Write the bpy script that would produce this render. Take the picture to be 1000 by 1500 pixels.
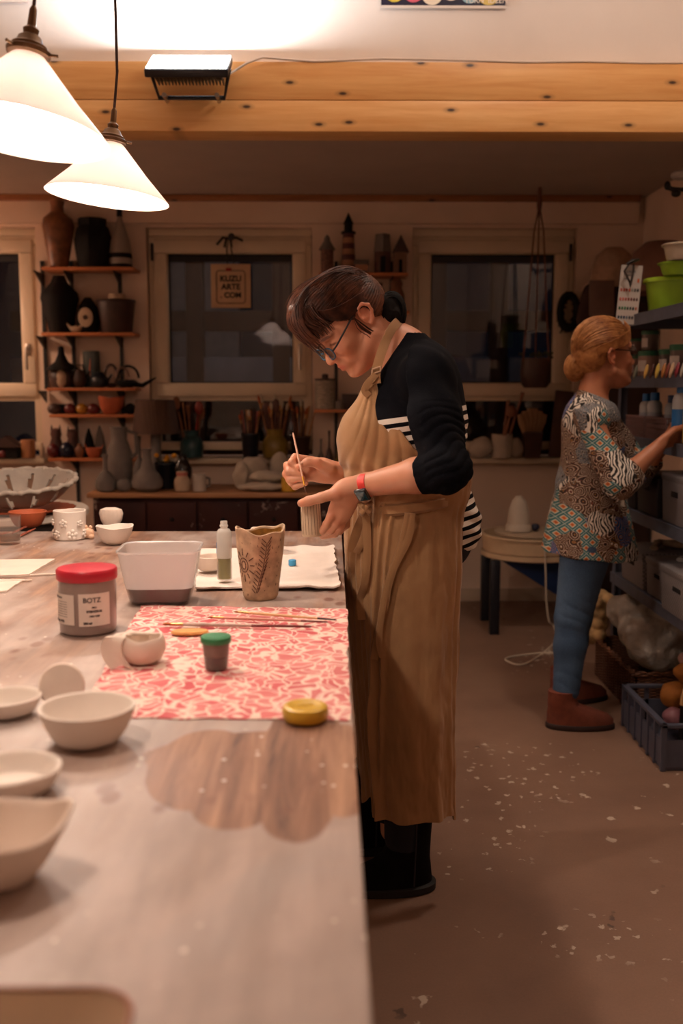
import bpy, bmesh, math, random
import numpy as np
from mathutils import Vector, Matrix, Euler, noise
random.seed(7)
for _o in list(bpy.data.objects): bpy.data.objects.remove(_o)
SC = bpy.context.scene
COL = SC.collection
R = math.radians
# ------------------------------------------------------------ camera
CAMZ, PITCH, YAW, F = 1.30, R(7.04), R(-0.51), 35/36*1500
camd = bpy.data.cameras.new('camera'); cam = bpy.data.objects.new('camera', camd); COL.objects.link(cam)
camd.sensor_fit = 'VERTICAL'; camd.sensor_height = 36; camd.sensor_width = 24; camd.lens = 35
cam.location = (0, 0, CAMZ); cam.rotation_euler = (R(90)-PITCH, 0, YAW)
camd.clip_start = .02; camd.clip_end = 100
camd.dof.use_dof = True; camd.dof.focus_distance = 2.5; camd.dof.aperture_fstop = 3.0
SC.camera = cam
# ------------------------------------------------------------ view
vs = SC.view_settings
SC.display_settings.display_device = 'sRGB'
vs.view_transform = 'Standard'; vs.look = 'None'; vs.gamma = 1; vs.exposure = 0.08; vs.use_curve_mapping = False
# ------------------------------------------------------------ world: night
wd = bpy.data.worlds.new('night'); SC.world = wd; wd.use_nodes = True
wd.node_tree.nodes['Background'].inputs[0].default_value = (.002, .0024, .004, 1)
wd.node_tree.nodes['Background'].inputs[1].default_value = 1.0
# ------------------------------------------------------------ lamp strengths (used in the lamps' builders)
BULB_W = 23.0; BULB_COL = (1, .81, .66)
AISLE_FILL_W = 27.0; SIDE_FILL_W = 24.0; SIDE_FILL_COL = (1, .66, .46); FLOOD_W = 70.0; FLOOD_COL = (1, .96, .93)

# ============================================================ helpers
_M = cam.rotation_euler.to_matrix()
def W(px, py, Y):                        # world point seen at a pixel on the plane y = Y
    d = _M @ Vector(((px-500)/F, -(py-750)/F, -1)); t = Y/d.y
    return Vector((d.x*t, Y, CAMZ + d.z*t))
def WZ(px, py, z):                       # ... on the plane z
    d = _M @ Vector(((px-500)/F, -(py-750)/F, -1)); t = (z-CAMZ)/d.z
    return Vector((d.x*t, d.y*t, z))
def proj(p):
    q = _M.transposed() @ (Vector(p)-Vector((0,0,CAMZ))); return 500+F*q.x/-q.z, 750-F*q.y/-q.z
def X(px, Y, z):
    x = (px-487)/F*Y
    for _ in range(4): x += (px-proj((x, Y, z))[0])*Y/F
    return x
def lin(h):
    if isinstance(h, str):
        h = h.lstrip('#'); c = [int(h[i:i+2], 16)/255 for i in (0, 2, 4)]
        return tuple(x/12.92 if x <= .04045 else ((x+.055)/1.055)**2.4 for x in c)+(1,)
    return tuple(h)+(1,) if len(h) == 3 else tuple(h)

class MB:                                 # collects shapes, links them as ONE mesh object
    def __init__(s): s.v = []; s.f = []
    def add(s, vs, fs, M=None):
        n = len(s.v)
        s.v += [tuple(M @ Vector(v)) if M is not None else tuple(v) for v in vs]
        s.f += [tuple(i+n for i in f) for f in fs]
        return s
    def box(s, c, d, rot=None, taper=1.0, M=None, b=0):
        x, y, z = d[0]/2, d[1]/2, d[2]/2
        m = Matrix.Translation(c)
        if rot: m = m @ Euler(rot).to_matrix().to_4x4()
        if M is not None: m = M @ m
        if b <= 0:
            vs_ = [(-x*taper,-y*taper,z),(x*taper,-y*taper,z),(x*taper,y*taper,z),(-x*taper,y*taper,z),(-x,-y,-z),(x,-y,-z),(x,y,-z),(-x,y,-z)]
            return s.add(vs_, [(0,1,2,3),(7,6,5,4),(4,5,1,0),(5,6,2,1),(6,7,3,2),(7,4,0,3)], m)
        bm = bmesh.new(); bmesh.ops.create_cube(bm, size=1)
        for v in bm.verts:
            t = taper if v.co.z > 0 else 1
            v.co = (v.co.x*d[0]*t, v.co.y*d[1]*t, v.co.z*d[2])
        bmesh.ops.bevel(bm, geom=bm.edges[:], offset=min(b, min(d)*.45), segments=2, affect='EDGES', profile=.5)
        bm.verts.index_update()
        s.add([v.co.copy() for v in bm.verts], [[v.index for v in f.verts] for f in bm.faces], m); bm.free(); return s
    def lathe(s, prof, n=32, c=(0,0,0), M=None, fn=None, close=False):
        m = Matrix.Translation(c)
        if M is not None: m = M @ m
        vs_ = []; k = len(prof)
        for i, (r, z) in enumerate(prof):
            for j in range(n):
                a = 2*math.pi*j/n
                p = (r*math.cos(a), r*math.sin(a), z)
                if fn: p = fn(p, a, i/(k-1))
                vs_.append(p)
        fs = []
        for i in range(k-1 if not close else k):
            i2 = (i+1) % k
            for j in range(n):
                j2 = (j+1) % n
                fs.append((i*n+j, i*n+j2, i2*n+j2, i2*n+j))
        if not close:
            if prof[0][0] > 1e-6: fs.append(tuple(range(n))[::-1])
            if prof[-1][0] > 1e-6: fs.append(tuple((k-1)*n+j for j in range(n)))
        return s.add(vs_, fs, m)
    def tube(s, pts, r, n=8, M=None, flat=1.0, up=(0,0,1), caps=True):
        P = [Vector(p) for p in pts]; k = len(P)
        rs = r if isinstance(r, (list, tuple)) else [r]*k
        vs_ = []; prev = None
        for i, p in enumerate(P):
            t = (P[min(i+1, k-1)]-P[max(i-1, 0)])
            t = t.normalized() if t.length > 1e-9 else Vector((0,0,1))
            if prev is None:
                a = Vector(up).cross(t)
                if a.length < 1e-3: a = Vector((1,0,0)).cross(t)
            else:
                a = prev - t*prev.dot(t)
                if a.length < 1e-6: a = Vector((1,0,0)).cross(t)
            a.normalize(); prev = a; b = t.cross(a)
            for j in range(n):
                g = 2*math.pi*j/n
                vs_.append(p + a*math.cos(g)*rs[i] + b*math.sin(g)*rs[i]*flat)
        fs = [(i*n+j, i*n+(j+1) % n, (i+1)*n+(j+1) % n, (i+1)*n+j) for i in range(k-1) for j in range(n)]
        if caps: fs += [tuple(range(n))[::-1], tuple((k-1)*n+j for j in range(n))]
        return s.add(vs_, fs, M)
    def cyl(s, a, b, r, r2=None, n=20, M=None): return s.tube([a, b], [r, r if r2 is None else r2], n, M)
    def ball(s, c, r, n=16, M=None, rot=None):
        if not isinstance(r, (list, tuple)): r = (r, r, r)
        m = Matrix.Translation(c)
        if rot: m = m @ Euler(rot).to_matrix().to_4x4()
        m = m @ Matrix.Diagonal((r[0], r[1], r[2], 1))
        if M is not None: m = M @ m
        h = n//2+1
        pr = [(max(1e-7, math.sin(math.pi*i/h)), -math.cos(math.pi*i/h)) for i in range(h+1)]
        return s.lathe(pr, n, M=m)
    def prism(s, poly, z0, z1, M=None):   # polygon in xy
        n = len(poly)
        return s.add([(x, y, z0) for x, y in poly]+[(x, y, z1) for x, y in poly],
                     [tuple(range(n))[::-1], tuple(range(n, 2*n))]+[(i, (i+1) % n, n+(i+1) % n, n+i) for i in range(n)], M)
    def build(s, name, m, parent=None, smooth=True, loc=None, rot=None, mod=None):
        me = bpy.data.meshes.new(name); me.from_pydata(s.v, [], s.f); me.update()
        if smooth: me.polygons.foreach_set('use_smooth', [True]*len(me.polygons))
        o = bpy.data.objects.new(name, me); COL.objects.link(o)
        for k in (m if isinstance(m, (list, tuple)) else [m]): me.materials.append(k)
        if parent: o.parent = parent
        if loc is not None: o.location = loc
        if rot is not None: o.rotation_euler = rot if isinstance(rot, (tuple, list)) else (0, 0, rot)
        if smooth:
            try: me.set_sharp_from_angle(angle=R(40))
            except Exception: pass
        return o
def tag(o, label, cat, group=None, kind=None):
    o['label'] = label; o['category'] = cat
    if group: o['group'] = group
    if kind: o['kind'] = kind
    return o
def T(name, label, cat, loc=(0,0,0), rot=0, group=None):
    o = bpy.data.objects.new(name, None); COL.objects.link(o); o.empty_display_size = .05
    o.location = loc; o.rotation_euler = rot if isinstance(rot, (tuple, list)) else (0, 0, rot)
    return tag(o, label, cat, group)
def S(o): o['kind'] = 'structure'; return o
def struct_root(name, loc=(0,0,0)):
    o = bpy.data.objects.new(name, None); COL.objects.link(o); o.location = loc; o['kind'] = 'structure'; return o

# ------------------------------------------------------------ materials
_mc = {}
def nt(name):
    m = bpy.data.materials.new(name); m.use_nodes = True
    n = m.node_tree.nodes; return m, m.node_tree, n['Principled BSDF']
class N:                                  # terse node building
    def __init__(s, t): s.t = t
    def __call__(s, ty, ins=None, **kw):
        n = s.t.nodes.new(ty)
        for k, v in kw.items(): setattr(n, k, v)
        for k, v in (ins or {}).items():
            if isinstance(v, bpy.types.NodeSocket): s.t.links.new(v, n.inputs[k])
            else: n.inputs[k].default_value = v
        return n
    def coord(s, scale=(1,1,1), rot=(0,0,0), loc=(0,0,0)):
        tc = s('ShaderNodeTexCoord'); mp = s('ShaderNodeMapping', {0: tc.outputs['Object'], 'Scale': scale, 'Rotation': rot, 'Location': loc})
        return mp.outputs[0]
    def noise(s, vec, scale=5, det=4, rough=.5, dist=0): return s('ShaderNodeTexNoise', {'Vector': vec, 'Scale': scale, 'Detail': det, 'Roughness': rough, 'Distortion': dist}).outputs['Fac']
    def ramp(s, fac, stops, interp='LINEAR'):
        n = s('ShaderNodeValToRGB', {0: fac}); cr = n.color_ramp; cr.interpolation = interp
        while len(cr.elements) < len(stops): cr.elements.new(.5)
        for e, (p, c) in zip(cr.elements, stops): e.position = p; e.color = lin(c) if not isinstance(c, (int, float)) else (c, c, c, 1)
        return n.outputs[0]
    def mix(s, fac, a, b, bt='MIX'):
        n = s('ShaderNodeMix', data_type='RGBA', blend_type=bt)
        for k, v in ((0, fac), (6, a), (7, b)):
            if isinstance(v, bpy.types.NodeSocket): s.t.links.new(v, n.inputs[k])
            else: n.inputs[k].default_value = v if isinstance(v, (int, float)) else lin(v)
        return n.outputs[2]
    def math(s, op, a, b=0.0, c=0.0):
        n = s('ShaderNodeMath', operation=op)
        for k, v in ((0, a), (1, b), (2, c)):
            if isinstance(v, bpy.types.NodeSocket): s.t.links.new(v, n.inputs[k])
            else: n.inputs[k].default_value = v
        return n.outputs[0]
    def bump(s, bs, h, strength=.3, dist=.002):
        b = s('ShaderNodeBump', {'Height': h, 'Strength': strength, 'Distance': dist}); s.t.links.new(b.outputs[0], bs.inputs['Normal'])
def mat(name, color, rough=.6, var=.12, scale=12, bump=0, bs=60, metal=0, emit=None, es=1, spec=.5, sheen=0, stretch=(1,1,1), coat=0):
    if name in _mc: return _mc[name]
    m, t, b = nt(name); n = N(t); c = lin(color)
    v = n.coord(stretch)
    lo = tuple(x*(1-var) for x in c[:3]); hi = tuple(min(1, x*(1+var)) for x in c[:3])
    if var > 0: t.links.new(n.ramp(n.noise(v, scale), [(.3, lo), (.7, hi)]), b.inputs['Base Color'])
    else: b.inputs['Base Color'].default_value = c
    b.inputs['Roughness'].default_value = rough; b.inputs['Metallic'].default_value = metal
    b.inputs['Specular IOR Level'].default_value = spec
    if sheen: b.inputs['Sheen Weight'].default_value = sheen
    if coat: b.inputs['Coat Weight'].default_value = coat
    if bump: n.bump(b, n.noise(v, bs), bump, .003)
    if emit: b.inputs['Emission Color'].default_value = lin(emit); b.inputs['Emission Strength'].default_value = es
    _mc[name] = m; return m
def glass_mat(name, color='#ffffff', rough=.02, alpha=.12, ior=1.45, water=None):  # thin clear glass: mostly see-through, glossy
    if name in _mc: return _mc[name]
    m, t, b = nt(name); n = N(t)
    tr = n('ShaderNodeBsdfTransparent', {0: lin(color)}); gl = n('ShaderNodeBsdfGlossy', {'Roughness': rough})
    d0 = n('ShaderNodeBsdfDiffuse', {0: lin(color)}); d1 = n('ShaderNodeBsdfTranslucent', {0: lin(color)}); df = n('ShaderNodeMixShader', {0: .5, 1: d0.outputs[0], 2: d1.outputs[0]})
    bf = n('ShaderNodeNewGeometry').outputs['Backfacing']
    fr = n('ShaderNodeFresnel', {'IOR': n.math('MULTIPLY_ADD', bf, 1/ior-ior, ior)})
    if water: alpha = n.math('MULTIPLY_ADD', n.math('GREATER_THAN', n('ShaderNodeSeparateXYZ', {0: n.coord()}).outputs[2], water), alpha-.10, .10)
    m1 = n('ShaderNodeMixShader', {0: alpha, 1: tr.outputs[0], 2: df.outputs[0]})
    m2 = n('ShaderNodeMixShader', {0: fr.outputs[0], 1: m1.outputs[0], 2: gl.outputs[0]})
    t.links.new(m2.outputs[0], t.nodes['Material Output'].inputs[0]); _mc[name] = m; return m
def wood(name, c1, c2, scale=3, axis=0, rough=.5, knots=True, bump=.15):
    if name in _mc: return _mc[name]
    m, t, b = nt(name); n = N(t)
    st = [14, 14, 14]; st[axis] = 1.0
    v = n.coord(tuple(st))
    g = n.noise(v, scale, 5, .6, .4)
    g2 = n.noise(n.coord((1,1,1)), 3, 2)
    col = n.ramp(g, [(.25, c1), (.7, c2)])
    col = n.mix(n.math('MULTIPLY', g2, .35), col, c1)
    if knots:
        sp = n('ShaderNodeSeparateXYZ', {0: n.coord((3.2, 1, 8), loc=(scale*3, 0, scale))}); cb = n('ShaderNodeCombineXYZ', {0: sp.outputs[0], 1: sp.outputs[2]})
        vo = n('ShaderNodeTexVoronoi', {'Vector': cb.outputs[0], 'Scale': 1.0, 'Randomness': 1.0}, voronoi_dimensions='2D')
        k = n.ramp(vo.outputs['Distance'], [(.0, 1.0), (.035, .9), (.06, .3), (.12, 0.0)])
        col = n.mix(k, col, '#2a1208')
    t.links.new(col, b.inputs['Base Color']); b.inputs['Roughness'].default_value = rough
    if bump: n.bump(b, g, bump, .001)
    _mc[name] = m; return m
# ============================================================ setting
def m_wall(nm='painted plaster', c1='#d9bfa9', c2='#e5ccb8'):
    m, t, b = nt(nm); n = N(t); v = n.coord()
    col = n.ramp(n.noise(v, 2.2, 5), [(.3, c1), (.7, c2)])
    t.links.new(col, b.inputs['Base Color']); b.inputs['Roughness'].default_value = .85
    n.bump(b, n.noise(v, 45, 3), .25, .002); return m
def m_floor():
    m, t, b = nt('worn concrete floor'); n = N(t); v = n.coord()
    col = n.ramp(n.noise(v, 1.6, 6, .6), [(.3, '#7d5f4e'), (.7, '#9a7964')])
    col = n.mix(n.math('MULTIPLY', n.noise(v, 160, 2), .35), col, '#5a4a42')
    def splats(sc, lo, dens, c, colr, off):
        vv = n.coord((sc,)*3, loc=(off, off*.7, 0))
        w = n('ShaderNodeTexNoise', {'Vector': vv, 'Scale': 2.2, 'Detail': 3.0})
        va = n('ShaderNodeVectorMath', {0: vv, 1: w.outputs['Color']}, operation='ADD')
        vo = n('ShaderNodeTexVoronoi', {'Vector': va.outputs[0], 'Scale': 1.0})
        k = n.ramp(vo.outputs['Distance'], [(0, 1.0), (lo, 1.0), (lo*1.35, 0.0)])
        d = n.ramp(n.noise(n.coord((1,1,1), loc=(off*3, 1, 0)), dens[0], 2), [(dens[1], 0.0), (dens[1]+.04, 1.0)])
        k2 = n('ShaderNodeSeparateColor', {0: vo.outputs['Color']})
        e = n.math('GREATER_THAN', k2.outputs[0], .35)
        return n.mix(n.math('MULTIPLY', n.math('MULTIPLY', n.math('MULTIPLY', k, d), e), c), col, colr)
    col = splats(11, .15, (1.1, .53), .75, '#d3c4b2', 3.1)
    col = splats(24, .17, (1.5, .56), .75, '#cdbfae', 7.7)
    col = splats(9, .12, (2.5, .60), .6, '#2e2624', 5.2)
    t.links.new(col, b.inputs['Base Color']); b.inputs['Roughness'].default_value = .55
    n.bump(b, n.noise(v, 90, 3), .2, .001); return m
def m_outside(c): return mat('night '+c, c, .9, .3, 3)
WALL = m_wall(); FLOORM = m_floor()
PINE = wood('knotty pine beam', '#cf9250', '#e8b878', 2.2, 0, .45)
PINE2 = wood('dark pine shelf', '#a85a2c', '#cf8450', 3, 0, .5, knots=False)
WFRAME = mat('cream window paint', '#d9c6ac', .45, .04, 6)
BLACK = mat('black metal', '#15100f', .45, .1)
CHROME = mat('worn steel', '#b8b0a6', .35, .1, metal=1)
YB = 6.04; LZ = 2.42; XR = 1.84; XL = -2.6; YN = -1.6
S(MB().box(((XL+XR)/2, 2.4, -.05), (XR-XL+.6, 8.4, .1)).build('floor', FLOORM, smooth=False))
# back wall with three window openings
wx = [(-2.35, X(57, YB, 1.6)), (X(217, YB, 1.6), X(457, YB, 1.6)), (X(603, YB, 1.6), X(841, YB, 1.6))]
ZT = W(340, 333, YB).z; ZS = .885
mb = MB()
mb.box(((XL+XR)/2, YB+.15, ZS/2), (XR-XL+.4, .3, ZS)); mb.box(((XL+XR)/2, YB+.15, (ZT+2.7)/2), (XR-XL+.4, .3, 2.7-ZT))
edges = [XL-.2]+[e for w in wx for e in w]+[XR+.2]
for i in range(0, len(edges), 2): mb.box(((edges[i]+edges[i+1])/2, YB+.15, (ZS+ZT)/2), (edges[i+1]-edges[i], .3, ZT-ZS))
mb.box(((XL+XR)/2-.02, YB-.02, (ZT+LZ)/2+.01), (XR-XL-.05, .06, LZ-ZT-.015))
S(mb.build('wall_back', WALL, smooth=False))
S(MB().box((XR+.1, 2.2, 1.9), (.2, 7.7, 3.8)).build('wall_right', WALL, smooth=False))
S(MB().box((XL-.1, 2.2, 1.9), (.2, 7.7, 3.8)).build('wall_left', WALL, smooth=False))
S(MB().box(((XL+XR)/2, YN-.1, 1.9), (XR-XL+.4, .2, 3.8)).build('wall_near', WALL, smooth=False))
S(MB().box(((XL+XR)/2, 4.17, 3.2), (XR-XL, .1, 1.3)).build('wall_gable', m_wall('white gable plaster', '#d8d0cb', '#e2dbd6'), smooth=False))
S(MB().box(((XL+XR)/2, (4.12+YB)/2+.05, LZ+.05), (XR-XL, YB-4.12+.1, .1)).build('ceiling', mat('ceiling paint', '#b5a397', .85, .05, 4), smooth=False))
S(MB().box(((XL+XR)/2, 1.25, 3.85), (XR-XL+.4, 6, .1)).build('ceiling_high', WALL, smooth=False))
# two stacked pine beams, wooden cornice strip, baseboard
S(MB().box(((XL+XR)/2, 4.13, 2.4905), (XR-XL, .16, .143), b=.004).build('trim_1', PINE))
S(MB().box(((XL+XR)/2, 4.125, 2.359), (XR-XL, .15, .117), b=.004).build('trim_2', wood('lower pine beam', '#d59a58', '#edc083', 2.6, 0, .45)))
S(MB().box(((XL+X(932, YB, LZ))/2, YB-.07, LZ-.018), (X(932, YB, LZ)-XL, .04, .034), b=.003).build('trim_3', wood('cornice strip', '#8a5530', '#a86f42', 3, 0, .6)))
TILE = mat('beige skirting tile', '#b9a28c', .35, .08, 5)
mb = MB(); xx = XL
while xx < XR:
    mb.box((xx+.149, YB-.006, .04), (.295, .012, .08), b=.002); xx += .3
S(mb.build('baseboard_back', TILE))
# ------------------------------------------------------------ windows
GLASS = glass_mat('night window glass', '#dfe6ea', .004, .0, 1.62)
SEAL = mat('black rubber seal', '#0d0b0c', .5, 0)
def window(i, x0, x1, zt, hinge_left=True, handle=None):
    r = struct_root('window_%d' % i, ((x0+x1)/2, YB+.05, ZS))
    w = x1-x0; h = zt-ZS
    f = .032
    def ring(mb, xa, xb, za, zb, t, y, d, b=.006):
        mb.box(((xa+xb)/2, y, zb-t/2), (xb-xa, d, t), b=b); mb.box(((xa+xb)/2, y, za+t/2), (xb-xa, d, t), b=b)
        mb.box((xa+t/2, y, (za+zb)/2), (t, d, zb-za-2*t), b=b); mb.box((xb-t/2, y, (za+zb)/2), (t, d, zb-za-2*t), b=b)
    mb = MB(); ring(mb, -w/2+.004, w/2-.004, .045, h-.045, .05, .03, .06)
    mb.box((0, .03, h-.022), (w-.008, .05, .042), b=.003)
    zl = W(340, 581, YB).z-ZS
    mb.box((0, .03, zl-.012), (w-.1, .055, .03), b=.004)
    mb.build('window_frame', WFRAME, r)
    sb = MB(); ring(sb, -w/2+.035, w/2-.035, zl, h-.065, .078, .005, .05, .01)
    ring(sb, -w/2+.105, w/2-.105, zl+.07, h-.135, .012, .012, .04, .004)
    sash = sb.build('casement', WFRAME, r)
    MB().box((0, .045, (zl+h-.065)/2), (w-.2, .004, h-.07-zl-.13)).build('glass_pane', GLASS, r, smooth=False)
    b2 = MB(); ring(b2, -w/2+.113, w/2-.113, zl+.078, h-.142, .012, .034, .012, 0); b2.box((0, .034, h-.165), (w-.23, .012, .05)); b2.build('seal', SEAL, r, smooth=False)
    MB().box((0, .045, (.09+zl-.02)/2), (w-.09, .004, zl-.12)).build('lower_pane', GLASS, r, smooth=False)
    sgn = -1 if hinge_left else 1
    MB().box((sgn*(w/2-.03), -.026, h-.14), (.014, .02, .10), b=.003).build('hinge', BLACK, r)
    hx = -sgn*(w/2-.075)
    hb = MB().box((hx, -.026, zl+.28), (.028, .012, .07), b=.004); hb.tube([(hx, -.03, zl+.29), (hx, -.065, zl+.29), (hx, -.068, zl+.24), (hx, -.064, zl+.16)], [.009, .009, .011, .010], 10)
    hb.build('handle', CHROME, r)
    return r
window(1, wx[0][0], wx[0][1], ZT, True); window(2, wx[1][0], wx[1][1], ZT, True); window(3, wx[2][0], wx[2][1], ZT, False)
for k, (a, b_) in enumerate(wx):
    S(MB().box(((a+b_)/2, YB+.005, ZS-.012), (b_-a+.06, .19, .034), b=.006).build('trim_%d' % (4+k), mat('pale window board', '#cdb99e', .45, .06, 5)))
S(MB().box((-.3, 9.2, -.1), (9, 5.4, .2)).build('ground', m_outside('#2a2622'), smooth=False))
# ------------------------------------------------------------ outside: balcony of dark timber, snow ledge
def outside():
    DW = wood('weathered balcony timber', '#3a1d12', '#55301f', 3, 2, .7, knots=False)
    r = T('timber_balcony', 'dark timber balcony across the yard seen through the middle window', 'balcony', (0, 8.2, 0))
    for px_ in (286, 412, 640, 730): MB().box((X(px_, 8.2, 2), 0, 1.6), (.14, .14, 3.4), b=.005).build('post', DW, r)
    MB().box((-.3, .05, W(300, 470, 8.2).z), (4.6, .12, .16), b=.005).build('rail', DW, r)
    MB().box((-.3, .35, W(300, 520, 8.2).z-.12), (4.6, .8, .2), b=.005).build('deck_edge', mat('snowy ledge', '#8f94a6', .9, .2, 4), r)
    MB().box((-.3, .9, 1.0), (4.6, .1, 1.1), b=.005).build('parapet', DW, r)
    tag(MB().box((X(265, 9.6, 2), 9.6, 1.25), (1.1, .2, 2.5), b=.01).build('white_gable', mat('pale render wall', '#b9bcc8', .9, .1)), 'pale rendered gable wall outside behind the balcony posts', 'wall')  # render in a pale blue-grey tone
    L = mat('blue lamp glow', '#3a8ac0', .4, 0, emit='#3d9de0', es=1.2)
    for k, (a, b_) in enumerate(((412, 523), (360, 545))):
        p = W(a, b_, 9.035); o = tag(MB().ball((0,0,0), .014, 10).build('string_light', L, loc=p), ('small blue fairy light outside right of the reflected lamp', 'small blue fairy light outside below the reflected lamp')[k], 'light', 'blue fairy lights outside')
outside()
def yard_fill_lamp():  # added unseen lamp that brings out the balcony and snow ledge
    r = T('yard_fill_lamp', 'added dim fill lamp on the house wall outside above the windows, not in view', 'lamp', (-.4, YB+.33, 2.62))
    MB().box((0, 0, 0), (.12, .06, .10), b=.01).build('fill_lamp_housing', BLACK, r)
    ld = bpy.data.lights.new('yard_fill_light', 'POINT'); ld.energy = 9; ld.color = (1, .72, .6); ld.shadow_soft_size = .08
    lo = bpy.data.objects.new('yard_fill_light', ld); COL.objects.link(lo); lo.parent = r; lo.location = (0, .2, -.1)
yard_fill_lamp()
# ------------------------------------------------------------ pendant lamps
def m_opal():
    m, t, b = nt('opal glass shade'); n = N(t)
    tl = n('ShaderNodeBsdfTranslucent', {0: lin('#f3ebec')}); df = n('ShaderNodeBsdfDiffuse', {0: lin('#f2e6dc')}); gl = n('ShaderNodeBsdfGlossy', {0: (1,1,1,1), 'Roughness': .15})
    a = n('ShaderNodeMixShader', {0: .34, 1: df.outputs[0], 2: tl.outputs[0]}); c_ = n('ShaderNodeMixShader', {0: .05, 1: a.outputs[0], 2: gl.outputs[0]})
    t.links.new(c_.outputs[0], t.nodes['Material Output'].inputs[0]); return m
OPAL = m_opal(); BRASS = mat('aged brass', '#6b5138', .4, .2, metal=.8)
BULB = mat('glowing bulb', '#fff4e6', .5, 0, emit=(1, .87, .72, 1), es=40)
def pendant(label, x, Y, z, D, tilt, power=BULB_W):
    r = T('pendant_lamp', label, 'lamp', (x, Y, z), tilt, 'opal glass pendant lamps over the work table')
    h = D*.46; R0 = D/2
    pr = [(R0, 0), (R0*.985, .004), (R0*.62, h*.42), (R0*.24, h*.87), (R0*.15, h*.97), (R0*.13, h), (R0*.12, h*.985), (R0*.22, h*.85), (R0*.60, h*.41), (R0*.965, .003)]
    MB().lathe(pr, 64, close=True).build('lamp_shade', OPAL, r)
    g = MB().lathe([(R0*.17, h*.93), (R0*.24, h*.95), (R0*.25, h*1.0), (R0*.2, h*1.03), (R0*.2, h*1.06), (R0*.15, h*1.1), (R0*.13, h*1.16), (R0*.08, h*1.2), (R0*.09, h*1.26), (.008, h*1.3), (.007, h*1.5), (.0035, h*1.55)], 24)
    for a in (0, 2.1, 4.2): g.cyl((R0*.24*math.cos(a), R0*.24*math.sin(a), h*.98), (R0*.33*math.cos(a), R0*.33*math.sin(a), h*.98), .003, n=8)
    g.build('lamp_holder', BRASS, r)
    c = MB().tube([(0, 0, h*1.5), (0, 0, h*2.2)], .0035, 8); rm = r.rotation_euler.to_matrix().transposed()
    top = rm @ Vector((0, 0, 3.78-z-h*2.2)); c.tube([Vector((0, 0, h*2.15)), Vector((0, 0, h*2.2))+top], .0035, 8); c.build('cord', mat('brown fabric cord', '#3c231a', .8, .1), r)
    MB().ball((0, 0, h*.55), (.028, .028, .036), 16).build('bulb', BULB, r)
    ld = bpy.data.lights.new('bulb_light', 'POINT'); ld.energy = power; ld.color = BULB_COL; ld.shadow_soft_size = .035
    lo = bpy.data.objects.new('bulb_light', ld); COL.objects.link(lo); lo.parent = r; lo.location = (0, 0, h*.30)
pendant('white conical opal glass pendant lamp, nearest and largest, cut by the left edge', -.572, 1.90, 1.765, .325, (R(-5), R(7), 0))
pendant('white conical opal glass pendant lamp hanging second, lower and smaller in view', -.586, 2.68, 1.795, .318, (R(-1), R(6), 0))
pendant('added opal pendant lamp over the near end of the table, above the picture', -.56, 1.0, 1.80, .318, (0, 0, 0), BULB_W*.6)  # unseen pendant added to light the near end of the table
def aisle_fill_lamp():  # added unseen lamp and glowing disc, brighten the aisle and second woman
    r = T('ceiling_fill_lamp', 'added round fill lamp on the ceiling over the aisle, above the picture', 'lamp', (1.15, 2.75, 3.795))
    MB().lathe([(0, 0), (.17, 0), (.17, -.02), (.17, -.03), (0, -.03)], 40).build('fill_base_plate', BRASS, r); MB().lathe([(0, -.034), (.15, -.034), (.155, -.031), (0, -.031)], 40).build('fill_diffuser', mat('lit diffuser', '#fff2e4', .5, 0, emit=(1, .85, .7, 1), es=6), r)
    ld = bpy.data.lights.new('ceiling_fill_light', 'AREA'); ld.shape = 'DISK'; ld.size = .3; ld.energy = AISLE_FILL_W; ld.color = BULB_COL
    lo = bpy.data.objects.new('ceiling_fill_light', ld); COL.objects.link(lo); lo.parent = r; lo.location = (0, 0, -.04); lo.rotation_euler = (R(-8), 0, 0)
aisle_fill_lamp()
def side_fill_lamp():  # unseen lamp added to lift the dim back wall
    r = T('wall_fill_lamp', 'added warm fill lamp on the left wall of the back room, outside the picture', 'lamp', (XL+.02, 5.52, 1.85))
    MB().lathe([(0, 0), (.07, 0), (.07, .015), (0, .02)], 30, M=Matrix.Rotation(R(90), 4, 'Y')).build('wall_plate', BRASS, r)
    MB().tube([(.02, 0, 0), (.12, 0, -.02), (.14, 0, .04)], .008, 8).build('arm', BRASS, r)
    MB().lathe([(.10, .04), (.07, .20), (.068, .20), (.098, .04)], 36, c=(.14, 0, 0), close=True).build('lamp_shade', OPAL, r)
    ld = bpy.data.lights.new('bulb_light', 'POINT'); ld.energy = SIDE_FILL_W; ld.color = SIDE_FILL_COL; ld.shadow_soft_size = .09
    lo = bpy.data.objects.new('bulb_light', ld); COL.objects.link(lo); lo.parent = r; lo.location = (.14, 0, .06)
side_fill_lamp()
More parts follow.
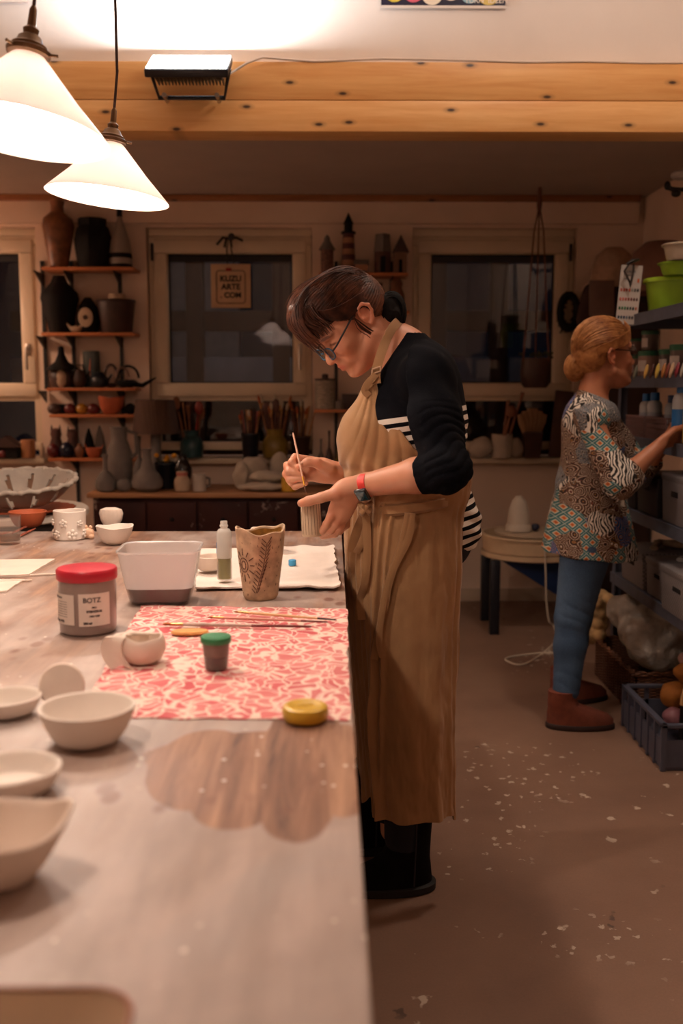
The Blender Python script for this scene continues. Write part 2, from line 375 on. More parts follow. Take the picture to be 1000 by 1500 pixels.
# ------------------------------------------------------------ flood light on the beam
def flood():
    p = W(277, 96, 3.93)
    r = T('flood_light', 'black LED floodlight clamped to the pine beam, shining upwards', 'lamp', p, 0)
    hw = .155
    body = MB().box((0, 0, -.005), (2*hw, .20, .03), b=.006, rot=(R(30), 0, 0))
    for k in range(20): body.box((-hw+.03+k*.013, 0, -.035), (.004, .15, .03))
    body.build('housing', mat('black cast aluminium', '#1a1b20', .4, .1, metal=.3), r)
    MB().box((0, -.002, .012), (2*hw-.014, .186, .006), rot=(R(30), 0, 0)).build('glass_front', mat('lit lens', '#ffffff', .3, 0, emit=(1, .97, .93, 1), es=14), r, smooth=False)
    MB().tube([(-hw+.005, 0, -.01), (-hw+.03, .06, -.1), (hw-.03, .06, -.1), (hw-.005, 0, -.01)], .005, 8, flat=2.2).build('bracket', BLACK, r)
    for s in (-1, 1): MB().cyl((s*(hw-.055), .02, -.1), (s*(hw-.055), .1, -.1), .009, n=12).build('bolt', CHROME, r)
    MB().box((hw-.04, -.04, -.04), (.022, .03, .045), b=.004).build('junction_box', BLACK, r)
    ld = bpy.data.lights.new('flood_beam', 'AREA'); ld.shape = 'RECTANGLE'; ld.size = .28; ld.size_y = .17; ld.energy = FLOOD_W; ld.color = FLOOD_COL
    lo = bpy.data.objects.new('flood_beam', ld); COL.objects.link(lo); lo.parent = r; lo.location = (0, -.002, .02); lo.rotation_euler = (R(180+25), 0, 0)
    pts = [(p.x+hw-.03, 3.94, p.z-.04)]
    for a, b_ in ((345, 103), (362, 92), (385, 84), (420, 87), (460, 90), (560, 86), (620, 87), (700, 89), (770, 91), (860, 90), (940, 92), (1030, 92)): pts.append(W(a, b_, 4.02+(.03 if a > 400 else 0)))
    tag(MB().tube(pts, .0045, 8).build('power_cable', mat('white cable', '#cfc3b8', .5, .05)), 'pale cable running from the floodlight along the top of the beam', 'cable')
flood()
# posters on the gable wall: only their lower rims are in the frame
def posters():
    def poster(label, a0, a1, y, w_, colr, dots, stripe):
        z0 = W((a0+a1)/2, y, 4.11).z; x0 = X(a0, 4.11, z0); x1 = X(a1, 4.11, z0); h = (x1-x0)*.7
        r = T('poster', label, 'poster', ((x0+x1)/2, 4.113, z0)); W2 = (x1-x0)/2
        MB().box((0, 0, h/2), (2*W2, .003, h)).build('sheet', mat('poster '+colr, colr, .35, .25, 14), r, smooth=False)
        if stripe: MB().box((0, -.0025, .006), (2*W2, .001, .012)).build('white_rim', mat('poster white', '#e5ddd6', .5, 0), r, smooth=False)
        rr = random.Random(3)
        for k, c in enumerate(dots):
            cc = -W2+2*W2*(k+.7)/(len(dots)+.6)
            MB().lathe([(.0, 0), (.035+.012*rr.random(), 0.0005), (.0, .001)], 20, M=Matrix.Translation((cc, -.003, .045+.012*rr.random())) @ Matrix.Rotation(R(90), 4, 'X')).build('bead', mat('bead '+c, c, .4, .05), r)
        return r, W2
    r, w2 = poster('navy poster with coloured dots on the upper wall right of the floodlight', 558, 740, 9, 0, '#1b1d38', ['#c9b648', '#cf5f74', '#e8dcc8', '#f0e6da', '#8fb8c8', '#d8c06a'], False)
    MB().box((0, -.0015, -.002), (2*w2+.006, .002, .01)).build('sheet_edge', mat('poster paper edge', '#d8cfc8', .6, 0), r, smooth=False)
    text('TURN  IDEEN', .028, (w2-.16, -.004, .012), mat('poster lettering', '#e8e0d8', .6, 0), r)
    poster('blue poster on the upper wall directly above the floodlight', 102, 470, 1, 0, '#5f97c4', [], True)
    poster('narrow poster at the far left of the upper wall, above the lamps', -60, 40, 3, 0, '#8a5a58', [], True)
def text(s, size, loc, m, parent, rot=(R(90), 0, 0), ext=.0006, off=0, name='lettering', align='LEFT'):
    cu = bpy.data.curves.new('t', 'FONT'); cu.body = s; cu.size = size; cu.extrude = ext; cu.offset = off; cu.align_x = align
    o = bpy.data.objects.new('t', cu); COL.objects.link(o)
    bpy.context.view_layer.update()
    me = bpy.data.meshes.new_from_object(o.evaluated_get(bpy.context.evaluated_depsgraph_get()))
    bpy.data.objects.remove(o); me.name = name
    r = bpy.data.objects.new(name, me); COL.objects.link(r); me.materials.clear(); me.materials.append(m)
    r.parent = parent; r.location = loc; r.rotation_euler = rot
    return r
posters()
# ============================================================ work table
TZ = .85; TX = .028
def m_table():
    m, t, b = nt('clay dusted table boards'); n = N(t); v = n.coord()
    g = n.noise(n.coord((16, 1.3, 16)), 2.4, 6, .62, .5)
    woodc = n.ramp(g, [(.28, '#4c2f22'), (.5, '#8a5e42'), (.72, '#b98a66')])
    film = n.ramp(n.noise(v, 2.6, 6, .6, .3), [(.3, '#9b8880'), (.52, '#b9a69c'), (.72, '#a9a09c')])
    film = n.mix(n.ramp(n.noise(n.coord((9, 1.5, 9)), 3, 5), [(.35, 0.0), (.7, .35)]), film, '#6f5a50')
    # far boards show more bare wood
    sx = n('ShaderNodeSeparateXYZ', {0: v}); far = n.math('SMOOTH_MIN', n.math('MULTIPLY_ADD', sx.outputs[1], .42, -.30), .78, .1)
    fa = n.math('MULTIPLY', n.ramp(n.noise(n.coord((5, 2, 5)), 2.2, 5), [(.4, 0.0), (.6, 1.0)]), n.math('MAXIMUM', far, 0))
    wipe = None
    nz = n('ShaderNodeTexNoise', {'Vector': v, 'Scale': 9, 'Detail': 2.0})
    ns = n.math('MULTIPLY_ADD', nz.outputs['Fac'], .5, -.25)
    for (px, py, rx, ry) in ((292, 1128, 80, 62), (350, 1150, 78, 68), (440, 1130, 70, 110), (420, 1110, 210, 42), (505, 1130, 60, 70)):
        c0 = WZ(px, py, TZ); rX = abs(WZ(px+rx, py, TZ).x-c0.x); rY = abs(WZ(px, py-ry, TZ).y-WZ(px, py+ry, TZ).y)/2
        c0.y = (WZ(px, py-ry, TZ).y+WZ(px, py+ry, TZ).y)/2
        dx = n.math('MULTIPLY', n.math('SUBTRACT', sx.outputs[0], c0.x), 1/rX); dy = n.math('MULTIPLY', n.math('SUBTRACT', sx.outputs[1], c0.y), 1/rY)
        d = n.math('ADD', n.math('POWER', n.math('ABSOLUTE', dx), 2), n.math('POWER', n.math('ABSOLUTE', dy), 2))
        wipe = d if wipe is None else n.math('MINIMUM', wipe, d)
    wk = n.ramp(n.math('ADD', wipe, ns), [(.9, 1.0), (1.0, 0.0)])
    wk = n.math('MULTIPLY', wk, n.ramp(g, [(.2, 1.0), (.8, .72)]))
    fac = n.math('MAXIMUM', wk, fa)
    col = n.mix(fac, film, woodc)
    # rusty block-print smudges and slip specks
    vo = n('ShaderNodeTexVoronoi', {'Vector': n.coord((26, 15, 26)), 'Scale': 1.0})
    k = n.math('MULTIPLY', n.ramp(vo.outputs['Distance'], [(.22, 1.0), (.36, 0.0)]), n.ramp(n.noise(n.coord(loc=(4, 2, 0)), 3.2, 1), [(.56, 0.0), (.6, .7)]))
    col = n.mix(k, col, '#6a3a2a')
    vo = n('ShaderNodeTexVoronoi', {'Vector': n.coord((38, 30, 38)), 'Scale': 1.0})
    k = n.math('MULTIPLY', n.ramp(vo.outputs['Distance'], [(.08, 1.0), (.14, 0.0)]), n.ramp(n.noise(v, 4, 1), [(.5, 0.0), (.55, .8)]))
    col = n.mix(k, col, '#e6dbd0')
    t.links.new(col, b.inputs['Base Color'])
    t.links.new(n.ramp(n.noise(v, 5, 4), [(.3, .38), (.7, .6)]), b.inputs['Roughness'])
    n.bump(b, g, .2, .0008); return m
TABM = m_table(); DKW = mat('dark stained timber', '#2b1a12', .6, .2, 6, stretch=(1, 1, 1))
def work_table():
    y0, y1, x0 = .22, 3.15, -1.45
    r = T('work_table', 'long worktable dusted with pale clay running along the left of the room', 'table', (0, 0, 0))
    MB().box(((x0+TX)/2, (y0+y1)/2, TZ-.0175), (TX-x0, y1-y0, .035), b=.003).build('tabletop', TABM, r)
    MB().box(((x0+TX)/2, (y0+y1)/2, TZ-.075), (TX-x0-.2, y1-y0-.2, .07), b=.004).build('apron_frame', DKW, r)
    for sx in (x0+.13, TX-.13):
        for sy in (y0+.13, y1-.13): MB().box((sx, sy, (TZ-.04)/2+.0), (.07, .07, TZ-.042), b=.004).build('leg', DKW, r)
work_table()
BISQ = mat('raw white clay', '#e6dad0', .75, .06, 10, bump=.12, bs=70)
BISQ2 = mat('bisque clay', '#dfcdbf', .7, .06, 14, bump=.15, bs=90)
GREYCL = mat('leather hard grey clay', '#8a7d74', .7, .1, 14, bump=.2, bs=60)
TERRA = mat('terracotta', '#a8512f', .7, .15, 14, bump=.2)
def vessel(outer, th=.004, zb=None):        # outer profile bottom->top, then inner back down
    inn = [(max(r-th, 0), z) for r, z in outer[::-1] if r-th > 0]
    zb = zb if zb is not None else outer[0][1]+th*1.2
    inn = [(r, max(z, zb)) for r, z in inn]
    return [(0, outer[0][1])]+outer+[(outer[-1][0]-th*.4, outer[-1][1]+th*.35)]+inn+[(0, zb)]
def bowlprof(R, h, foot=.35, p=.5, n=9):
    return [(R*(foot+(1-foot)*((i/n)**p)), h*i/n) for i in range(n+1)]
def tab(px, py): return WZ(px, py, TZ)
def wob(amp, k=3, ph=0, zamp=0):
    def fn(p, a, t):
        s = 1+amp*math.sin(k*a+ph)+amp*.5*math.sin((k+2)*a+1.7*ph)
        return (p[0]*s, p[1]*s, p[2]*(1+zamp*math.sin(2*a+ph)+zamp*.4*math.sin(5*a)))
    return fn
# ---- bowls, near left (out of focus)
def bowl(label, px, py, R, h, m=BISQ, foot=.45, th=.005, wb=.012, z=.0, zamp=.02, name='clay_bowl', grp=None, ph=0, p=.45):
    c = tab(px, py); o = MB().lathe(vessel(bowlprof(R, h, foot, p), th), 56, fn=wob(wb, 3, ph, zamp)).build(name, m, loc=(c.x, c.y, TZ+.0008+z))
    return tag(o, label, 'bowl', grp)
bowl('smooth round white clay bowl standing alone below the pink patterned cloth corner', 129, 1088, .0615, .048, wb=.004, zamp=0)
bowl('small shallow white clay bowl at the left edge beside the leaning disc', 12, 1047, .046, .026, foot=.5, ph=1)
bowl('flat clay dish with pale glazed inside at the left edge, behind the leaf bowl', 20, 1158, .054, .026, foot=.6, th=.006, ph=2)
def leaf_bowl():
    c = tab(-6, 1290); r = T('leaf_bowl', 'large blurred clay bowl with a pulled lip like a leaf tip, lower left', 'bowl', (c.x, c.y, TZ+.001))
    def fn(p, a, t):
        d = math.exp(-((a-.45)/.28)**2)*t
        e = .05*math.sin(4*a+.6)*t
        return (p[0]*(1+.28*d+e), p[1]*(1+.28*d+e), p[2]*(1+.22*d+.05*math.sin(3*a)))
    MB().lathe(vessel(bowlprof(.064, .053, .4, .55), .005), 64, fn=fn).build('bowl_body', BISQ2, r)
leaf_bowl()
def disc():
    c = tab(84, 1052); o = MB().lathe([(0, -.003), (.030, -.003), (.032, 0), (.030, .003), (0, .003)], 40).build('clay_disc', BISQ2, loc=(c.x-.003, c.y+.038, TZ+.0345), rot=(R(72), 0, R(8)))
    tag(o, 'thin round clay disc leaning upright behind the smooth round bowl', 'disc')
disc()
def tray():
    c = WZ(80, 1560, TZ); r = T('serving_tray', 'brown rounded tray at the bottom left corner of the picture', 'tray', (WZ(205, 1500, TZ).x-.145, WZ(100, 1452, TZ+.015).y-.10, TZ+.001))
    def rr(w, h, rad, z, k=8):
        return [(sx*(w-rad)+rad*math.cos(a0+R(90)*i/k), sy*(h-rad)+rad*math.sin(a0+R(90)*i/k), z) for sx, sy, a0 in ((1, 1, 0), (-1, 1, R(90)), (-1, -1, R(180)), (1, -1, R(270))) for i in range(k+1)]
    rings = [rr(.12, .075, .02, 0), rr(.14, .095, .032, .016), rr(.143, .098, .034, .018), rr(.138, .093, .032, .017), rr(.118, .073, .02, .004)]
    n_ = len(rings[0]); vs_ = [p for q in rings for p in q]
    fs = [(i*n_+j, i*n_+(j+1) % n_, (i+1)*n_+(j+1) % n_, (i+1)*n_+j) for i in range(4) for j in range(n_)]+[tuple(range(n_))[::-1], tuple(4*n_+j for j in range(n_))]
    MB().add(vs_, fs).build('tray_body', mat('olive brown glazed tray', '#7d5a38', .75, .1, 8), r)
    MB().tube(rr(.1425, .0975, .034, .018)+rr(.1425, .0975, .034, .018)[:1], .0022, 8).build('rim', mat('reddish tray rim', '#9a6450', .4, .1), r)
tray()
# ---- patterned cloth
def m_batik():
    m, t, b = nt('pink batik cloth'); n = N(t); v = n.coord()
    w = n('ShaderNodeTexNoise', {'Vector': v, 'Scale': 30, 'Detail': 0.0})
    va = n('ShaderNodeVectorMath', {0: w.outputs['Color'], 1: (.045, .045, 0)}, operation='MULTIPLY'); vb = n('ShaderNodeVectorMath', {0: v, 1: va.outputs[0]}, operation='ADD')
    mp = n('ShaderNodeMapping', {0: vb.outputs[0], 'Scale': (46, 34, 1)})
    ve = n('ShaderNodeTexVoronoi', {'Vector': mp.outputs[0], 'Scale': 1.0}, feature='DISTANCE_TO_EDGE')
    vc = n('ShaderNodeTexVoronoi', {'Vector': mp.outputs[0], 'Scale': 1.0})
    e = n.ramp(ve.outputs['Distance'], [(.055, 1.0), (.10, 0.0)])
    s = n('ShaderNodeSeparateColor', {0: vc.outputs['Color']})
    red = n.ramp(s.outputs[0], [(0, '#c4545a'), (.4, '#cf7472'), (.8, '#bb4a50')])
    red = n.mix(n.ramp(n.noise(v, 9, 3), [(.4, 0.0), (.7, .65)]), red, '#dc9a92')
    cr = n.ramp(vc.outputs['Distance'], [(.16, 1.0), (.2, 0.0)]); cr = n.math('MULTIPLY', cr, n.math('GREATER_THAN', s.outputs[1], .72))
    col = n.mix(e, red, '#e3c9bb'); col = n.mix(cr, col, '#e3c9bb')
    t.links.new(col, b.inputs['Base Color']); b.inputs['Roughness'].default_value = .8; n.bump(b, n.noise(v, 400, 2), .2, .0004); return m
def sheet(name, corners, m, nx=60, ny=40, th=.0012, zf=lambda u, v: 0, edge=.004):
    # corners: far-left, far-right, near-right, near-left on the table (x,y); zf gives local lift
    A, B, C, D = [Vector((c.x, c.y, 0)) for c in corners]
    vs_ = []; c0 = (A+B+C+D)/4
    for lay in (1, 0):
        for j in range(ny+1):
            for i in range(nx+1):
                u, v = i/nx, j/ny
                p = (A.lerp(B, u)).lerp(D.lerp(C, u), v)
                wv = edge*noise.noise(Vector((u*9, v*9, 3)))*2
                z = max(0, zf(u, v))+(th if lay else 0)+.0006
                vs_.append((p.x-c0.x+(wv if u in (0, 1) else 0), p.y-c0.y+(wv if v in (0, 1) else 0), z))
    s = (nx+1)*(ny+1); fs = []
    for j in range(ny):
        for i in range(nx):
            a = j*(nx+1)+i; fs.append((a, a+nx+1, a+nx+2, a+1)); fs.append((s+a, s+a+1, s+a+nx+2, s+a+nx+1))
    for i in range(nx):
        a = i; fs.append((a, a+1, s+a+1, s+a)); a = ny*(nx+1)+i; fs.append((a+1, a, s+a, s+a+1))
    for j in range(ny):
        a = j*(nx+1); fs.append((a+nx+1, a, s+a, s+a+nx+1)); a += nx; fs.append((a, a+nx+1, s+a+nx+1, s+a))
    return MB().add(vs_, fs).build(name, m, loc=(c0.x, c0.y, TZ))
cl = sheet('patterned_cloth', [tab(206, 888), WZ(508, 893, TZ), WZ(513, 1057, TZ), tab(112, 1052)], m_batik(),
    zf=lambda u, v: .0016*max(0, noise.noise(Vector((u*5, v*4, 0))))*2)
tag(cl, 'pink and cream batik patterned cloth spread over the table edge', 'cloth')
CZ = TZ+.004                               # height on the cloth
# ---- white towel
tw = sheet('cotton_towel', [tab(290, 806), tab(488, 803), tab(498, 866), tab(286, 866)], mat('off white cotton', '#e6d9cf', .9, .04, 20, bump=.3, bs=200), th=.004,
    zf=lambda u, v: .006*max(0, noise.noise(Vector((u*7, v*3, 1))))+.004*max(0, noise.noise(Vector((u*2, v*9, 4))))+.006*math.exp(-((u-1)/.03)**2)+.005*math.exp(-((v-1)/.05)**2), edge=.006)
tag(tw, 'folded off-white cotton towel under the green bottle and the carved vase', 'towel')
# ---- red-lidded jar
def jar():
    c = tab(124, 930); r = T('glaze_jar', 'clear tub of grey-brown glaze with a red screw lid and paper labels', 'jar', (c.x, c.y+.03, TZ+.0008))
    R0 = .0515
    MB().lathe([(0, 0), (R0-.004, 0), (R0, .004), (R0+.0015, .085), (R0, .104), (0, .104)], 48).build('tub', mat('grey brown glaze in tub', '#8c7871', .3, .05, 5, coat=.6), r)
    MB().lathe([(0, .1), (R0+.003, .1), (R0+.0045, .103), (R0+.0045, .117), (R0+.002, .1205), (R0-.003, .121), (0, .1205)], 56, fn=lambda p, a, t: (p[0], p[1], p[2])).build('lid', mat('red plastic lid', '#b3192f', .35, .05), r)
    LM = mat('paper label', '#ddd0c6', .6, .05); INK = mat('label ink', '#3d3030', .7, 0)
    def patch(a0, a1, z0, z1, rr):
        n_ = 14; P = []
        for q, rad in ((0, rr), (1, rr-.0005)):
            for i in range(n_+1):
                a = R(a0+(a1-a0)*i/n_); P += [(rad*math.cos(a), rad*math.sin(a), z0), (rad*math.cos(a), rad*math.sin(a), z1)]
        fs = [(2*i, 2*i+2, 2*i+3, 2*i+1) for i in range(n_)]+[(2*(n_+1)+2*i+1, 2*(n_+1)+2*i+3, 2*(n_+1)+2*i+2, 2*(n_+1)+2*i) for i in range(n_)]
        return MB().add(P, fs)
    patch(192, 257, .022, .078, R0+.0024).build('label', LM, r); patch(266, 330, .020, .080, R0+.0024).build('label', LM, r)
    def curve_text(s, a, z, size, off=.0002):
        o = text(s, size, (0, 0, 0), INK, r, rot=(0, 0, 0), ext=.0001, off=off, align='CENTER')
        for v in o.data.vertices:
            g = R(a)+v.co.x/(R0+.003); zz = v.co.y; rr = R0+.0028+v.co.z
            v.co = (rr*math.cos(g), rr*math.sin(g), z+zz)
    curve_text('BOTZ', 292, .064, .0125); curve_text('PRO', 296, .053, .0045); curve_text('STEINZEUG', 296, .0455, .0055, .0003); curve_text('1050-1250', 296, .037, .0045)
    curve_text('BOTZ GLASUR', 212, .070, .0045)
    for k in range(7): curve_text('- --- -- ---- -- --- --', 225, .063-.0045*k, .0042)
    curve_text('800 ml  9870', 216, .026, .006, .0004); curve_text('200 ml', 283, .024, .0055, .0004)
jar()
# ---- clear square tub with murky water
def square_tub():
    c = tab(229, 890); r = T('water_tub', 'large square translucent plastic tub of murky water behind the cloth', 'tub', (c.x, c.y+.066, TZ+.0008), R(3)); r.scale = (1.1, 1.1, 1.1)
    def ring(w, rad, z, k=6):
        return [(sx*(w-rad)+rad*math.cos(a0+R(90)*i/k), (sy*(w-rad)+rad*math.sin(a0+R(90)*i/k))*.92, z) for sx, sy, a0 in ((1, 1, 0), (-1, 1, R(90)), (-1, -1, R(180)), (1, -1, R(270))) for i in range(k+1)]
    def shell(rings, cap0=True, cap1=False):
        n_ = len(rings[0]); vs_ = [p for q in rings for p in q]
        fs = [(i*n_+j, i*n_+(j+1) % n_, (i+1)*n_+(j+1) % n_, (i+1)*n_+j) for i in range(len(rings)-1) for j in range(n_)]
        if cap0: fs.append(tuple(range(n_))[::-1])
        if cap1: fs.append(tuple((len(rings)-1)*n_+j for j in range(n_)))
        return MB().add(vs_, fs)
    PL = glass_mat('milky plastic', '#f0ebe9', .25, .60, 1.35, water=.033)
    shell([ring(.045, .016, 0), ring(.0565, .022, .006), ring(.066, .026, .045), ring(.0755, .029, .1015), ring(.0785, .031, .103), ring(.0785, .031, .106), ring(.0745, .029, .1045), ring(.065, .025, .045)]).build('tub_wall', PL, r)
    shell([ring(.044, .016, .003), ring(.055, .022, .0075), ring(.0615, .024, .034), ring(.0605, .024, .0352)], True, True).build('murky_water', mat('murky clay water', '#5d443f', .12, .12, 6, coat=.5), r)
square_tub()
# ---- green liquid bottle
def bottle():
    c = WZ(329, 851, TZ+.008); r = T('squeeze_bottle', 'tall clear plastic bottle half full of pale green liquid, cap off', 'bottle', (c.x, c.y, TZ+.0115))
    R0 = .0175; h = .118
    MB().lathe([(0, 0), (R0-.002, 0), (R0, .003), (R0, h-.008), (R0*.75, h), (.0082, h+.002), (.0082, h+.005), (.0098, h+.006), (.0098, h+.010), (.0082, h+.011), (.0082, h+.019), (.007, h+.019), (.007, h), (R0-.003, h-.01), (R0-.0025, .004)], 36).build('bottle_body', glass_mat('frosted bottle plastic', '#efece8', .2, .62, 1.35, water=.051), r)
    MB().lathe([(0, .002), (R0-.003, .003), (R0-.003, .052), (0, .052)], 30).build('green_liquid', mat('pale green liquid', '#a8a45e', .15, .05), r)
    n_ = 8; P = []
    for rad in (R0+.0005, R0+.0002):
        for i in range(n_+1):
            a = R(178+32*i/n_); P += [(rad*math.cos(a), rad*math.sin(a), .062), (rad*math.cos(a), rad*math.sin(a), .088)]
    MB().add(P, [(2*i, 2*i+2, 2*i+3, 2*i+1) for i in range(n_)]).build('blue_label', mat('blue label', '#2f6fa8', .5, 0), r)
bottle()
tag(MB().lathe([(0, 0), (.0092, 0), (.0096, .001), (.0096, .0135), (.0085, .0145), (0, .0145)], 30, fn=lambda p, a, t: (p[0]*(1+.02*math.cos(22*a)), p[1]*(1+.02*math.cos(22*a)), p[2])).build('bottle_cap', mat('sky blue plastic', '#3a9bd0', .4, 0), loc=tuple(WZ(428, 829, TZ+.006))[:2]+(TZ+.0075,)), 'sky blue screw cap lying on the towel right of the carved vase', 'bottle cap')
# ---- carved vase
def carved_vase():
    c = WZ(379, 882, TZ); r = T('carved_vase', 'tall brown clay beaker carved with a sun and a leafy branch', 'vase', (c.x, c.y+.042, TZ+.0008))
    H = .150; prof = [(.034, 0), (.0375, .004), (.0405, .03), (.0455, .07), (.0505, .11), (.0535, H)]
    def rad(z): 
        for (r0, z0), (r1, z1) in zip(prof, prof[1:]):
            if z <= z1: return r0+(r1-r0)*(z-z0)/(z1-z0)
        return prof[-1][0]
    def fn(p, a, t):
        top = max(0, (p[2]-.12)/.03); k = 1+.02*math.sin(3*a+1)+.012*math.sin(7*a)
        return (p[0]*k, p[1]*k, p[2]+top*(.0055*math.sin(2*a+.8)+.003*math.sin(5*a)))
    full = [(0, 0)]+[(rad(i*H/24) if i else .034, i*H/24) for i in range(25)]+[(.0518, H+.0012), (.0495, H)]+[(rad(H-i*H/14)-.005, H-i*H/14) for i in range(1, 14)]+[(0, .008)]
    MB().lathe(full, 96, fn=fn).build('vase_body', mat('speckled tan clay', '#b5977a', .7, .3, 45, bump=.5, bs=55), r)
    MB().lathe([(rad(.11)-.0045, .112), (rad(.14)-.0044, .142), (rad(.146)-.006, .146), (rad(.11)-.006, .112)], 96, fn=fn, close=True).build('dark_glazed_inside', mat('ochre inner glaze', '#7d5320', .3, .55, 60), r)
    LN = mat('carved dark line', '#4a2316', .8, .2)
    mb = MB()
    def sp(a, z, e=.0004):
        aa = R(a); rr = rad(z)*(1+.02*math.sin(3*aa+1)+.012*math.sin(7*aa))+e
        return (rr*math.cos(aa), rr*math.sin(aa), z)
    def line(P, w=.0008):
        Q = []
        for (a0, z0), (a1, z1) in zip(P, P[1:]):
            for i in range(4): Q.append(sp(a0+(a1-a0)*i/4, z0+(z1-z0)*i/4))
        Q.append(sp(*P[-1])); mb.tube(Q, w, 5)
    ca, cz = 228, .078
    line([(ca+14*math.cos(t)*1.0, cz+.0155*math.sin(t)) for t in [i*.45 for i in range(15)]])
    line([(ca+7*math.cos(t), cz+.009*math.sin(t)) for t in [i*.5 for i in range(14)]])
    for k in range(12):
        t = k*2*math.pi/12; line([(ca+20*math.cos(t), cz+.021*math.sin(t)), (ca+(32+3*(k % 2))*math.cos(t), cz+(.032+.004*(k % 2))*math.sin(t))], .0009)
    st = [(262, .018), (272, .045), (282, .07), (288, .10), (292, .128)]
    line(st, .0007)
    for i in range(14):
        u = i/13*3.99; q = int(u); f_ = u-q; a = st[q][0]+(st[q+1][0]-st[q][0])*f_; z = st[q][1]+(st[q+1][1]-st[q][1])*f_
        line([(a-3, z), (a-13, z+.009)], .0008); line([(a+3, z), (a+12, z+.012)], .0008)
    rr = random.Random(2)
    for i in range(26):
        a = rr.uniform(200, 340); z = rr.uniform(.012, .14); line([(a, z), (a+rr.uniform(-3, 3), z+rr.uniform(-.006, .006))], .0006)
    mb.build('carving', LN, r)
carved_vase()
# ---- small things on the cloth
def bird_cup():
    c = WZ(188, 975, CZ); r = T('pinched_cup', 'small unfired clay cup with a folded wing-like flap, on the cloth', 'cup', (c.x, c.y+.02, CZ))
    MB().lathe(vessel([(.016, 0), (.024, .006), (.0285, .016), (.0285, .026), (.026, .034)], .0035), 44, fn=wob(.03, 2, 1, .06), c=(.016, 0, 0)).build('cup_body', BISQ2, r)
    r.scale = (1.25, 1.25, 1.25)
    P = []; nn = 14
    for j in range(nn):
        t = j/(nn-1)
        for i in range(9):
            u = i/8-.5
            P.append((-.014-.010*math.sin(t*3)+u*.026+.01*t, -.018-.012*t+.016*math.cos(u*2.5)*.3, .037*(1-t)**.8+.003*math.cos(u*6)*t+.0025+.002*math.sin(t*6)))
    Q = [(x-.001, y-.0032, max(z-.001, .0004)) for x, y, z in P]
    fs = []
    for j in range(nn-1):
        for i in range(8):
            a = j*9+i; fs += [(a, a+9, a+10, a+1), (a+len(P), a+1+len(P), a+10+len(P), a+9+len(P))]
    for i in range(8): fs += [(i, i+1, len(P)+i+1, len(P)+i), ((nn-1)*9+i+1, (nn-1)*9+i, len(P)+(nn-1)*9+i, len(P)+(nn-1)*9+i+1)]
    for j in range(nn-1): a = j*9; fs += [(a+9, a, len(P)+a, len(P)+a+9), (a+8, a+17, len(P)+a+17, len(P)+a+8)]
    MB().add(P+Q, fs).build('clay_flap', BISQ2, r)
    MB().tube([(-.03, .0, .028), (-.02, .012, .033), (0, .02, .0345), (.02, .022, .033)], [.003, .0045, .0045, .003], 10, flat=.6).build('folded_rim', BISQ2, r)
bird_cup()
def green_pot():
    c = WZ(315, 983, CZ); r = T('sample_pot', 'small clear pot of dark glaze with a green lid on the pink cloth', 'pot', (c.x, c.y+.016, CZ))
    MB().lathe([(0, 0), (.0175, 0), (.0185, .002), (.0222, .046), (.0215, .046), (.018, .003), (0, .0025)], 36).build('pot_wall', glass_mat('clear pot plastic', '#f0eae6', .15, .15, 1.4), r)
    MB().lathe([(0, .001), (.0178, .0015), (.0196, .022), (0, .022)], 30).build('dark_glaze', mat('dark violet grey glaze', '#3f3235', .25, .05, coat=.5), r)
    MB().lathe([(.0199, .022), (.0215, .044), (0, .044), (0, .022)], 30).build('glaze_film', mat('dried glaze film', '#7d6b62', .6, .2, 60), r)
    MB().lathe([(0, .043), (.0235, .043), (.0245, .0445), (.0245, .052), (.0235, .0535), (.019, .0535), (.018, .0545), (0, .0545)], 40, fn=lambda p, a, t: (p[0]*(1+.008*math.cos(40*a)), p[1]*(1+.008*math.cos(40*a)), p[2])).build('lid', mat('green plastic lid', '#2c7a4c', .4, .05), r)
green_pot()
c = WZ(446, 1063, CZ)
r = T('screw_top', 'thick round yellow screw lid lying on the near edge of the cloth', 'lid', (c.x, c.y+.03, CZ))
YL = mat('yellow plastic', '#c9a02a', .4, .06, 20)
MB().lathe([(0, 0), (.0285, 0), (.0305, .002), (.0315, .011), (.0300, .0175), (.0265, .0195), (.022, .0195), (.0205, .0186), (0, .0186)], 56, fn=lambda p, a, t: (p[0]*(1+.006*math.cos(48*a)), p[1]*(1+.006*math.cos(48*a)), p[2])).build('lid_body', YL, r)
MB().box((0, 0, .0192), (.022, .003, .0012), b=.0004, rot=(0, 0, .2)).build('embossed_bar', YL, r)
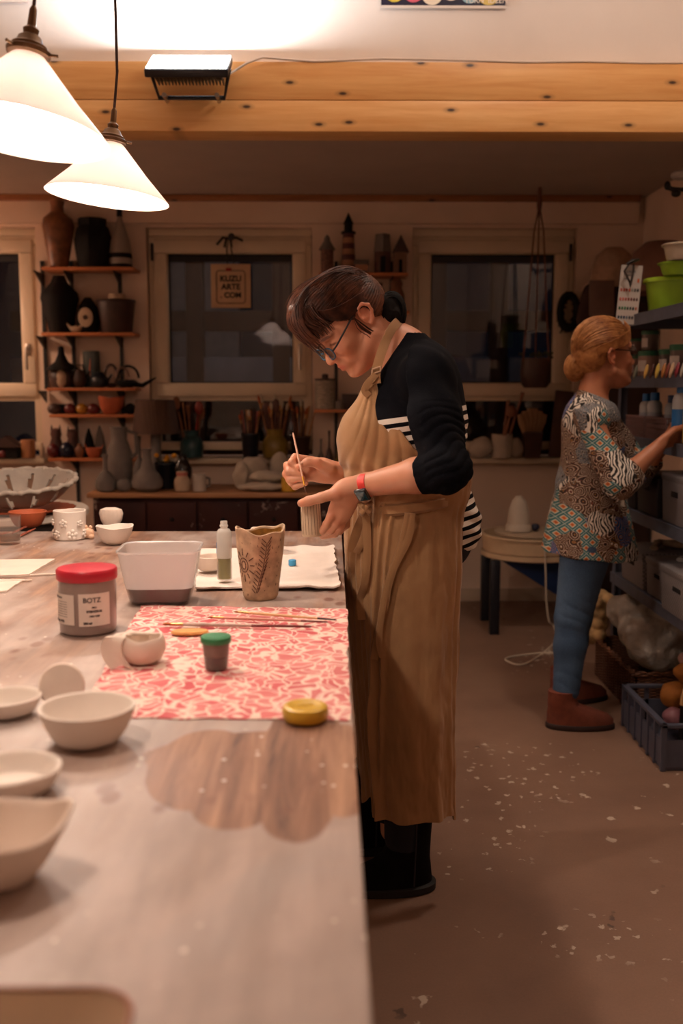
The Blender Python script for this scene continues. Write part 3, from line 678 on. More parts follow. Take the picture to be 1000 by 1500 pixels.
# ellipse-shaped rib tool
c = WZ(272, 931, CZ)
tag(MB().lathe([(0, 0), (.03, 0), (.034, .003), (.031, .006), (0, .007)], 40, fn=lambda p, a, t: (p[0]*1.02, p[1]*.58, p[2])).build('wooden_rib', mat('orange sponge rib', '#cf9455', .8, .15, 50, bump=.4), loc=(c.x+.005, c.y+.015, CZ), rot=.1), 'oval orange-brown rib sponge behind the green-lidded pot', 'sponge')
BRN = mat('lacquered brush wood', '#d0a070', .4, .1, 20, stretch=(1, 1, 1)); DRED = mat('dark red brush handle', '#6a2420', .35, .1); FER = mat('brass ferrule', '#b98c5a', .3, .05, metal=.9); HAIRB = mat('ginger bristle', '#9a5428', .8, .2, 80)
def brush(label, a, b_, tip, za, zb, dark=DRED, split=.78, r0=.0026, m1=BRN):
    A = WZ(a[0], a[1], za); B = WZ(b_[0], b_[1], zb); L = (B-A).length
    q = (B-A).to_track_quat('X', 'Z')
    r = T('paint_brush', label, 'brush', A, tuple(q.to_euler()), 'brushes on the cloth')
    MB().tube([(0, 0, 0), (.006, 0, 0), (tip, 0, 0)], [.0006, r0*.9, r0*.75], 10).build('bristle', HAIRB, r)
    MB().tube([(tip*.9, 0, 0), (tip+.02, 0, 0), (tip+.022, 0, 0)], [r0*.8, r0, r0*.95], 12).build('ferrule', FER, r)
    MB().tube([(tip+.021, 0, 0), (tip+.05, 0, 0), (L*split, 0, 0)], [r0*.9, r0*1.25, r0*.85], 12).build('handle', m1, r)
    MB().tube([(L*split, 0, 0), (L-.004, 0, 0), (L, 0, 0)], [r0*.85, r0*.6, r0*.3], 12).build('handle_end', dark, r)
brush('paint brush with pale handle and black end, rearmost on the cloth', (342, 896), (493, 908), .012, CZ+.004, CZ+.005, mat('black lacquer', '#1c1210', .3, 0), .82)
brush('paint brush with pinkish handle and dark tip, second from the back of the cloth', (305, 904), (480, 911), .010, CZ+.004, CZ+.006, m1=mat('pink lacquer', '#c07c6c', .4, .1))
brush('thick paint brush with worn grey shaft and dark red end, nearest of the three', (238, 914), (456, 918), .018, CZ+.004, CZ+.004, DRED, .6, .0034, mat('worn grey shaft', '#b59a8e', .5, .2, 60))
# ---- things at the far and left end of the table
bowl('white clay bowl with uneven rim at the far edge, behind the square tub', 168, 797, .0545, .052, wb=.015, zamp=.05, foot=.42, ph=.5)
def flower_cup():
    c = tab(97, 793); r = T('flower_cup', 'white clay cylinder cup covered with modelled flowers', 'cup', (c.x, c.y+.045, TZ+.0008))
    fn = wob(.012, 3, 0, .012)
    MB().lathe(vessel([(.043, 0), (.0465, .004), (.047, .05), (.0485, .086)], .004), 48, fn=fn).build('cup_body', BISQ, r)
    for k, (a, z, s) in enumerate(((205, .055, .8), (235, .02, .9), (262, .052, 1), (292, .018, 1.25), (322, .05, .8), (345, .02, 1), (180, .02, .9))):
        M = Matrix.Rotation(R(a), 4, 'Z') @ Matrix.Translation((.048, 0, z)) @ Matrix.Rotation(R(90), 4, 'Y')
        mb = MB()
        for q in range(5): g = q*2*math.pi/5+k; mb.ball((.0085*s*math.cos(g), .0085*s*math.sin(g), .001), (.0052*s, .0052*s, .0032), 10, M=M)
        mb.ball((0, 0, .003), (.004*s,)*2+(.003,), 10, M=M)
        mb.build('clay_flower', BISQ, r)
flower_cup()
def shell_unused():
    c = tab(155, 786); r = T('clay_shell', 'ribbed clay shell shape peeking up behind the uneven white bowl', 'shell', (c.x, c.y+.17, TZ+.03))
    MB().ball((0, 0, 0), (.032, .02, .030), 40).build('shell_body', BISQ2, r)
    for k in range(-4, 5): MB().tube([(.0315*math.sin(k*.33)*math.cos(t), -.020*math.sin(max(.05, t))*.9, .0305*math.cos(k*.33*.6)*math.sin(t)*1.0) for t in [0.3+i*.25 for i in range(6)]], .002, 6).build('shell_rib', BISQ2, r)
c = tab(128, 790)
o = MB(); o.ball((0, 0, .017), (.019, .016, .017), 20); o.ball((.012, -.010, .008), (.010, .009, .008), 12); o.ball((-.015, -.006, .007), (.008, .008, .007), 12); o.ball((-.006, -.002, .035), (.007, .006, .008), 12); o.ball((.008, .0, .034), (.006, .006, .007), 12)
tag(o.build('clay_figurine', mat('peach clay', '#d3ab8e', .7, .08, 20), loc=(c.x, c.y+.01, TZ+.0006)), 'tiny lumpy peach clay figure between the flower cup and the bowl', 'figurine')
def fan_shell():
    c = tab(153, 782); mb = MB()
    mb.lathe([(0, 0), (.018, 0), (.034, .03), (.038, .052), (.034, .064), (.018, .070), (0, .071)], 56, fn=lambda p, a, t: (p[0]*(1+.05*math.cos(16*a)*t), p[1]*.5*(1+.05*math.cos(16*a)*t), p[2]))
    tag(mb.build('clay_shell', BISQ2, loc=(c.x+.0, c.y+.10, TZ+.001)), 'ribbed clay scallop standing behind the uneven white bowl', 'shell')
fan_shell()
bowl('pale clay bowl with a small motif on the towel, partly behind the green bottle', 306, 842, .040, .034, BISQ2, wb=.02, zamp=.03, foot=.5, z=.0115)
def back_plate():
    c = WZ(405, 800, TZ+.07)
    bowl('plain clay bowl hidden mostly behind the carved vase', 392, 812, .047, .070, BISQ2, wb=.02, zamp=.02, foot=.5, z=.0, ph=1.3)
back_plate()
def glass():
    c = tab(8, 800); r = T('drinking_glass', 'clear tumbler with a little water at the left edge of the table', 'glass', (c.x, c.y+.04, TZ+.0008))
    MB().lathe([(0, 0), (.028, 0), (.030, .003), (.034, .082), (.0325, .082), (.0285, .01), (0, .008)], 40).build('glass_wall', glass_mat('clear tumbler', '#fbf8f6', .02, .06, 1.4), r)
    MB().lathe([(0, .0085), (.0282, .0105), (.0295, .026), (0, .026)], 36).build('water', glass_mat('dirty water', '#d8ccc2', .02, .2, 1.33), r)
glass()
def slab():
    r = tag(sheet('clay_slab', [WZ(-60, 824, TZ), WZ(81, 822, TZ), WZ(42, 845, TZ), WZ(-60, 849, TZ)], BISQ2, 24, 12, .006, edge=.002), 'thin rectangular slab of rolled pale clay at the left of the table', 'clay slab')
slab()
sl2 = tag(sheet('clay_offcut', [WZ(-60, 852, TZ), WZ(36, 851, TZ), WZ(10, 868, TZ), WZ(-60, 874, TZ)], BISQ2, 16, 8, .004, edge=.003), 'small clay offcut lying at the left edge before the big slab', 'clay slab')
for k, (a, b_, lab, mm) in enumerate((((0, 850), (50, 848), 'pale modelling stick lying along the clay slab edge', BISQ2), ((45, 842), (90, 840), 'thin pale stick poking out right of the clay slab', BISQ2))):
    A = WZ(a[0], a[1], TZ+.004); B = WZ(b_[0], b_[1], TZ+.004)
    tag(MB().tube([(0, 0, 0), (B-A)*.5, B-A], [.002, .0032, .0018], 10).build('modelling_stick', mm, loc=A+Vector((0, -.004-.012*(k == 0), 0))), lab, 'stick')
RW = mat('reddish tool wood', '#8f4a36', .55, .2, 30)
for k, (a, b_, lab) in enumerate((((18, 781), (45, 768), 'flat reddish wooden tool lying behind the drinking glass'), ((24, 787), (52, 774), 'slim brown wooden tool nearest the flower cup'), ((-20, 790), (14, 779), 'dark wooden tool seen through the drinking glass'))):
    A = WZ(a[0], a[1], TZ+.006); B = WZ(b_[0], b_[1], TZ+.006)
    tag(MB().tube([(0, 0, 0), (B-A)*.2, (B-A)*.75, B-A], [.003, .006, .005, .002], 10, flat=.55).build('wooden_tool', RW, loc=A), lab, 'tool', 'wooden tools behind the glass')
def lace():
    # round side table beyond the work table
    r = T('drum_table', 'round dark drum table with a pale top beyond the left end of the worktable', 'side table', (-1.335, 3.92, 0))
    MB().lathe([(0, .80), (.355, .80), (.36, .805), (.36, .825), (.352, .832), (0, .832)], 64).build('top', mat('pale stone top', '#d9cabc', .5, .06, 8), r)
    MB().lathe([(0, .70), (.335, .70), (.335, .798), (0, .798)], 64).build('drum', mat('dark drum side', '#2a2322', .5, .1), r)
    MB().lathe([(0, .682), (.35, .682), (.352, .698), (0, .698)], 64).build('wooden_ring', wood('ring wood', '#8a5a38', '#b07c50', 3, 0, .5, knots=False), r)
    for k in range(3):
        a = R(90+120*k); MB().cyl((.27*math.cos(a), .27*math.sin(a), .68), (.31*math.cos(a), .31*math.sin(a), 0), .022, .016).build('leg', BLACK, r)
    p = WZ(18, 738, .845); 
    o = MB().lathe([(0, 0), (.10, 0), (.19, .012), (.195, .018), (.19, .020), (.1, .008), (0, .007)], 72, fn=lambda p_, a, t: (p_[0]*(1+.035*math.cos(24*a)*(t > .2)), p_[1]*(1+.035*math.cos(24*a)*(t > .2)), p_[2])).build('terracotta_plate', TERRA, loc=(-1.19, 3.80, .8325))
    tag(o, 'scalloped terracotta plate under the openwork grey bowl', 'plate')
    b = T('openwork_bowl', 'wide grey clay bowl with cut slits and a lumpy rolled rim, at the left edge', 'bowl', (-1.19, 3.80, .868), (R(8), 0, 0))
    def hole(mb, R0, h):
        nA, nZ = 96, 12; P = []; keep = []
        for lay in (0, 1):
            for i in range(nZ+1):
                t = i/nZ; rr = .10+(.205-.10)*t**.8-(.006 if lay else 0); z = h*t**1.3+(.006 if lay else 0)
                for j in range(nA): a = 2*math.pi*j/nA; P.append((rr*math.cos(a), rr*math.sin(a), z))
        s = nA*(nZ+1); fs = []
        def op(i, j): return (j % 8 in (0, 1)) and 1 < i < nZ-2 and not (j % 8 == 1 and (i < 4 or i > nZ-5))
        for i in range(nZ):
            for j in range(nA):
                if op(i, j): continue
                j2 = (j+1) % nA; a = i*nA+j; b_ = i*nA+j2; c_ = (i+1)*nA+j2; d = (i+1)*nA+j
                fs += [(a, b_, c_, d), (s+d, s+c_, s+b_, s+a)]
                for (u, v, oi, oj) in ((a, b_, i-1, j), (c_, d, i+1, j), (b_, c_, i, j2), (d, a, i, (j-1) % nA)):
                    if 0 <= oi < nZ and op(oi, oj): fs.append((v, u, s+u, s+v))
        fs.append(tuple(range(nA))[::-1]); fs.append(tuple(s+j for j in range(nA)))
        return mb.add(P, fs)
    hole(MB(), .2, .085).build('bowl_wall', mat('grey lace clay', '#a09489', .6, .08, 20, bump=.3), b)
    MB().tube([((.207+.004*math.sin(i*2.1))*math.cos(i*2*math.pi/90), (.207+.004*math.sin(i*2.1))*math.sin(i*2*math.pi/90), .087+.003*math.sin(i*1.3)) for i in range(91)], [.0085+.0022*math.sin(i*2.9) for i in range(91)], 10).build('rolled_rim', mat('pale rolled rim', '#b8ab9e', .7, .1, 30, bump=.4), b)
    c = tab(32, 778); tag(MB().lathe(vessel(bowlprof(.062, .05, .5), .005), 40).build('terracotta_bowl', mat('orange clay', '#b45a36', .65, .12, 14), loc=(c.x-.01, c.y+.10, TZ+.0008)), 'terracotta bowl standing behind the drinking glass', 'bowl')
lace()
# ============================================================ sculpting with a distance field (numpy) -> one continuous mesh
V3 = lambda *a: np.array(a, dtype=np.float32)
class Field:
    def __init__(s, lo, hi, h):
        s.lo = np.array(lo, np.float32); s.h = h; s.n = np.ceil((np.array(hi)-s.lo)/h).astype(int)+1
        s.F = np.full(s.n, .2, np.float32)
        s.ax = [s.lo[i]+np.arange(s.n[i], dtype=np.float32)*h for i in range(3)]
    def sub(s, lo, hi, pad):
        a = np.clip(((np.minimum(lo, hi)-pad-s.lo)/s.h).astype(int), 0, s.n); b = np.clip(((np.maximum(lo, hi)+pad-s.lo)/s.h).astype(int)+2, 0, s.n)
        sl = tuple(slice(int(a[i]), int(b[i])) for i in range(3))
        return sl, s.ax[0][sl[0]][:, None, None], s.ax[1][sl[1]][None, :, None], s.ax[2][sl[2]][None, None, :]
    def put(s, sl, d, k, op):
        f = s.F[sl]
        if f.size == 0: return
        if op == '+': h = np.clip(.5+.5*(f-d)/k, 0, 1); s.F[sl] = f+(d-f)*h-k*h*(1-h)
        else:
            d = -d; h = np.clip(.5-.5*(f-d)/k, 0, 1); s.F[sl] = f+(d-f)*h+k*h*(1-h)
    def cone(s, a, b, ra, rb, k=.012, op='+', flat=None):
        a = np.array(a, np.float32); b = np.array(b, np.float32)
        R_ = max(ra, rb); sl, x, y, z = s.sub(a, b, R_+k+3*s.h+.004)
        ba = b-a; L = float(ba@ba)+1e-12
        px, py, pz = x-a[0], y-a[1], z-a[2]
        t = np.clip((px*ba[0]+py*ba[1]+pz*ba[2])/L, 0, 1)
        dx, dy, dz = px-t*ba[0], py-t*ba[1], pz-t*ba[2]
        sc = 1.0
        if flat is not None:
            n, f = np.array(flat[0], np.float32), flat[1]; n = n/np.linalg.norm(n)
            q = (dx*n[0]+dy*n[1]+dz*n[2])*(1/f-1); dx, dy, dz = dx+q*n[0], dy+q*n[1], dz+q*n[2]
            sc = min(1, f)*.5+.5 if f < 1 else 1
        d = (np.sqrt(dx*dx+dy*dy+dz*dz)-(ra+(rb-ra)*t))*sc
        s.put(sl, d, k, op)
    def chain(s, pts, rs, k=.006, **kw):
        for i in range(len(pts)-1): s.cone(pts[i], pts[i+1], rs[i], rs[i+1], k if i else kw.get('k0', k), **{q: v for q, v in kw.items() if q != 'k0'})
    def ell(s, c, r, B=None, k=.012, op='+'):
        c = np.array(c, np.float32); r = np.array(r, np.float32) if not np.isscalar(r) else np.full(3, r, np.float32)
        R_ = float(r.max()); sl, x, y, z = s.sub(c, c, R_+k+3*s.h)
        x, y, z = x-c[0], y-c[1], z-c[2]
        if B is not None: B = np.array(B, np.float32); x, y, z = (x*B[i][0]+y*B[i][1]+z*B[i][2] for i in range(3))
        else: x, y, z = x+0*y+0*z, y+0*x+0*z, z+0*x+0*y
        k0 = np.sqrt((x/r[0])**2+(y/r[1])**2+(z/r[2])**2); k1 = np.sqrt((x/r[0]**2)**2+(y/r[1]**2)**2+(z/r[2]**2)**2)+1e-6
        s.put(sl, k0*(k0-1)/k1, k, op)
    def carve(s, fn, k=.004):                 # intersect everything with fn(x, y, z) <= 0
        x, y, z = s.ax[0][:, None, None], s.ax[1][None, :, None], s.ax[2][None, None, :]
        d = fn(x, y, z)+np.float32(0)*(x+y+z); s.F = np.maximum(s.F, d.astype(np.float32))
    def mesh(s):
        F_ = s.F; neg = F_ < 0; n = neg.shape
        c = np.zeros((n[0]-1, n[1]-1, n[2]-1), np.uint8)
        for i in (0, 1):
            for j in (0, 1):
                for k in (0, 1): c += neg[i:n[0]-1+i, j:n[1]-1+j, k:n[2]-1+k]
        act = (c > 0) & (c < 8); I = np.argwhere(act); idx = np.full(act.shape, -1, np.int32); idx[act] = np.arange(len(I))
        corner = {o: F_[I[:, 0]+o[0], I[:, 1]+o[1], I[:, 2]+o[2]] for o in ((i, j, k) for i in (0, 1) for j in (0, 1) for k in (0, 1))}
        P = np.zeros((len(I), 3), np.float64); C = np.zeros(len(I))
        for o in corner:
            for ax in range(3):
                if o[ax]: continue
                o2 = tuple(1 if q == ax else o[q] for q in range(3)); a, b = corner[o], corner[o2]
                m = (a < 0) != (b < 0); t = np.where(m, a/(np.where(m, a-b, 1)), 0)
                for q in range(3): P[:, q] += np.where(m, o[q]+(t if q == ax else 0), 0)
                C += m
        P = (P/C[:, None]+I)*s.h+s.lo
        Q = []
        for ax in range(3):
            a = [slice(1, n[q]-1) for q in range(3)]; a[ax] = slice(0, n[ax]-1); b = list(a); b[ax] = slice(1, n[ax])
            E = np.argwhere(neg[tuple(a)] != neg[tuple(b)])
            if not len(E): continue
            for q in range(3):
                if q != ax: E[:, q] += 1
            u, v = [q for q in range(3) if q != ax]
            def at(du, dv): G = E.copy(); G[:, u] -= du; G[:, v] -= dv; return idx[G[:, 0], G[:, 1], G[:, 2]]
            q4 = np.stack([at(1, 1), at(0, 1), at(0, 0), at(1, 0)], 1)
            inside = neg[E[:, 0], E[:, 1], E[:, 2]]; flip = inside if ax != 1 else ~inside
            q4[~flip] = q4[~flip][:, ::-1]; Q.append(q4)
        Q = np.concatenate(Q); Q = Q[(Q >= 0).all(1)]
        return P, Q
def vnormals(P, Q):
    n = np.cross(P[Q[:, 2]]-P[Q[:, 0]], P[Q[:, 3]]-P[Q[:, 1]]); N_ = np.zeros_like(P)
    for i in range(4): np.add.at(N_, Q[:, i], n)
    return N_/(np.linalg.norm(N_, axis=1)[:, None]+1e-12)
def relax(P, Q, it=2, lam=.5):
    for _ in range(it):
        S_ = np.zeros_like(P); C = np.zeros(len(P))
        for a, b in ((0, 1), (1, 2), (2, 3), (3, 0)):
            np.add.at(S_, Q[:, a], P[Q[:, b]]); np.add.at(S_, Q[:, b], P[Q[:, a]]); np.add.at(C, Q[:, a], 1); np.add.at(C, Q[:, b], 1)
        P = P+(S_/np.maximum(C, 1)[:, None]-P)*lam
    return P
def np_obj(name, P, Q, m, parent, org, tint=None):
    me = bpy.data.meshes.new(name); P = (P-np.array(org)).astype(np.float32)
    me.vertices.add(len(P)); me.vertices.foreach_set('co', P.ravel())
    k = Q.shape[1]; me.loops.add(Q.size); me.loops.foreach_set('vertex_index', Q.ravel().astype(np.int32))
    me.polygons.add(len(Q)); me.polygons.foreach_set('loop_start', np.arange(0, Q.size, k, dtype=np.int32)); me.polygons.foreach_set('loop_total', np.full(len(Q), k, np.int32))
    me.update(calc_edges=True); me.validate(); me.polygons.foreach_set('use_smooth', [True]*len(me.polygons))
    if tint is not None:
        at = me.color_attributes.new('tint', 'FLOAT_COLOR', 'POINT'); at.data.foreach_set('color', np.concatenate([tint, np.ones((len(tint), 1))], 1).astype(np.float32).ravel())
    o = bpy.data.objects.new(name, me); COL.objects.link(o); me.materials.append(m)
    if parent: o.parent = parent
    return o
def skin_mat(name, c):
    m, t, b = nt(name); n = N(t); v = n.coord()
    at = n('ShaderNodeAttribute', attribute_name='tint')
    base = n.mix(n.ramp(n.noise(v, 22, 4), [(.35, 0.0), (.7, .35)]), c, tuple(x*f for x, f in zip(lin(c)[:3], (.95, .78, .72))))
    t.links.new(n.mix(1.0, base, at.outputs['Color'], 'MULTIPLY'), b.inputs['Base Color'])
    b.inputs['Roughness'].default_value = .48; b.inputs['Subsurface Weight'].default_value = .12; b.inputs['Subsurface Radius'].default_value = (.012, .004, .002); b.inputs['Subsurface Scale'].default_value = .6
    n.bump(b, n.noise(v, 320, 2), .12, .0006); return m
class HeadFrame:
    def __init__(s, O, face, toward, pitch, scale=1.0):     # face: -1 looks to -x, +1 to +x; toward: yaw to the camera (+) ; s<0 side faces the camera
        ph = toward; h = Vector((face*math.cos(ph), -math.sin(ph), 0)); s.fw = h*math.cos(pitch)+Vector((0, 0, -math.sin(pitch)))
        s.up = h*math.sin(pitch)+Vector((0, 0, math.cos(pitch))); s.sd = s.fw.cross(s.up)
        if s.sd.y < 0: s.sd = -s.sd
        s.O = Vector(O); s.k = scale; s.B = [tuple(s.fw), tuple(s.up), tuple(s.sd)]
    def __call__(s, f, u, d=0): return s.O+(s.fw*f+s.up*u+s.sd*d)*s.k
def head(F_, H, neck):
    s = H.k; B = H.B
    F_.ell(H(.004, .043), (.096*s, .080*s, .073*s), B, .01)
    F_.ell(H(.052, .01), (.048*s, .065*s, .058*s), B, .02)
    F_.ell(H(.048, -.045), (.046*s, .062*s, .050*s), B, .02)
    F_.ell(H(.088, .032), (.014*s, .018*s, .05*s), B, .016)
    for q in (-1, 1):
        F_.cone(H(.008, -.05, q*.052), H(.076, -.098, q*.014), .014*s, .013*s, .018)
        F_.ell(H(.070, -.022, q*.034), (.026*s, .026*s, .022*s), B, .016)
        F_.ell(H(.103, .002, q*.034), (.018*s, .013*s, .017*s), B, .010, '-')
        F_.ell(H(.078, .0, q*.032), (.0150*s, .0125*s, .0145*s), B, .004)
        F_.cone(H(.088, .001, q*.026), H(.082, -.002, q*.044), .0032*s, .0028*s, .003)
        F_.cone(H(.097, .017, q*.018), H(.085, .022, q*.05), .006*s, .004*s, .008)
    F_.ell(H(.084, -.098), (.016*s, .014*s, .018*s), B, .016)
    F_.cone(H(.050, -.090), H(.012, -.075), .030*s, .034*s, .02)
    F_.cone(H(.092, .012), H(.1145, -.033), .0075*s, .0095*s, .008)
    F_.ell(H(.113, -.0385), (.0105*s, .009*s, .0105*s), B, .006)
    for q in (-1, 1): F_.ell(H(.102, -.041, q*.011), (.010*s, .0075*s, .007*s), B, .005)
    for q in (-1, 1): F_.ell(H(.106, -.047, q*.0065), (.004*s, .003*s, .003*s), B, .003, '-')
    F_.ell(H(.085, -.062), (.020*s, .022*s, .030*s), B, .014)
    F_.cone(H(.1045, -.0625, 0), H(.094, -.066, -.019), .0052*s, .003*s, .004); F_.cone(H(.1045, -.0625, 0), H(.094, -.066, .019), .0052*s, .003*s, .004)
    F_.cone(H(.101, -.0725, 0), H(.093, -.0685, -.018), .006*s, .003*s, .004); F_.cone(H(.101, -.0725, 0), H(.093, -.0685, .018), .006*s, .003*s, .004)
    F_.cone(H(.109, -.0675, -.019), H(.109, -.0675, .019), .0022*s, .0022*s, .003, '-')
    for q in (-1, 1):                          # ears with helix, bowl and lobe
        E = lambda f, u, o=0: H(f, u, q*(.074+o))
        F_.ell(E(-.008, .004, .002), (.016*s, .026*s, .006*s), B, .005)
        rim = [E(.004+.0, .012, .004), E(.0, .027, .010), E(-.014, .030, .015), E(-.025, .018, .017), E(-.024, .002, .014), E(-.016, -.014, .009), E(-.006, -.022, .006)]
        F_.chain(rim, [.0032*s, .004*s, .0042*s, .0042*s, .004*s, .0042*s, .0055*s], .004)
        F_.ell(E(-.007, .008, .012), (.011*s, .015*s, .006*s), B, .004, '-')
        F_.ell(E(-.001, -.002, .006), (.004*s, .006*s, .004*s), B, .004)
    F_.cone(neck[0], H(-.022, -.035), neck[1], .052*s, .03)
def head_tint(P, H, T_):
    q = P-np.array(H.O); f = q@np.array(H.fw)/H.k; u = q@np.array(H.up)/H.k; d = q@np.array(H.sd)/H.k
    lip = np.exp(-(((u+.0675)/.0075)**2+((f-.103)/.012)**2+(d/.022)**4)); near = (np.abs(f) < .2) & (np.abs(u) < .2) & (np.abs(d) < .12)
    def app(w, c): 
        w = (w*near)[:, None]; T_[:] = T_*(1-w)+T_*np.array(c)*w
    app(np.clip(lip*1.3, 0, 1), (.80, .48, .48))
    for s_ in (-1, 1):
        app(.6*np.exp(-(((u+.022)/.024)**2+((d-s_*.04)/.022)**2+((f-.085)/.03)**2)), (1, .72, .66))
        app(.95*np.clip(1.6*np.exp(-(((u-.021)/.0045)**4+((d-s_*.034)/.019)**4+((f-.092)/.02)**2)), 0, 1), (.28, .2, .18))
        app(.9*np.clip(1.6*np.exp(-(((u+.003)/.003)**2+((d-s_*.034)/.015)**4+((f-.09)/.012)**2)), 0, 1), (.25, .18, .16))
        app(.55*np.exp(-(((u-.004)/.035)**2+((f+.008)/.03)**2+((d-s_*.085)/.02)**2)), (1, .62, .56))
    app(.35*np.exp(-(((u+.038)/.016)**2+((f-.115)/.016)**2)), (1, .7, .66))
def strands(name, paths, r, m, parent, org, n=4):
    mb = MB()
    for p in paths:
        k = len(p); rr = [r*(.35+.65*min(1, 4*min(i/(k-1), 1-i/(k-1))+.1)) for i in range(k)]
        mb.tube([Vector(q)-Vector(org) for q in p], rr, n, caps=False)
    return mb.build(name, m, parent)
def smooth_path(P, n=12):                     # catmull-rom through P
    P = [Vector(p) for p in P]; P = [P[0]*2-P[1]]+P+[P[-1]*2-P[-2]]; out = []
    m = len(P)-3
    for i in range(n+1):
        u = i/n*m; j = min(int(u), m-1); t = u-j; a, b, c, d = P[j:j+4]
        out.append(.5*((2*b)+(c-a)*t+(2*a-5*b+4*c-d)*t*t+(3*b-a-3*c+d)*t**3))
    return out
def hair_mat(name, c1, c2, c3):
    m, t, b = nt(name); n = N(t)
    g = n.noise(n.coord((1, 1, 1)), 55, 3); g2 = n.noise(n.coord(), 7, 2)
    col = n.mix(n.ramp(g2, [(.4, 0.0), (.65, 1.0)]), n.ramp(g, [(.3, c1), (.7, c2)]), n.ramp(g, [(.3, c2), (.75, c3)]))
    t.links.new(col, b.inputs['Base Color']); b.inputs['Roughness'].default_value = .5; b.inputs['Specular IOR Level'].default_value = .3
    return m
# ============================================================ woman at the table
WH = (1.0, 1.0, 1.0)
SKINA = skin_mat('skin', '#c98f72')
def stripes_mat():
    m, t, b = nt('navy and striped jersey'); n = N(t); v = n.coord()
    s = n('ShaderNodeSeparateXYZ', {0: v}); zz = n.math('ADD', s.outputs[2], n.math('MULTIPLY', s.outputs[0], -.16))
    zz = n.math('ADD', zz, n.math('MULTIPLY', n.noise(v, 5, 1), .012))
    fr = n.math('FRACT', n.math('MULTIPLY', zz, 1/.0235)); st = n.math('GREATER_THAN', fr, .45)
    yoke = n.math('GREATER_THAN', zz, W(612, 583, 2.55).z-.16*.16)
    col = n.mix(st, '#0c0b10', '#d9cfc4'); col = n.mix(yoke, col, '#07080f')
    t.links.new(col, b.inputs['Base Color']); b.inputs['Roughness'].default_value = .95; b.inputs['Specular IOR Level'].default_value = .12
    n.bump(b, n.noise(n.coord((1, 1, 1)), 260, 2), .25, .0008); return m
def linen_mat():
    m, t, b = nt('tan linen'); n = N(t); v = n.coord()
    w1 = n('ShaderNodeTexNoise', {'Vector': n.coord((900, 900, 60)), 'Scale': 1, 'Detail': 2}).outputs['Fac']; w2 = n('ShaderNodeTexNoise', {'Vector': n.coord((60, 60, 900)), 'Scale': 1, 'Detail': 2}).outputs['Fac']
    w = n.math('ADD', w1, w2)
    col = n.mix(n.ramp(w, [(.35, 0.0), (.65, 1.0)]), '#92693f', '#9f7750')
    col = n.mix(n.math('MULTIPLY', n.ramp(n.noise(v, 5, 4), [(.5, 0.0), (.7, 1.0)]), .35), col, '#6f4c2e')
    t.links.new(col, b.inputs['Base Color']); b.inputs['Roughness'].default_value = .88; b.inputs['Sheen Weight'].default_value = .2
    n.bump(b, w, .12, .0008)
    return m
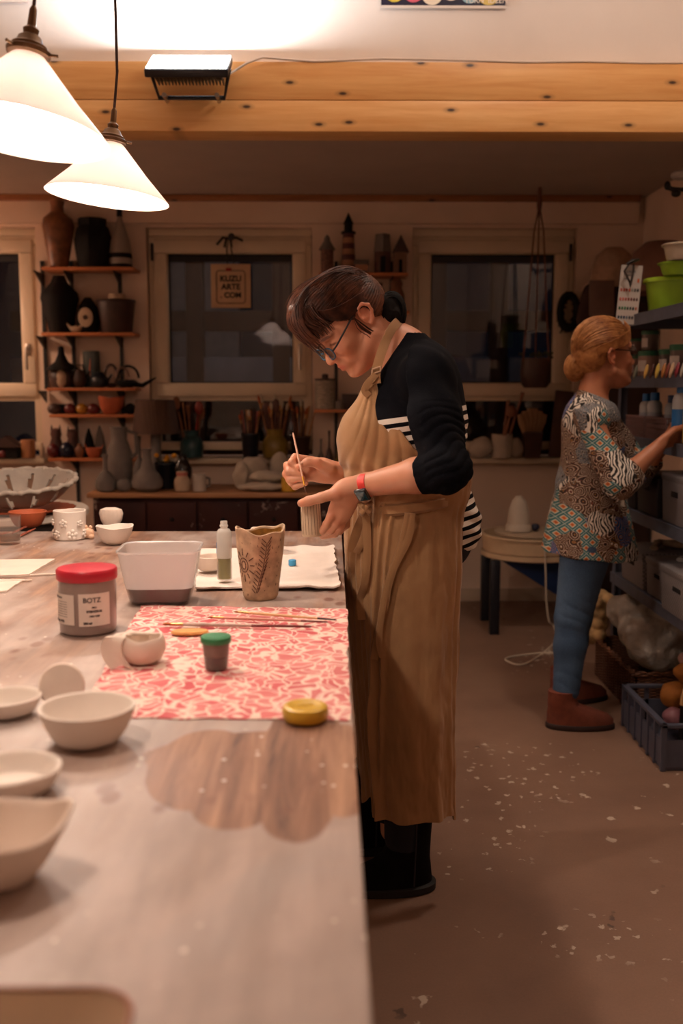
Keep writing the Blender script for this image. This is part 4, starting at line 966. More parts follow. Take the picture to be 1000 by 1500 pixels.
def woman():
    Y0 = 2.55
    def A(px, py, dy=0.0): 
        w = W(px, py, Y0+dy); return w
    org = (A(600, 760).x, Y0, 0)
    root = T('person', 'woman in a tan linen apron and striped top, bent over painting a clay tumbler', 'person', org)
    H = HeadFrame(A(516, 468), -1, R(20), R(43), 1.0)
    nb = A(598, 520)
    near_sh, near_el, near_wr = A(624, 553, -.165), A(654, 688, -.29), A(533, 711, -.19)
    hs = Vector((0, -.095, 0)); fs_ = Vector((0, -.075, 0))
    far_sh, far_el, far_wr = A(617, 552, .165), A(600, 705, .23), A(492, 693, -.03)
    def torso(F_, g=0.0):
        F_.ell(A(612, 772), (.138+g, .15+g*.5, .12+g), k=.05)
        F_.ell(A(640, 765, -.055), (.085+g, .078+g, .10+g), k=.03); F_.ell(A(640, 765, .055), (.085+g, .078+g, .10+g), k=.03)
        F_.cone(A(600, 740), A(598, 625), .128+g, .128+g, .05, flat=((0, 1, 0), 1.12))
        F_.ell(A(600, 615), (.132+g, .15+g, .13+g), k=.04)
        F_.ell(A(613, 560), (.095+g, .165+g, .095+g), k=.04)
        for q in (-1, 1): F_.ell(A(535, 640, q*.065), (.058+g, .062+g, .062+g), k=.03)
        for sh in (near_sh, far_sh): F_.ell(sh, .058+g, k=.03)
        F_.cone(A(606, 540), A(594, 508), .072+g, .046+g*1.2, .035)
    # ---------------- body, one surface from head to ankles
    F_ = Field((A(405, 700).x, Y0-.36, .06), (A(705, 700).x, Y0+.32, A(500, 392).z), .0028)
    torso(F_)
    head(F_, H, (nb, .056))
    for sh, el, wr in ((near_sh, near_el, near_wr), (far_sh, far_el, far_wr)):
        F_.cone(sh, el, .047, .038, .02); mid = el.lerp(wr, .35)
        F_.cone(el, mid, .037, .041, .012); F_.cone(mid, wr, .041, .0265, .012)
        F_.ell(el, .037, k=.012)
    # left hand (near), back of the hand to the camera, wrapped round the tumbler
    K = .005
    F_.cone(near_wr, A(505, 722, -0.188), .0262, .031, .014, flat=((0, 1, .25), .62)); F_.cone(A(512, 720, -0.188), A(499, 748, -0.183), .033, .030, .012, flat=((0, 1, .1), .58))
    F_.chain([A(494, 738, -0.189), A(484, 757, -0.193), A(478, 768, -0.189), A(471, 779, -0.179)], [.0115, .0100, .0092, .0078], K, k0=.009)
    F_.chain([A(500, 746, -0.187), A(493, 766, -0.185), A(484, 777, -0.175), A(470, 783, -0.157)], [.0118, .0104, .0094, .0080], K, k0=.009)
    F_.chain([A(505, 750, -0.177), A(500, 771, -0.167), A(490, 782, -0.151), A(472, 786, -0.135)], [.0112, .0098, .0090, .0075], K, k0=.009)
    F_.chain([A(508, 750, -0.165), A(507, 769, -0.151), A(497, 779, -0.133), A(480, 782, -0.117)], [.0100, .0088, .0080, .0068], K, k0=.008)
    F_.chain([A(517, 716, -0.197), A(494, 722, -0.205), A(470, 729, -0.207), A(452, 734, -0.203), A(441, 737, -0.198)], [.0175, .0155, .0122, .0118, .0095], K, k0=.016)
    # right hand (far), pen grip, palm side to the camera
    F_.cone(far_wr, A(470, 688, -0.038), .0245, .029, .014, flat=((0, 1, 0), .7)); F_.cone(A(474, 690, -0.040), A(458, 688, -0.038), .030, .026, .012, flat=((0, 1, 0), .6))
    F_.chain([A(457, 675, -0.040), A(432, 670, -0.050), A(427, 677, -0.063), A(436, 687, -0.070)], [.0112, .0098, .0088, .0076], K, k0=.009)
    F_.chain([A(455, 681, -0.036), A(421, 682, -0.046), A(423, 691, -0.064), A(440, 693, -0.072)], [.0114, .0102, .0092, .0078], K, k0=.009)
    F_.chain([A(455, 689, -0.036), A(419, 694, -0.046), A(424, 703, -0.062), A(443, 701, -0.070)], [.0108, .0098, .0088, .0075], K, k0=.009)
    F_.chain([A(458, 698, -0.038), A(426, 706, -0.046), A(432, 713, -0.058), A(448, 708, -0.064)], [.0098, .0088, .0078, .0066], K, k0=.008)
    F_.chain([A(482, 688, -0.060), A(464, 678, -0.074), A(450, 677, -0.080), A(438, 684, -0.080)], [.0160, .0128, .0108, .0088], K, k0=.014)
    for q, dx in ((-1, 0), (1, -16)):
        F_.cone(A(602+dx, 800, q*.09), A(596+dx, 1000, q*.09), .085, .062, .03); F_.cone(A(596+dx, 1000, q*.09), A(592+dx, 1215, q*.09), .055, .036, .02)
    P, Q = F_.mesh(); P = relax(P, Q, 1, .3)
    # hand details: tendons, creases
    T_ = np.ones((len(P), 3)); head_tint(P, H, T_)
    def spot(c, r, colr, w=1):
        g = (w*np.exp(-(((P-np.array(c))**2).sum(1))/r**2))[:, None]; T_[:] = T_*(1-g)+T_*np.array(colr)*g
    for c in (A(484, 757, -0.203), A(493, 766, -0.195), A(500, 771, -0.180), A(494, 722, -0.215), A(421, 682, -0.060), A(419, 694, -0.060), A(432, 670, -0.060), A(464, 678, -0.090)): spot(c, .011, (1, .74, .68), .6)
    for c in (A(441, 735, -0.208), A(437, 684, -0.088), A(441, 691, -0.080), A(444, 699, -0.078)): spot(c, .006, (1.12, .98, .98), .9)
    np_obj('body', P, Q, SKINA, root, org, T_)
    # ---------------- jersey
    JM = stripes_mat(); NAVY = mat('navy jersey', '#07080f', .95, .15, 60, bump=.25, bs=260, spec=.12)
    G = Field((A(480, 700).x, Y0-.26, A(600, 835).z), (A(705, 700).x, Y0+.26, A(500, 488).z), .0038)
    torso(G, .009)
    G.ell(A(646, 772, 0), (.100, .115, .11), k=.03)
    ax_, az_ = A(597, 489).x, A(597, 489).z; bx_, bz_ = A(550, 560).x, A(550, 560).z
    G.carve(lambda x, y, z: ((z-bz_)*(ax_-bx_)-(x-bx_)*(az_-bz_))/math.hypot(ax_-bx_, az_-bz_)-.006)
    zc = A(600, 818).z; G.carve(lambda x, y, z: zc-z+.25*(x-.2))
    P, Q = G.mesh(); Nn = vnormals(P, Q)
    d = .0028*np.sin((P[:, 2]*1.0+.4*P[:, 0])*2*math.pi/.045+6*np.sin(P[:, 0]*14))*np.clip((A(600, 600).z-P[:, 2])/.1, 0, 1)
    P = relax(P+Nn*d[:, None], Q, 1); np_obj('striped_top', P, Q, JM, root, org)
    def sleeve(sh, el, wr, side):
        S_ = Field(np.minimum(np.minimum(sh, el), wr)-.09, np.maximum(np.maximum(sh, el), wr)+.09, .0032)
        cuff = el.lerp(wr, .27)
        S_.ell(sh+Vector((-.002, 0, -.008)), .067, k=.03); S_.cone(sh+Vector((0, -side*.01, 0)), el, .066, .051, .03)
        S_.cone(sh, A(607, 520, side*.10), .055, .05, .04)
        S_.ell(sh.lerp(el, .45)+Vector((-.012, 0, 0)), .066, k=.04)
        S_.ell(el, (.054, .052, .050), k=.02); S_.cone(el, el.lerp(wr, .34), .050, .045, .012)
        n_ = np.array((wr-el).normalized()); c_ = np.array(cuff)
        S_.carve(lambda x, y, z: (x-c_[0])*n_[0]+(y-c_[1])*n_[1]+(z-c_[2])*n_[2]-.006)
        P, Q = S_.mesh(); Nn = vnormals(P, Q)
        axv = np.array((el-sh)); L = np.linalg.norm(axv); axv /= L; s_ = ((P-np.array(sh))@axv)/L
        ph = P@np.array([9., 14., 6.]); win = np.clip((s_-.35)/.25, 0, 1)
        w_ = np.abs(np.sin((s_*L)*math.pi/.019+2.2*np.sin(ph*1.7)+2.0*np.sin(ph*.6)+1.2*np.sin(ph*3.1)))**.6
        d = (w_-.6)*.0040*win
        e_ = np.array((wr-el).normalized()); s2 = (P-np.array(el))@e_; d = np.where(s2 > .03, d*.35, d)
        d += .0018*np.sin(ph*6)
        P = relax(P+Nn*d[:, None], Q, 1, .4); return np_obj('sleeve', P, Q, NAVY, root, org)
    sleeve(near_sh, near_el, near_wr, -1); sleeve(far_sh, far_el, far_wr, 1)
    # ---------------- apron
    LIN = linen_mat()
    Bf = Field((A(478, 700).x, Y0-.25, A(600, 722).z), (A(690, 700).x, Y0+.25, A(540, 540).z), .0032)
    for q in (-1, 1):
        Bf.ell(A(537, 645, q*.055), (.076, .09, .085), k=.04)
        Bf.cone(A(552, 552, q*.075), A(545, 615, q*.07), .022, .062, .03)
    Bf.ell(A(552, 690), (.088, .165, .07), k=.05); Bf.ell(A(600, 640), (.135, .172, .12), k=.03); Bf.ell(A(600, 700), (.146, .18, .07), k=.04)
    bx = [(540, 551), (566, 553), (590, 559), (620, 580), (644, 598), (662, 616), (676, 650), (690, 700), (730, 720)]
    zz_ = np.array([A(300, a).z for a, _ in bx][::-1]); xx_ = np.array([A(b, a, -.12).x for a, b in bx][::-1])
    Bf.carve(lambda x, y, z: (x-np.interp(z, zz_, xx_).astype(np.float32)+.10*np.clip(.11-np.abs(y-Y0), 0, 1)*0)*.8)
    tf = A(530, 562).z; Bf.carve(lambda x, y, z: (z-(tf-.06+.075*np.clip(np.abs(y-Y0)/.075, 0, 1)**2))*.8)
    P, Q = Bf.mesh(); Nn = vnormals(P, Q)
    c0 = np.array(A(549, 540)); dx, dz = P[:, 0]-c0[0], P[:, 2]-c0[2]; an = np.arctan2(-dx, -dz); rr = np.hypot(dx, dz)
    edge_ = np.clip((np.interp(P[:, 2], zz_, xx_)-P[:, 0])/.03, 0, 1); d = .0044*(np.abs(np.sin(an*21+1.2*np.sin(rr*14)+5*P[:, 1]))**.6-.6)*(.25+.75*edge_)*np.clip(rr/.1, 0, 1)*np.clip((P[:, 0]-A(505, 600).x)/.05, .15, 1)
    zb = P[:, 2]-A(505, 683).z; d += .0035*np.sin(an*40+P[:, 1]*30)*np.exp(-(zb/.03)**2)-.006*np.exp(-((zb+.002)/.012)**2)
    P = relax(P+Nn*d[:, None], Q, 1, .35); bib = np_obj('apron_bib', P, Q, LIN, root, org)
    def ribbon(name, pts, w, th=.0022, m=LIN, nrm=(0, -1, 0), parent=root, tw=None):
        pts = smooth_path(pts, 24); mb = MB(); k = len(pts); V_ = []
        for i, p in enumerate(pts):
            t_ = (pts[min(i+1, k-1)]-pts[max(i-1, 0)]).normalized(); nn = Vector(tw(i/(k-1)) if tw else nrm); s_ = t_.cross(nn).normalized(); nn = s_.cross(t_)
            ww = w(i/(k-1)) if callable(w) else w
            o_ = Vector(p)-Vector(org)
            for a, b in ((-1, 1), (-.3, 1.5), (.3, 1.5), (1, 1), (1, -1), (-1, -1)): V_.append(o_+s_*ww*a+nn*th*b*.5)
        fs = [(i*6+j, i*6+(j+1) % 6, (i+1)*6+(j+1) % 6, (i+1)*6+j) for i in range(k-1) for j in range(6)]+[tuple(range(6)), tuple((k-1)*6+j for j in range(6))[::-1]]
        return mb.add(V_, fs).build(name, m, parent)
    ribbon('neck_strap', [A(551, 562, -.112), A(550, 547, -.108), A(556, 524, -.094), A(564, 502, -.078), A(573, 483, -.064), A(582, 472, -.035), A(586, 470, 0), A(582, 472, .035), A(573, 483, .064), A(556, 524, .094), A(548, 560, .10)], .0115, .003,
           tw=lambda t: (0, -1, 0) if t < .3 else ((0, 1, 0) if t > .7 else (math.sin((t-.5)*3)*0+.8, -math.cos((t-.3)/.4*math.pi), .6)))
    bk = MB()
    o_ = Vector(org)
    for k in range(2): bk.tube([A(545, 541+7*k, -.113)-o_, A(557, 537+7*k, -.110)-o_], .0018, 8)
    bk.tube([A(545, 541, -.113)-o_, A(545, 548, -.113)-o_], .0018, 8); bk.tube([A(557, 537, -.11)-o_, A(557, 544, -.11)-o_], .0018, 8)
    bk.build('buckle', mat('horn buckle', '#c9a58a', .35, .1), root)
    ribbon('strap_end', [A(550, 548, -.114), A(544, 556, -.117), A(538, 562, -.118), A(534, 572, -.113), A(540, 580, -.112)], .0085, .003)
    # skirt
    rows = [(694, 507, 687), (720, 508, 682), (745, 508, 675), (800, 506, 673), (850, 508, 671), (900, 512, 668), (1000, 519, 664), (1080, 525, 663), (1150, 531, 664), (1158, 532, 664)]
    rz = np.array([A(500, r[0]).z for r in rows][::-1]); rl = np.array([A(r[1], r[0]).x for r in rows][::-1]); rr_ = np.array([A(r[2], r[0], -.1).x for r in rows][::-1])
    folds = [(186, 4, .006, 2, 0), (193, 3, .008, 3, 0), (201, 3.2, .009, 2, 0), (209, 3, .009, 4, 0), (217, 2.6, .009, 8, 0), (225, 2.8, .010, 6, 0), (233, 2.6, .010, -4, 0), (240, 3, .011, -10, 0), (249, 2.6, .013, -26, 0), (256, 2.2, .010, -24, 0), (268, 5, .004, 3, 0), (281, 7, .005, 8, .2), (296, 5, .004, -4, .3), (308, 3, .005, 3, 0), (316, 2.5, .008, 0, 0)]
    folds += [(360-a, w, h_, -d_, e) for a, w, h_, d_, e in folds[:14]]
    def sk(th, z):
        xl = np.interp(z, rz, rl); xr = np.interp(z, rz, rr_); a = (xr-xl)/1.80; cx = xl+a; t = np.clip((rz[-1]-z)/(rz[-1]-rz[0]), 0, 1)
        b = .196+.012*t; g = math.radians(th); dsp = 0
        for (f0, w, h_, dr, e) in folds:
            amp = h_*min(1, .35+2.2*t)*(1-.25*t)*(1 if t > e else max(0, t/e) if e else 1)
            c_ = f0+dr*t; dsp += amp*math.exp(-((th-c_)/w)**2)
        dsp += .005*noise.noise(Vector((th*.06, z*9, 1)))+.0045*(abs(noise.noise(Vector((th*.07+z*4, z*12, 5))))-.2)+.0012*noise.noise(Vector((th*.3, z*40, 9)))
        if 196 < th < 214 and t > .5: dsp += -.012*math.exp(-((th-205)/5)**2)*(t-.5)*2
        dsp -= .012*math.exp(-((th-(198+12*t))/6)**2)*max(0, t-.35)
        g_ = g; e_ = .86
        c, s_ = math.cos(g_), math.sin(g_)
        c = math.copysign(abs(c)**e_, c); s_ = math.copysign(abs(s_)**e_, s_)
        return cx+(a+dsp)*c, Y0+(b+dsp)*s_
    nT, nZ = 300, 110; P = []; hemz = lambda th: .004*math.sin(th*.07)+.0015*math.sin(th*.19)+(-.012 if th > 314 else 0)+(.016*math.exp(-((th-205)/7)**2))+(-.01*math.exp(-((th-196)/5)**2))
    zt, zb_ = rz[-1], rz[0]
    for lay in (0, 1):
        for j in range(nZ+1):
            for i in range(nT+1):
                th = 38+(322-38)*i/nT; t = j/nZ; z = zt+(zb_-zt)*t+hemz(th)*t**6
                x, y = sk(th, z); k = 1-(.004 if lay else 0)/.18
                if t > .975 and not lay: k += .008
                edge_ = min(i, nT-i)
                if edge_ < 5 and not lay: k += .010
                if edge_ < 3: k += .02*math.sin(z*22)*t*(1-edge_/3)
                P.append((org[0]+(x-org[0])*k-org[0], (Y0+(y-Y0)*k)-Y0, z))
    s_ = (nT+1)*(nZ+1); fs = []
    for j in range(nZ):
        for i in range(nT):
            a = j*(nT+1)+i; fs.append((a, a+nT+1, a+nT+2, a+1)); fs.append((s_+a+1, s_+a+nT+2, s_+a+nT+1, s_+a))
    for i in range(nT): a = nZ*(nT+1)+i; fs.append((a, s_+a, s_+a+1, a+1)); a = i; fs.append((a+1, s_+a+1, s_+a, a))
    for j in range(nZ): a = j*(nT+1); fs.append((a, s_+a, s_+a+nT+1, a+nT+1)); a += nT; fs.append((a+nT+1, s_+a+nT+1, s_+a, a))
    MB().add(P, fs).build('apron_skirt', LIN, root)
    def onskirt(px, py, off=.004):           # a point just outside the near side of the skirt, seen at px, py
        z = A(px, py, -.17).z; best = None
        for th in range(182, 321, 2):
            x, y = sk(th, z); e = abs(proj((x, y, z))[0]-px)
            if best is None or e < best[0]: best = (e, x, y)
        return Vector((best[1]-off*.4, best[2]-off, z))
    # waistband: wrapped double belt
    mb = MB(); nT = 120; V_ = []
    prof = [(-.028, .006), (-.031, .018), (-.024, .025), (-.006, .0245), (-.002, .0175), (.004, .0235), (.026, .0245), (.033, .018), (.030, .006)]
    for i in range(nT+1):
        th = 360*i/nT; g = R(th); 
        z0 = A(560, 727).z+(-math.cos(g))*(-.010)+.004*noise.noise(Vector((th*.03, 0, 0)))
        z0 += .020*(1+math.cos(g))*.5
        xl = A(509, 715).x; xr = A(684, 715).x; cx, a = (xl+xr)/2, (xr-xl)/2-.012; b = .196
        for (dz_, off) in prof:
            w_ = .0015*math.sin(th*.9+dz_*200)+.0012*math.sin(th*.37+dz_*90)
            V_.append((cx+(a+off+w_-.008)*math.cos(g)-org[0], (b+off+w_-.008)*math.sin(g), z0+dz_*(1-.0*math.cos(g))))
    k = len(prof); mb.add(V_, [(i*k+j, (i+1)*k+j, (i+1)*k+j+1, i*k+j+1) for i in range(nT) for j in range(k-1)]+[(i*k+k-1, (i+1)*k+k-1, (i+1)*k, i*k) for i in range(nT)])
    mb.build('waistband', LIN, root)
    kn = MB(); kc = onskirt(541, 742, .026)-o_
    kn.tube([kc+Vector((-.016, .006, .010)), kc+Vector((-.004, -.008, .004)), kc+Vector((.010, -.006, -.006)), kc+Vector((.012, .008, -.016))], [.007, .011, .011, .007], 12, flat=.7); kn.tube([kc+Vector((.014, .006, .012)), kc+Vector((.002, -.011, .004)), kc+Vector((-.009, -.006, -.010)), kc+Vector((-.008, .008, -.018))], [.006, .009, .009, .006], 12, flat=.7)
    kn.build('belt_knot', LIN, root)
    def tie(name, pts, w, off=.011): ribbon(name, [onskirt(a, b, off if i else .022) for i, (a, b) in enumerate(pts)], w, .004)
    tie('belt_loop', [(540, 745), (530, 768), (524, 795), (522, 812)], lambda t: .006+.010*math.sin(t*2.2)); tie('belt_loop', [(541, 746), (538, 775), (531, 800), (524, 811)], .008)
    tie('belt_tail', [(608, 748), (598, 785), (580, 830), (566, 880), (556, 930), (549, 962)], lambda t: .0085+.001*math.sin(t*9)); tie('belt_tail', [(603, 748), (592, 790), (572, 845), (561, 890), (558, 935), (561, 958)], .0075)
    tie('belt_tail', [(541, 748), (540, 800), (536, 850), (529, 880), (533, 908)], .0095)
    # trousers
    TR = mat('dark trousers', '#161720', .9, .1, 30)
    G = Field((A(530, 700).x, Y0-.2, .12), (A(705, 700).x, Y0+.2, A(600, 740).z), .005)
    G.ell(A(618, 785), (.13, .165, .10), k=.04); G.ell(A(646, 790, -.06), (.072, .07, .08), k=.02); G.ell(A(646, 790, .06), (.072, .07, .08), k=.02)
    for q, dx in ((-1, 0), (1, -16)):
        G.cone(A(608+dx, 830, q*.085), A(598+dx, 1000, q*.085), .093, .072, .03); G.cone(A(598+dx, 1000, q*.085), A(592+dx, 1225, q*.085), .068, .052, .02)
    P, Q = G.mesh(); np_obj('trousers', P, Q, TR, root, org)
    # boots
    BT = mat('black suede', '#0f0c0e', .95, .2, 40, bump=.3, bs=150, spec=.15)
    def boot(cx, cy, rot):
        r = MB(); secs = []
        # loft: shaft rings downwards (heel at +x, toe at -x)
        sh = [(.255, .060, .058, 0), (.25, .062, .060, 0), (.20, .061, .058, .0), (.15, .058, .055, .0), (.115, .058, .052, -.002), (.09, .064, .052, -.008), (.07, .080, .052, -.022), (.05, .105, .053, -.045), (.032, .128, .055, -.066), (.022, .138, .056, -.076)]
        V_ = []; n_ = 40
        for (z, a, b, ox) in sh:
            for j in range(n_):
                g = 2*math.pi*j/n_; c, s2 = math.cos(g), math.sin(g); bb = b*(1-.12*(c < 0)*abs(c) if z < .08 else 1)
                V_.append((ox+a*math.copysign(abs(c)**.85, c), bb*math.copysign(abs(s2)**.85, s2)+(.002*math.sin(z*90+g*2)), z))
        fs = [(i*n_+j, (i+1)*n_+j, (i+1)*n_+(j+1) % n_, i*n_+(j+1) % n_) for i in range(len(sh)-1) for j in range(n_)]+[tuple(range(n_)), tuple((len(sh)-1)*n_+j for j in range(n_))[::-1]]
        e = bpy.data.objects.new('boot', None); COL.objects.link(e); e.parent = root; e.location = (cx-org[0], cy-org[1], 0); e.rotation_euler = (0, 0, rot)
        MB().add(V_, fs).build('boot_upper', BT, e)
        V_ = []
        for (z, gr) in ((.0005, .001), (.003, .004), (.020, .005), (.024, .0)):
            for j in range(n_):
                g = 2*math.pi*j/n_; c, s2 = math.cos(g), math.sin(g); b = .057*(1-.12*(c < 0)*abs(c))
                V_.append((-.074+(.142+gr)*math.copysign(abs(c)**.85, c), (b+gr)*math.copysign(abs(s2)**.85, s2), z))
        fs = [(i*n_+j, i*n_+(j+1) % n_, (i+1)*n_+(j+1) % n_, (i+1)*n_+j) for i in range(3) for j in range(n_)]+[tuple(range(n_))[::-1], tuple(3*n_+j for j in range(n_))]
        MB().add(V_, fs).build('sole', mat('black rubber sole', '#0b0a0b', .7, .1, 40), e)
        MB().tube([(.012, -.0605, .25), (.012, -.0600, .2), (.012, -.058, .15), (.010, -.055, .10), (.008, -.054, .03)], .0022, 6).build('side_seam', mat('boot piping', '#241d20', .8, 0), e)
    hb = WZ(634, 1292, 0)
    boot(hb.x-.068, 2.475, R(3)); boot(hb.x-.150, 2.70, R(-4))
    # ---------------- hair
    HM = hair_mat('dark brown hair', '#1c0e0a', '#4a2617', '#8a5236')
    G = Field(np.array(H.O)-.22, np.array(H.O)+.22, .0028); B = H.B
    G.ell(H(.003, .048), (.102, .085, .080), B, .01); G.ell(H(.066, .094), (.046, .040, .058), B, .03); G.ell(H(-.02, .02), (.090, .075, .080), B, .02)
    G.cone(H(.098, .112, -.01), H(.112, .098, .0), .022, .018, .02)
    C_ = np.array(H.O); fw, up, sd = (np.array(v) for v in (H.fw, H.up, H.sd))
    def cutf(x, y, z):
        f = (x-C_[0])*fw[0]+(y-C_[1])*fw[1]+(z-C_[2])*fw[2]; u = (x-C_[0])*up[0]+(y-C_[1])*up[1]+(z-C_[2])*up[2]
        line = np.interp(f, [-.12, -.05, -.028, -.018, .0, .02, .045, .07, .095, .14], [-.045, -.035, -.02, .022, .030, .012, .030, .052, .068, .075])
        return (line.astype(np.float32)-u)*.8
    G.carve(cutf)
    P, Q = G.mesh(); P = relax(P, Q, 2); Nn = vnormals(P, Q)
    q = P-C_; f, u, s2 = q@fw, q@up-.05, q@sd; al = np.arctan2(s2, u)
    P = P+Nn*(.0011*np.sin(al*70+8*np.sin(f*12))+.0008*np.sin(al*160+f*30))[:, None]
    np_obj('hair', P, Q, HM, root, org)
    rnd = random.Random(5); paths = []
    def hull(f, u, s2, k=1.0):
        d = Vector((f, u, s2)).normalized(); t = 1/math.sqrt((d.x/.1025)**2+(d.y/.0855)**2+(d.z/.0805)**2)*k
        return H(.003+d.x*t, .048+d.y*t, d.z*t)
    for i in range(620):                        # swept back over the crown to the bun
        al = rnd.uniform(-1.75, 1.75); t0 = rnd.uniform(.14, .5); t1 = rnd.uniform(.7, .97); P_ = []; kk = rnd.uniform(1.0, 1.04)
        for j in range(10):
            t = t0+(t1-t0)*j/9; g = math.pi*t*.93
            a2 = al*(1-.25*t)
            P_.append(hull(math.cos(g), math.sin(g)*math.cos(a2)-.25*t*t, math.sin(g)*math.sin(a2), kk+.012*math.sin(t*9+i)))
        paths.append(P_)
    for i in range(330):                        # fringe falling over the forehead and temple
        s0 = rnd.uniform(-.062, .040); l_ = rnd.uniform(.6, 1.0); dr = rnd.uniform(-.012, .012); h_ = rnd.uniform(-.006, .010)
        out = 1-.35*(abs(s0)/.06)**2
        pts = [H(.040, .138*out+.004, s0*.8), H(.085, .136*out+h_, s0*.95), H(.118*out+h_, .112, s0*1.05+dr*.3), H(.128*out+h_, .082, s0*1.12+dr*.6), H((.126-.01*rnd.random())*out, .050, s0*1.15+dr), H((.118+.008*rnd.random())*out+(.0), .050-.036*l_, s0*1.12+dr*1.4)]
        paths.append(smooth_path(pts, 13)[:int(8+6*l_)])
    for i in range(150):                        # side locks from the temple to behind the ear (camera side and far side)
        q_ = -1 if i % 3 else 1; a = rnd.uniform(-.012, .02)
        pts = [H(.088, .085+a, q_*.050), H(.062, .058+a, q_*.077), H(.03, .040+a*1.2, q_*.084), H(.0, .036+a, q_*.086), H(-.03, .030+a, q_*.082), H(-.075, .020+a*.6, q_*.055)]
        paths.append(smooth_path(pts, 12))
    for i in range(70):                         # long wisps hanging in front of the brow
        s0 = rnd.uniform(-.06, .025); q = rnd.uniform(-.016, .014); e = rnd.uniform(-.03, .02)
        paths.append(smooth_path([H(.055+q*.4, .138+q*.3, s0*.8), H(.098+q*.4, .124+q*.3, s0), H(.124+q*.4, .092, s0*1.1), H(.128+q*.4, .058, s0*1.15), H(.121+q*.3, .022+e, s0*1.1)], 13))
    for i in range(60):                         # loose volume on the crown
        s0 = rnd.uniform(-.05, .05); q = rnd.uniform(.0, .012)
        paths.append(smooth_path([H(.10, .122+q, s0), H(.06, .134+q, s0*1.1), H(.01, .130+q, s0*1.2), H(-.04, .108+q, s0*1.2), H(-.085, .05+q, s0)], 12))
    for i in range(14):
        a = rnd.uniform(-.01, .01); paths.append(smooth_path([H(.02, .02, -.078), H(.02+a, -.012, -.074), H(.008+a, -.045, -.066), H(-.004+a*2, -.075, -.058)], 10))
    strands('hair_strands', paths, .00105, HM, root, org)
    Bc = A(573, 458, .0); G = Field(np.array(Bc)-.07, np.array(Bc)+.07, .0028)
    G.ell(Bc, (.036, .036, .050), k=.01); G.ell(A(560, 447), (.024, .024, .020), k=.02)
    P, Q = G.mesh(); Nn = vnormals(P, Q); qq = P-np.array(Bc); P = P+Nn*(.0016*np.sin(np.arctan2(qq[:, 2], qq[:, 0])*3+qq[:, 1]*160+qq[:, 0]*60))[:, None]
    np_obj('hair_bun', P, Q, mat('nearly black hair', '#0c0707', .7, .3, 50, spec=.2), root, org)
    paths = []
    for i in range(160):
        a0 = rnd.uniform(0, 6.28); w_ = rnd.uniform(-.9, .9)
        paths.append([Bc+Vector((.037*math.cos(a0+j*.28)*math.cos(w_),   .038*math.sin(w_), .0515*math.sin(a0+j*.28)*math.cos(w_)))*(1+.04*math.sin(i)) for j in range(10)])
    strands('bun_strands', paths, .0010, mat('nearly black hair', '#100a0a'), root, org)
    tc = A(552, 445)-o_; MB().tube([tc+Vector((.004*math.sin(t), .024*math.cos(t), .019*math.sin(t))) for t in [i*.45 for i in range(15)]], .0045, 8).build('hair_tie', mat('black hair tie', '#0c0a0c', .8, 0), root)
    # ---------------- glasses
    GB = mat('blue black frame', '#1c4f6e', .3, .1, coat=.3); GD = mat('black temple', '#14161c', .35, .1)
    gl = MB(); lens = MB()
    for q_ in (-1, 1):
        c = (.116, -.014, q_*.031); ring = []
        for i in range(29):
            g = 2*math.pi*i/28; ring.append(H(.116-.10*abs(q_)*(abs(.024*math.cos(g)*q_+c[2])-.02)**2*0-.006*abs(math.cos(g)), c[1]+.0165*math.copysign(abs(math.sin(g))**.7, math.sin(g))+.002*math.cos(g)*q_, c[2]+.0245*math.copysign(abs(math.cos(g))**.75, math.cos(g)))-o_)
        gl.tube(ring, .0019, 6, caps=False)
        lens.add([p*1 for p in ring[:-1]]+[p+(-H.fw)*.0015 for p in ring[:-1]], [tuple(range(28)), tuple(range(28, 56))[::-1]]+[(i, (i+1) % 28, 28+(i+1) % 28, 28+i) for i in range(28)])
    gl.tube([H(.117, -.010, -.008)-o_, H(.120, -.006, 0)-o_, H(.117, -.010, .008)-o_], .0019, 6)
    gl.build('glasses_frame', GB, root)
    lens.build('lens', glass_mat('spectacle lens', '#e8ecea', .02, .04, 1.5), root, smooth=False)
    for q_ in (-1, 1): MB().tube([H(.110, -.010, q_*.056)-o_, H(.095, -.004, q_*.068)-o_, H(.05, .012, q_*.0755)-o_, H(.01, .026, q_*.079)-o_, H(-.015, .026, q_*.084)-o_, H(-.03, .008, q_*.082)-o_], .0022, 6).build('temple_arm', GD, root)
    # ---------------- watch
    wdir = (near_el-near_wr).normalized(); wc = near_wr+wdir*.004; q_ = wdir.to_track_quat('Z', 'Y').to_matrix().to_4x4(); M = Matrix.Translation(wc-o_) @ q_
    RED = mat('coral red silicone', '#d8352c', .5, .05)
    mbw = MB(); V_ = []; n_ = 40
    for (r_, z) in ((.0275, -.0125), (.0300, -.0115), (.0308, 0), (.0300, .0115), (.0275, .0125)):
        for j in range(n_): g = 2*math.pi*j/n_; V_.append((r_*math.cos(g), r_*.98*math.sin(g), z))
    mbw.add(V_, [(i*n_+j, i*n_+(j+1) % n_, (i+1)*n_+(j+1) % n_, (i+1)*n_+j) for i in range(4) for j in range(n_)], M)
    mbw.build('watch_strap', RED, root)
    wf = M.inverted() @ (A(536, 733, -.24)-o_); g = math.atan2(wf.y, wf.x)
    MM = M @ Matrix.Rotation(g, 4, 'Z') @ Matrix.Translation((.033, 0, 0))
    MB().box((0, 0, 0), (.010, .036, .032), b=.004, M=MM).build('watch_case', mat('dark watch case', '#15202a', .2, .1, coat=.8), root)
    MB().box((.0055, 0, 0), (.002, .028, .024), b=.0008, M=MM).build('watch_face', mat('teal watch screen', '#0f3a4a', .1, .1, coat=1), root)
    # ---------------- what she holds
    tcn = A(459, 762, -.075); 
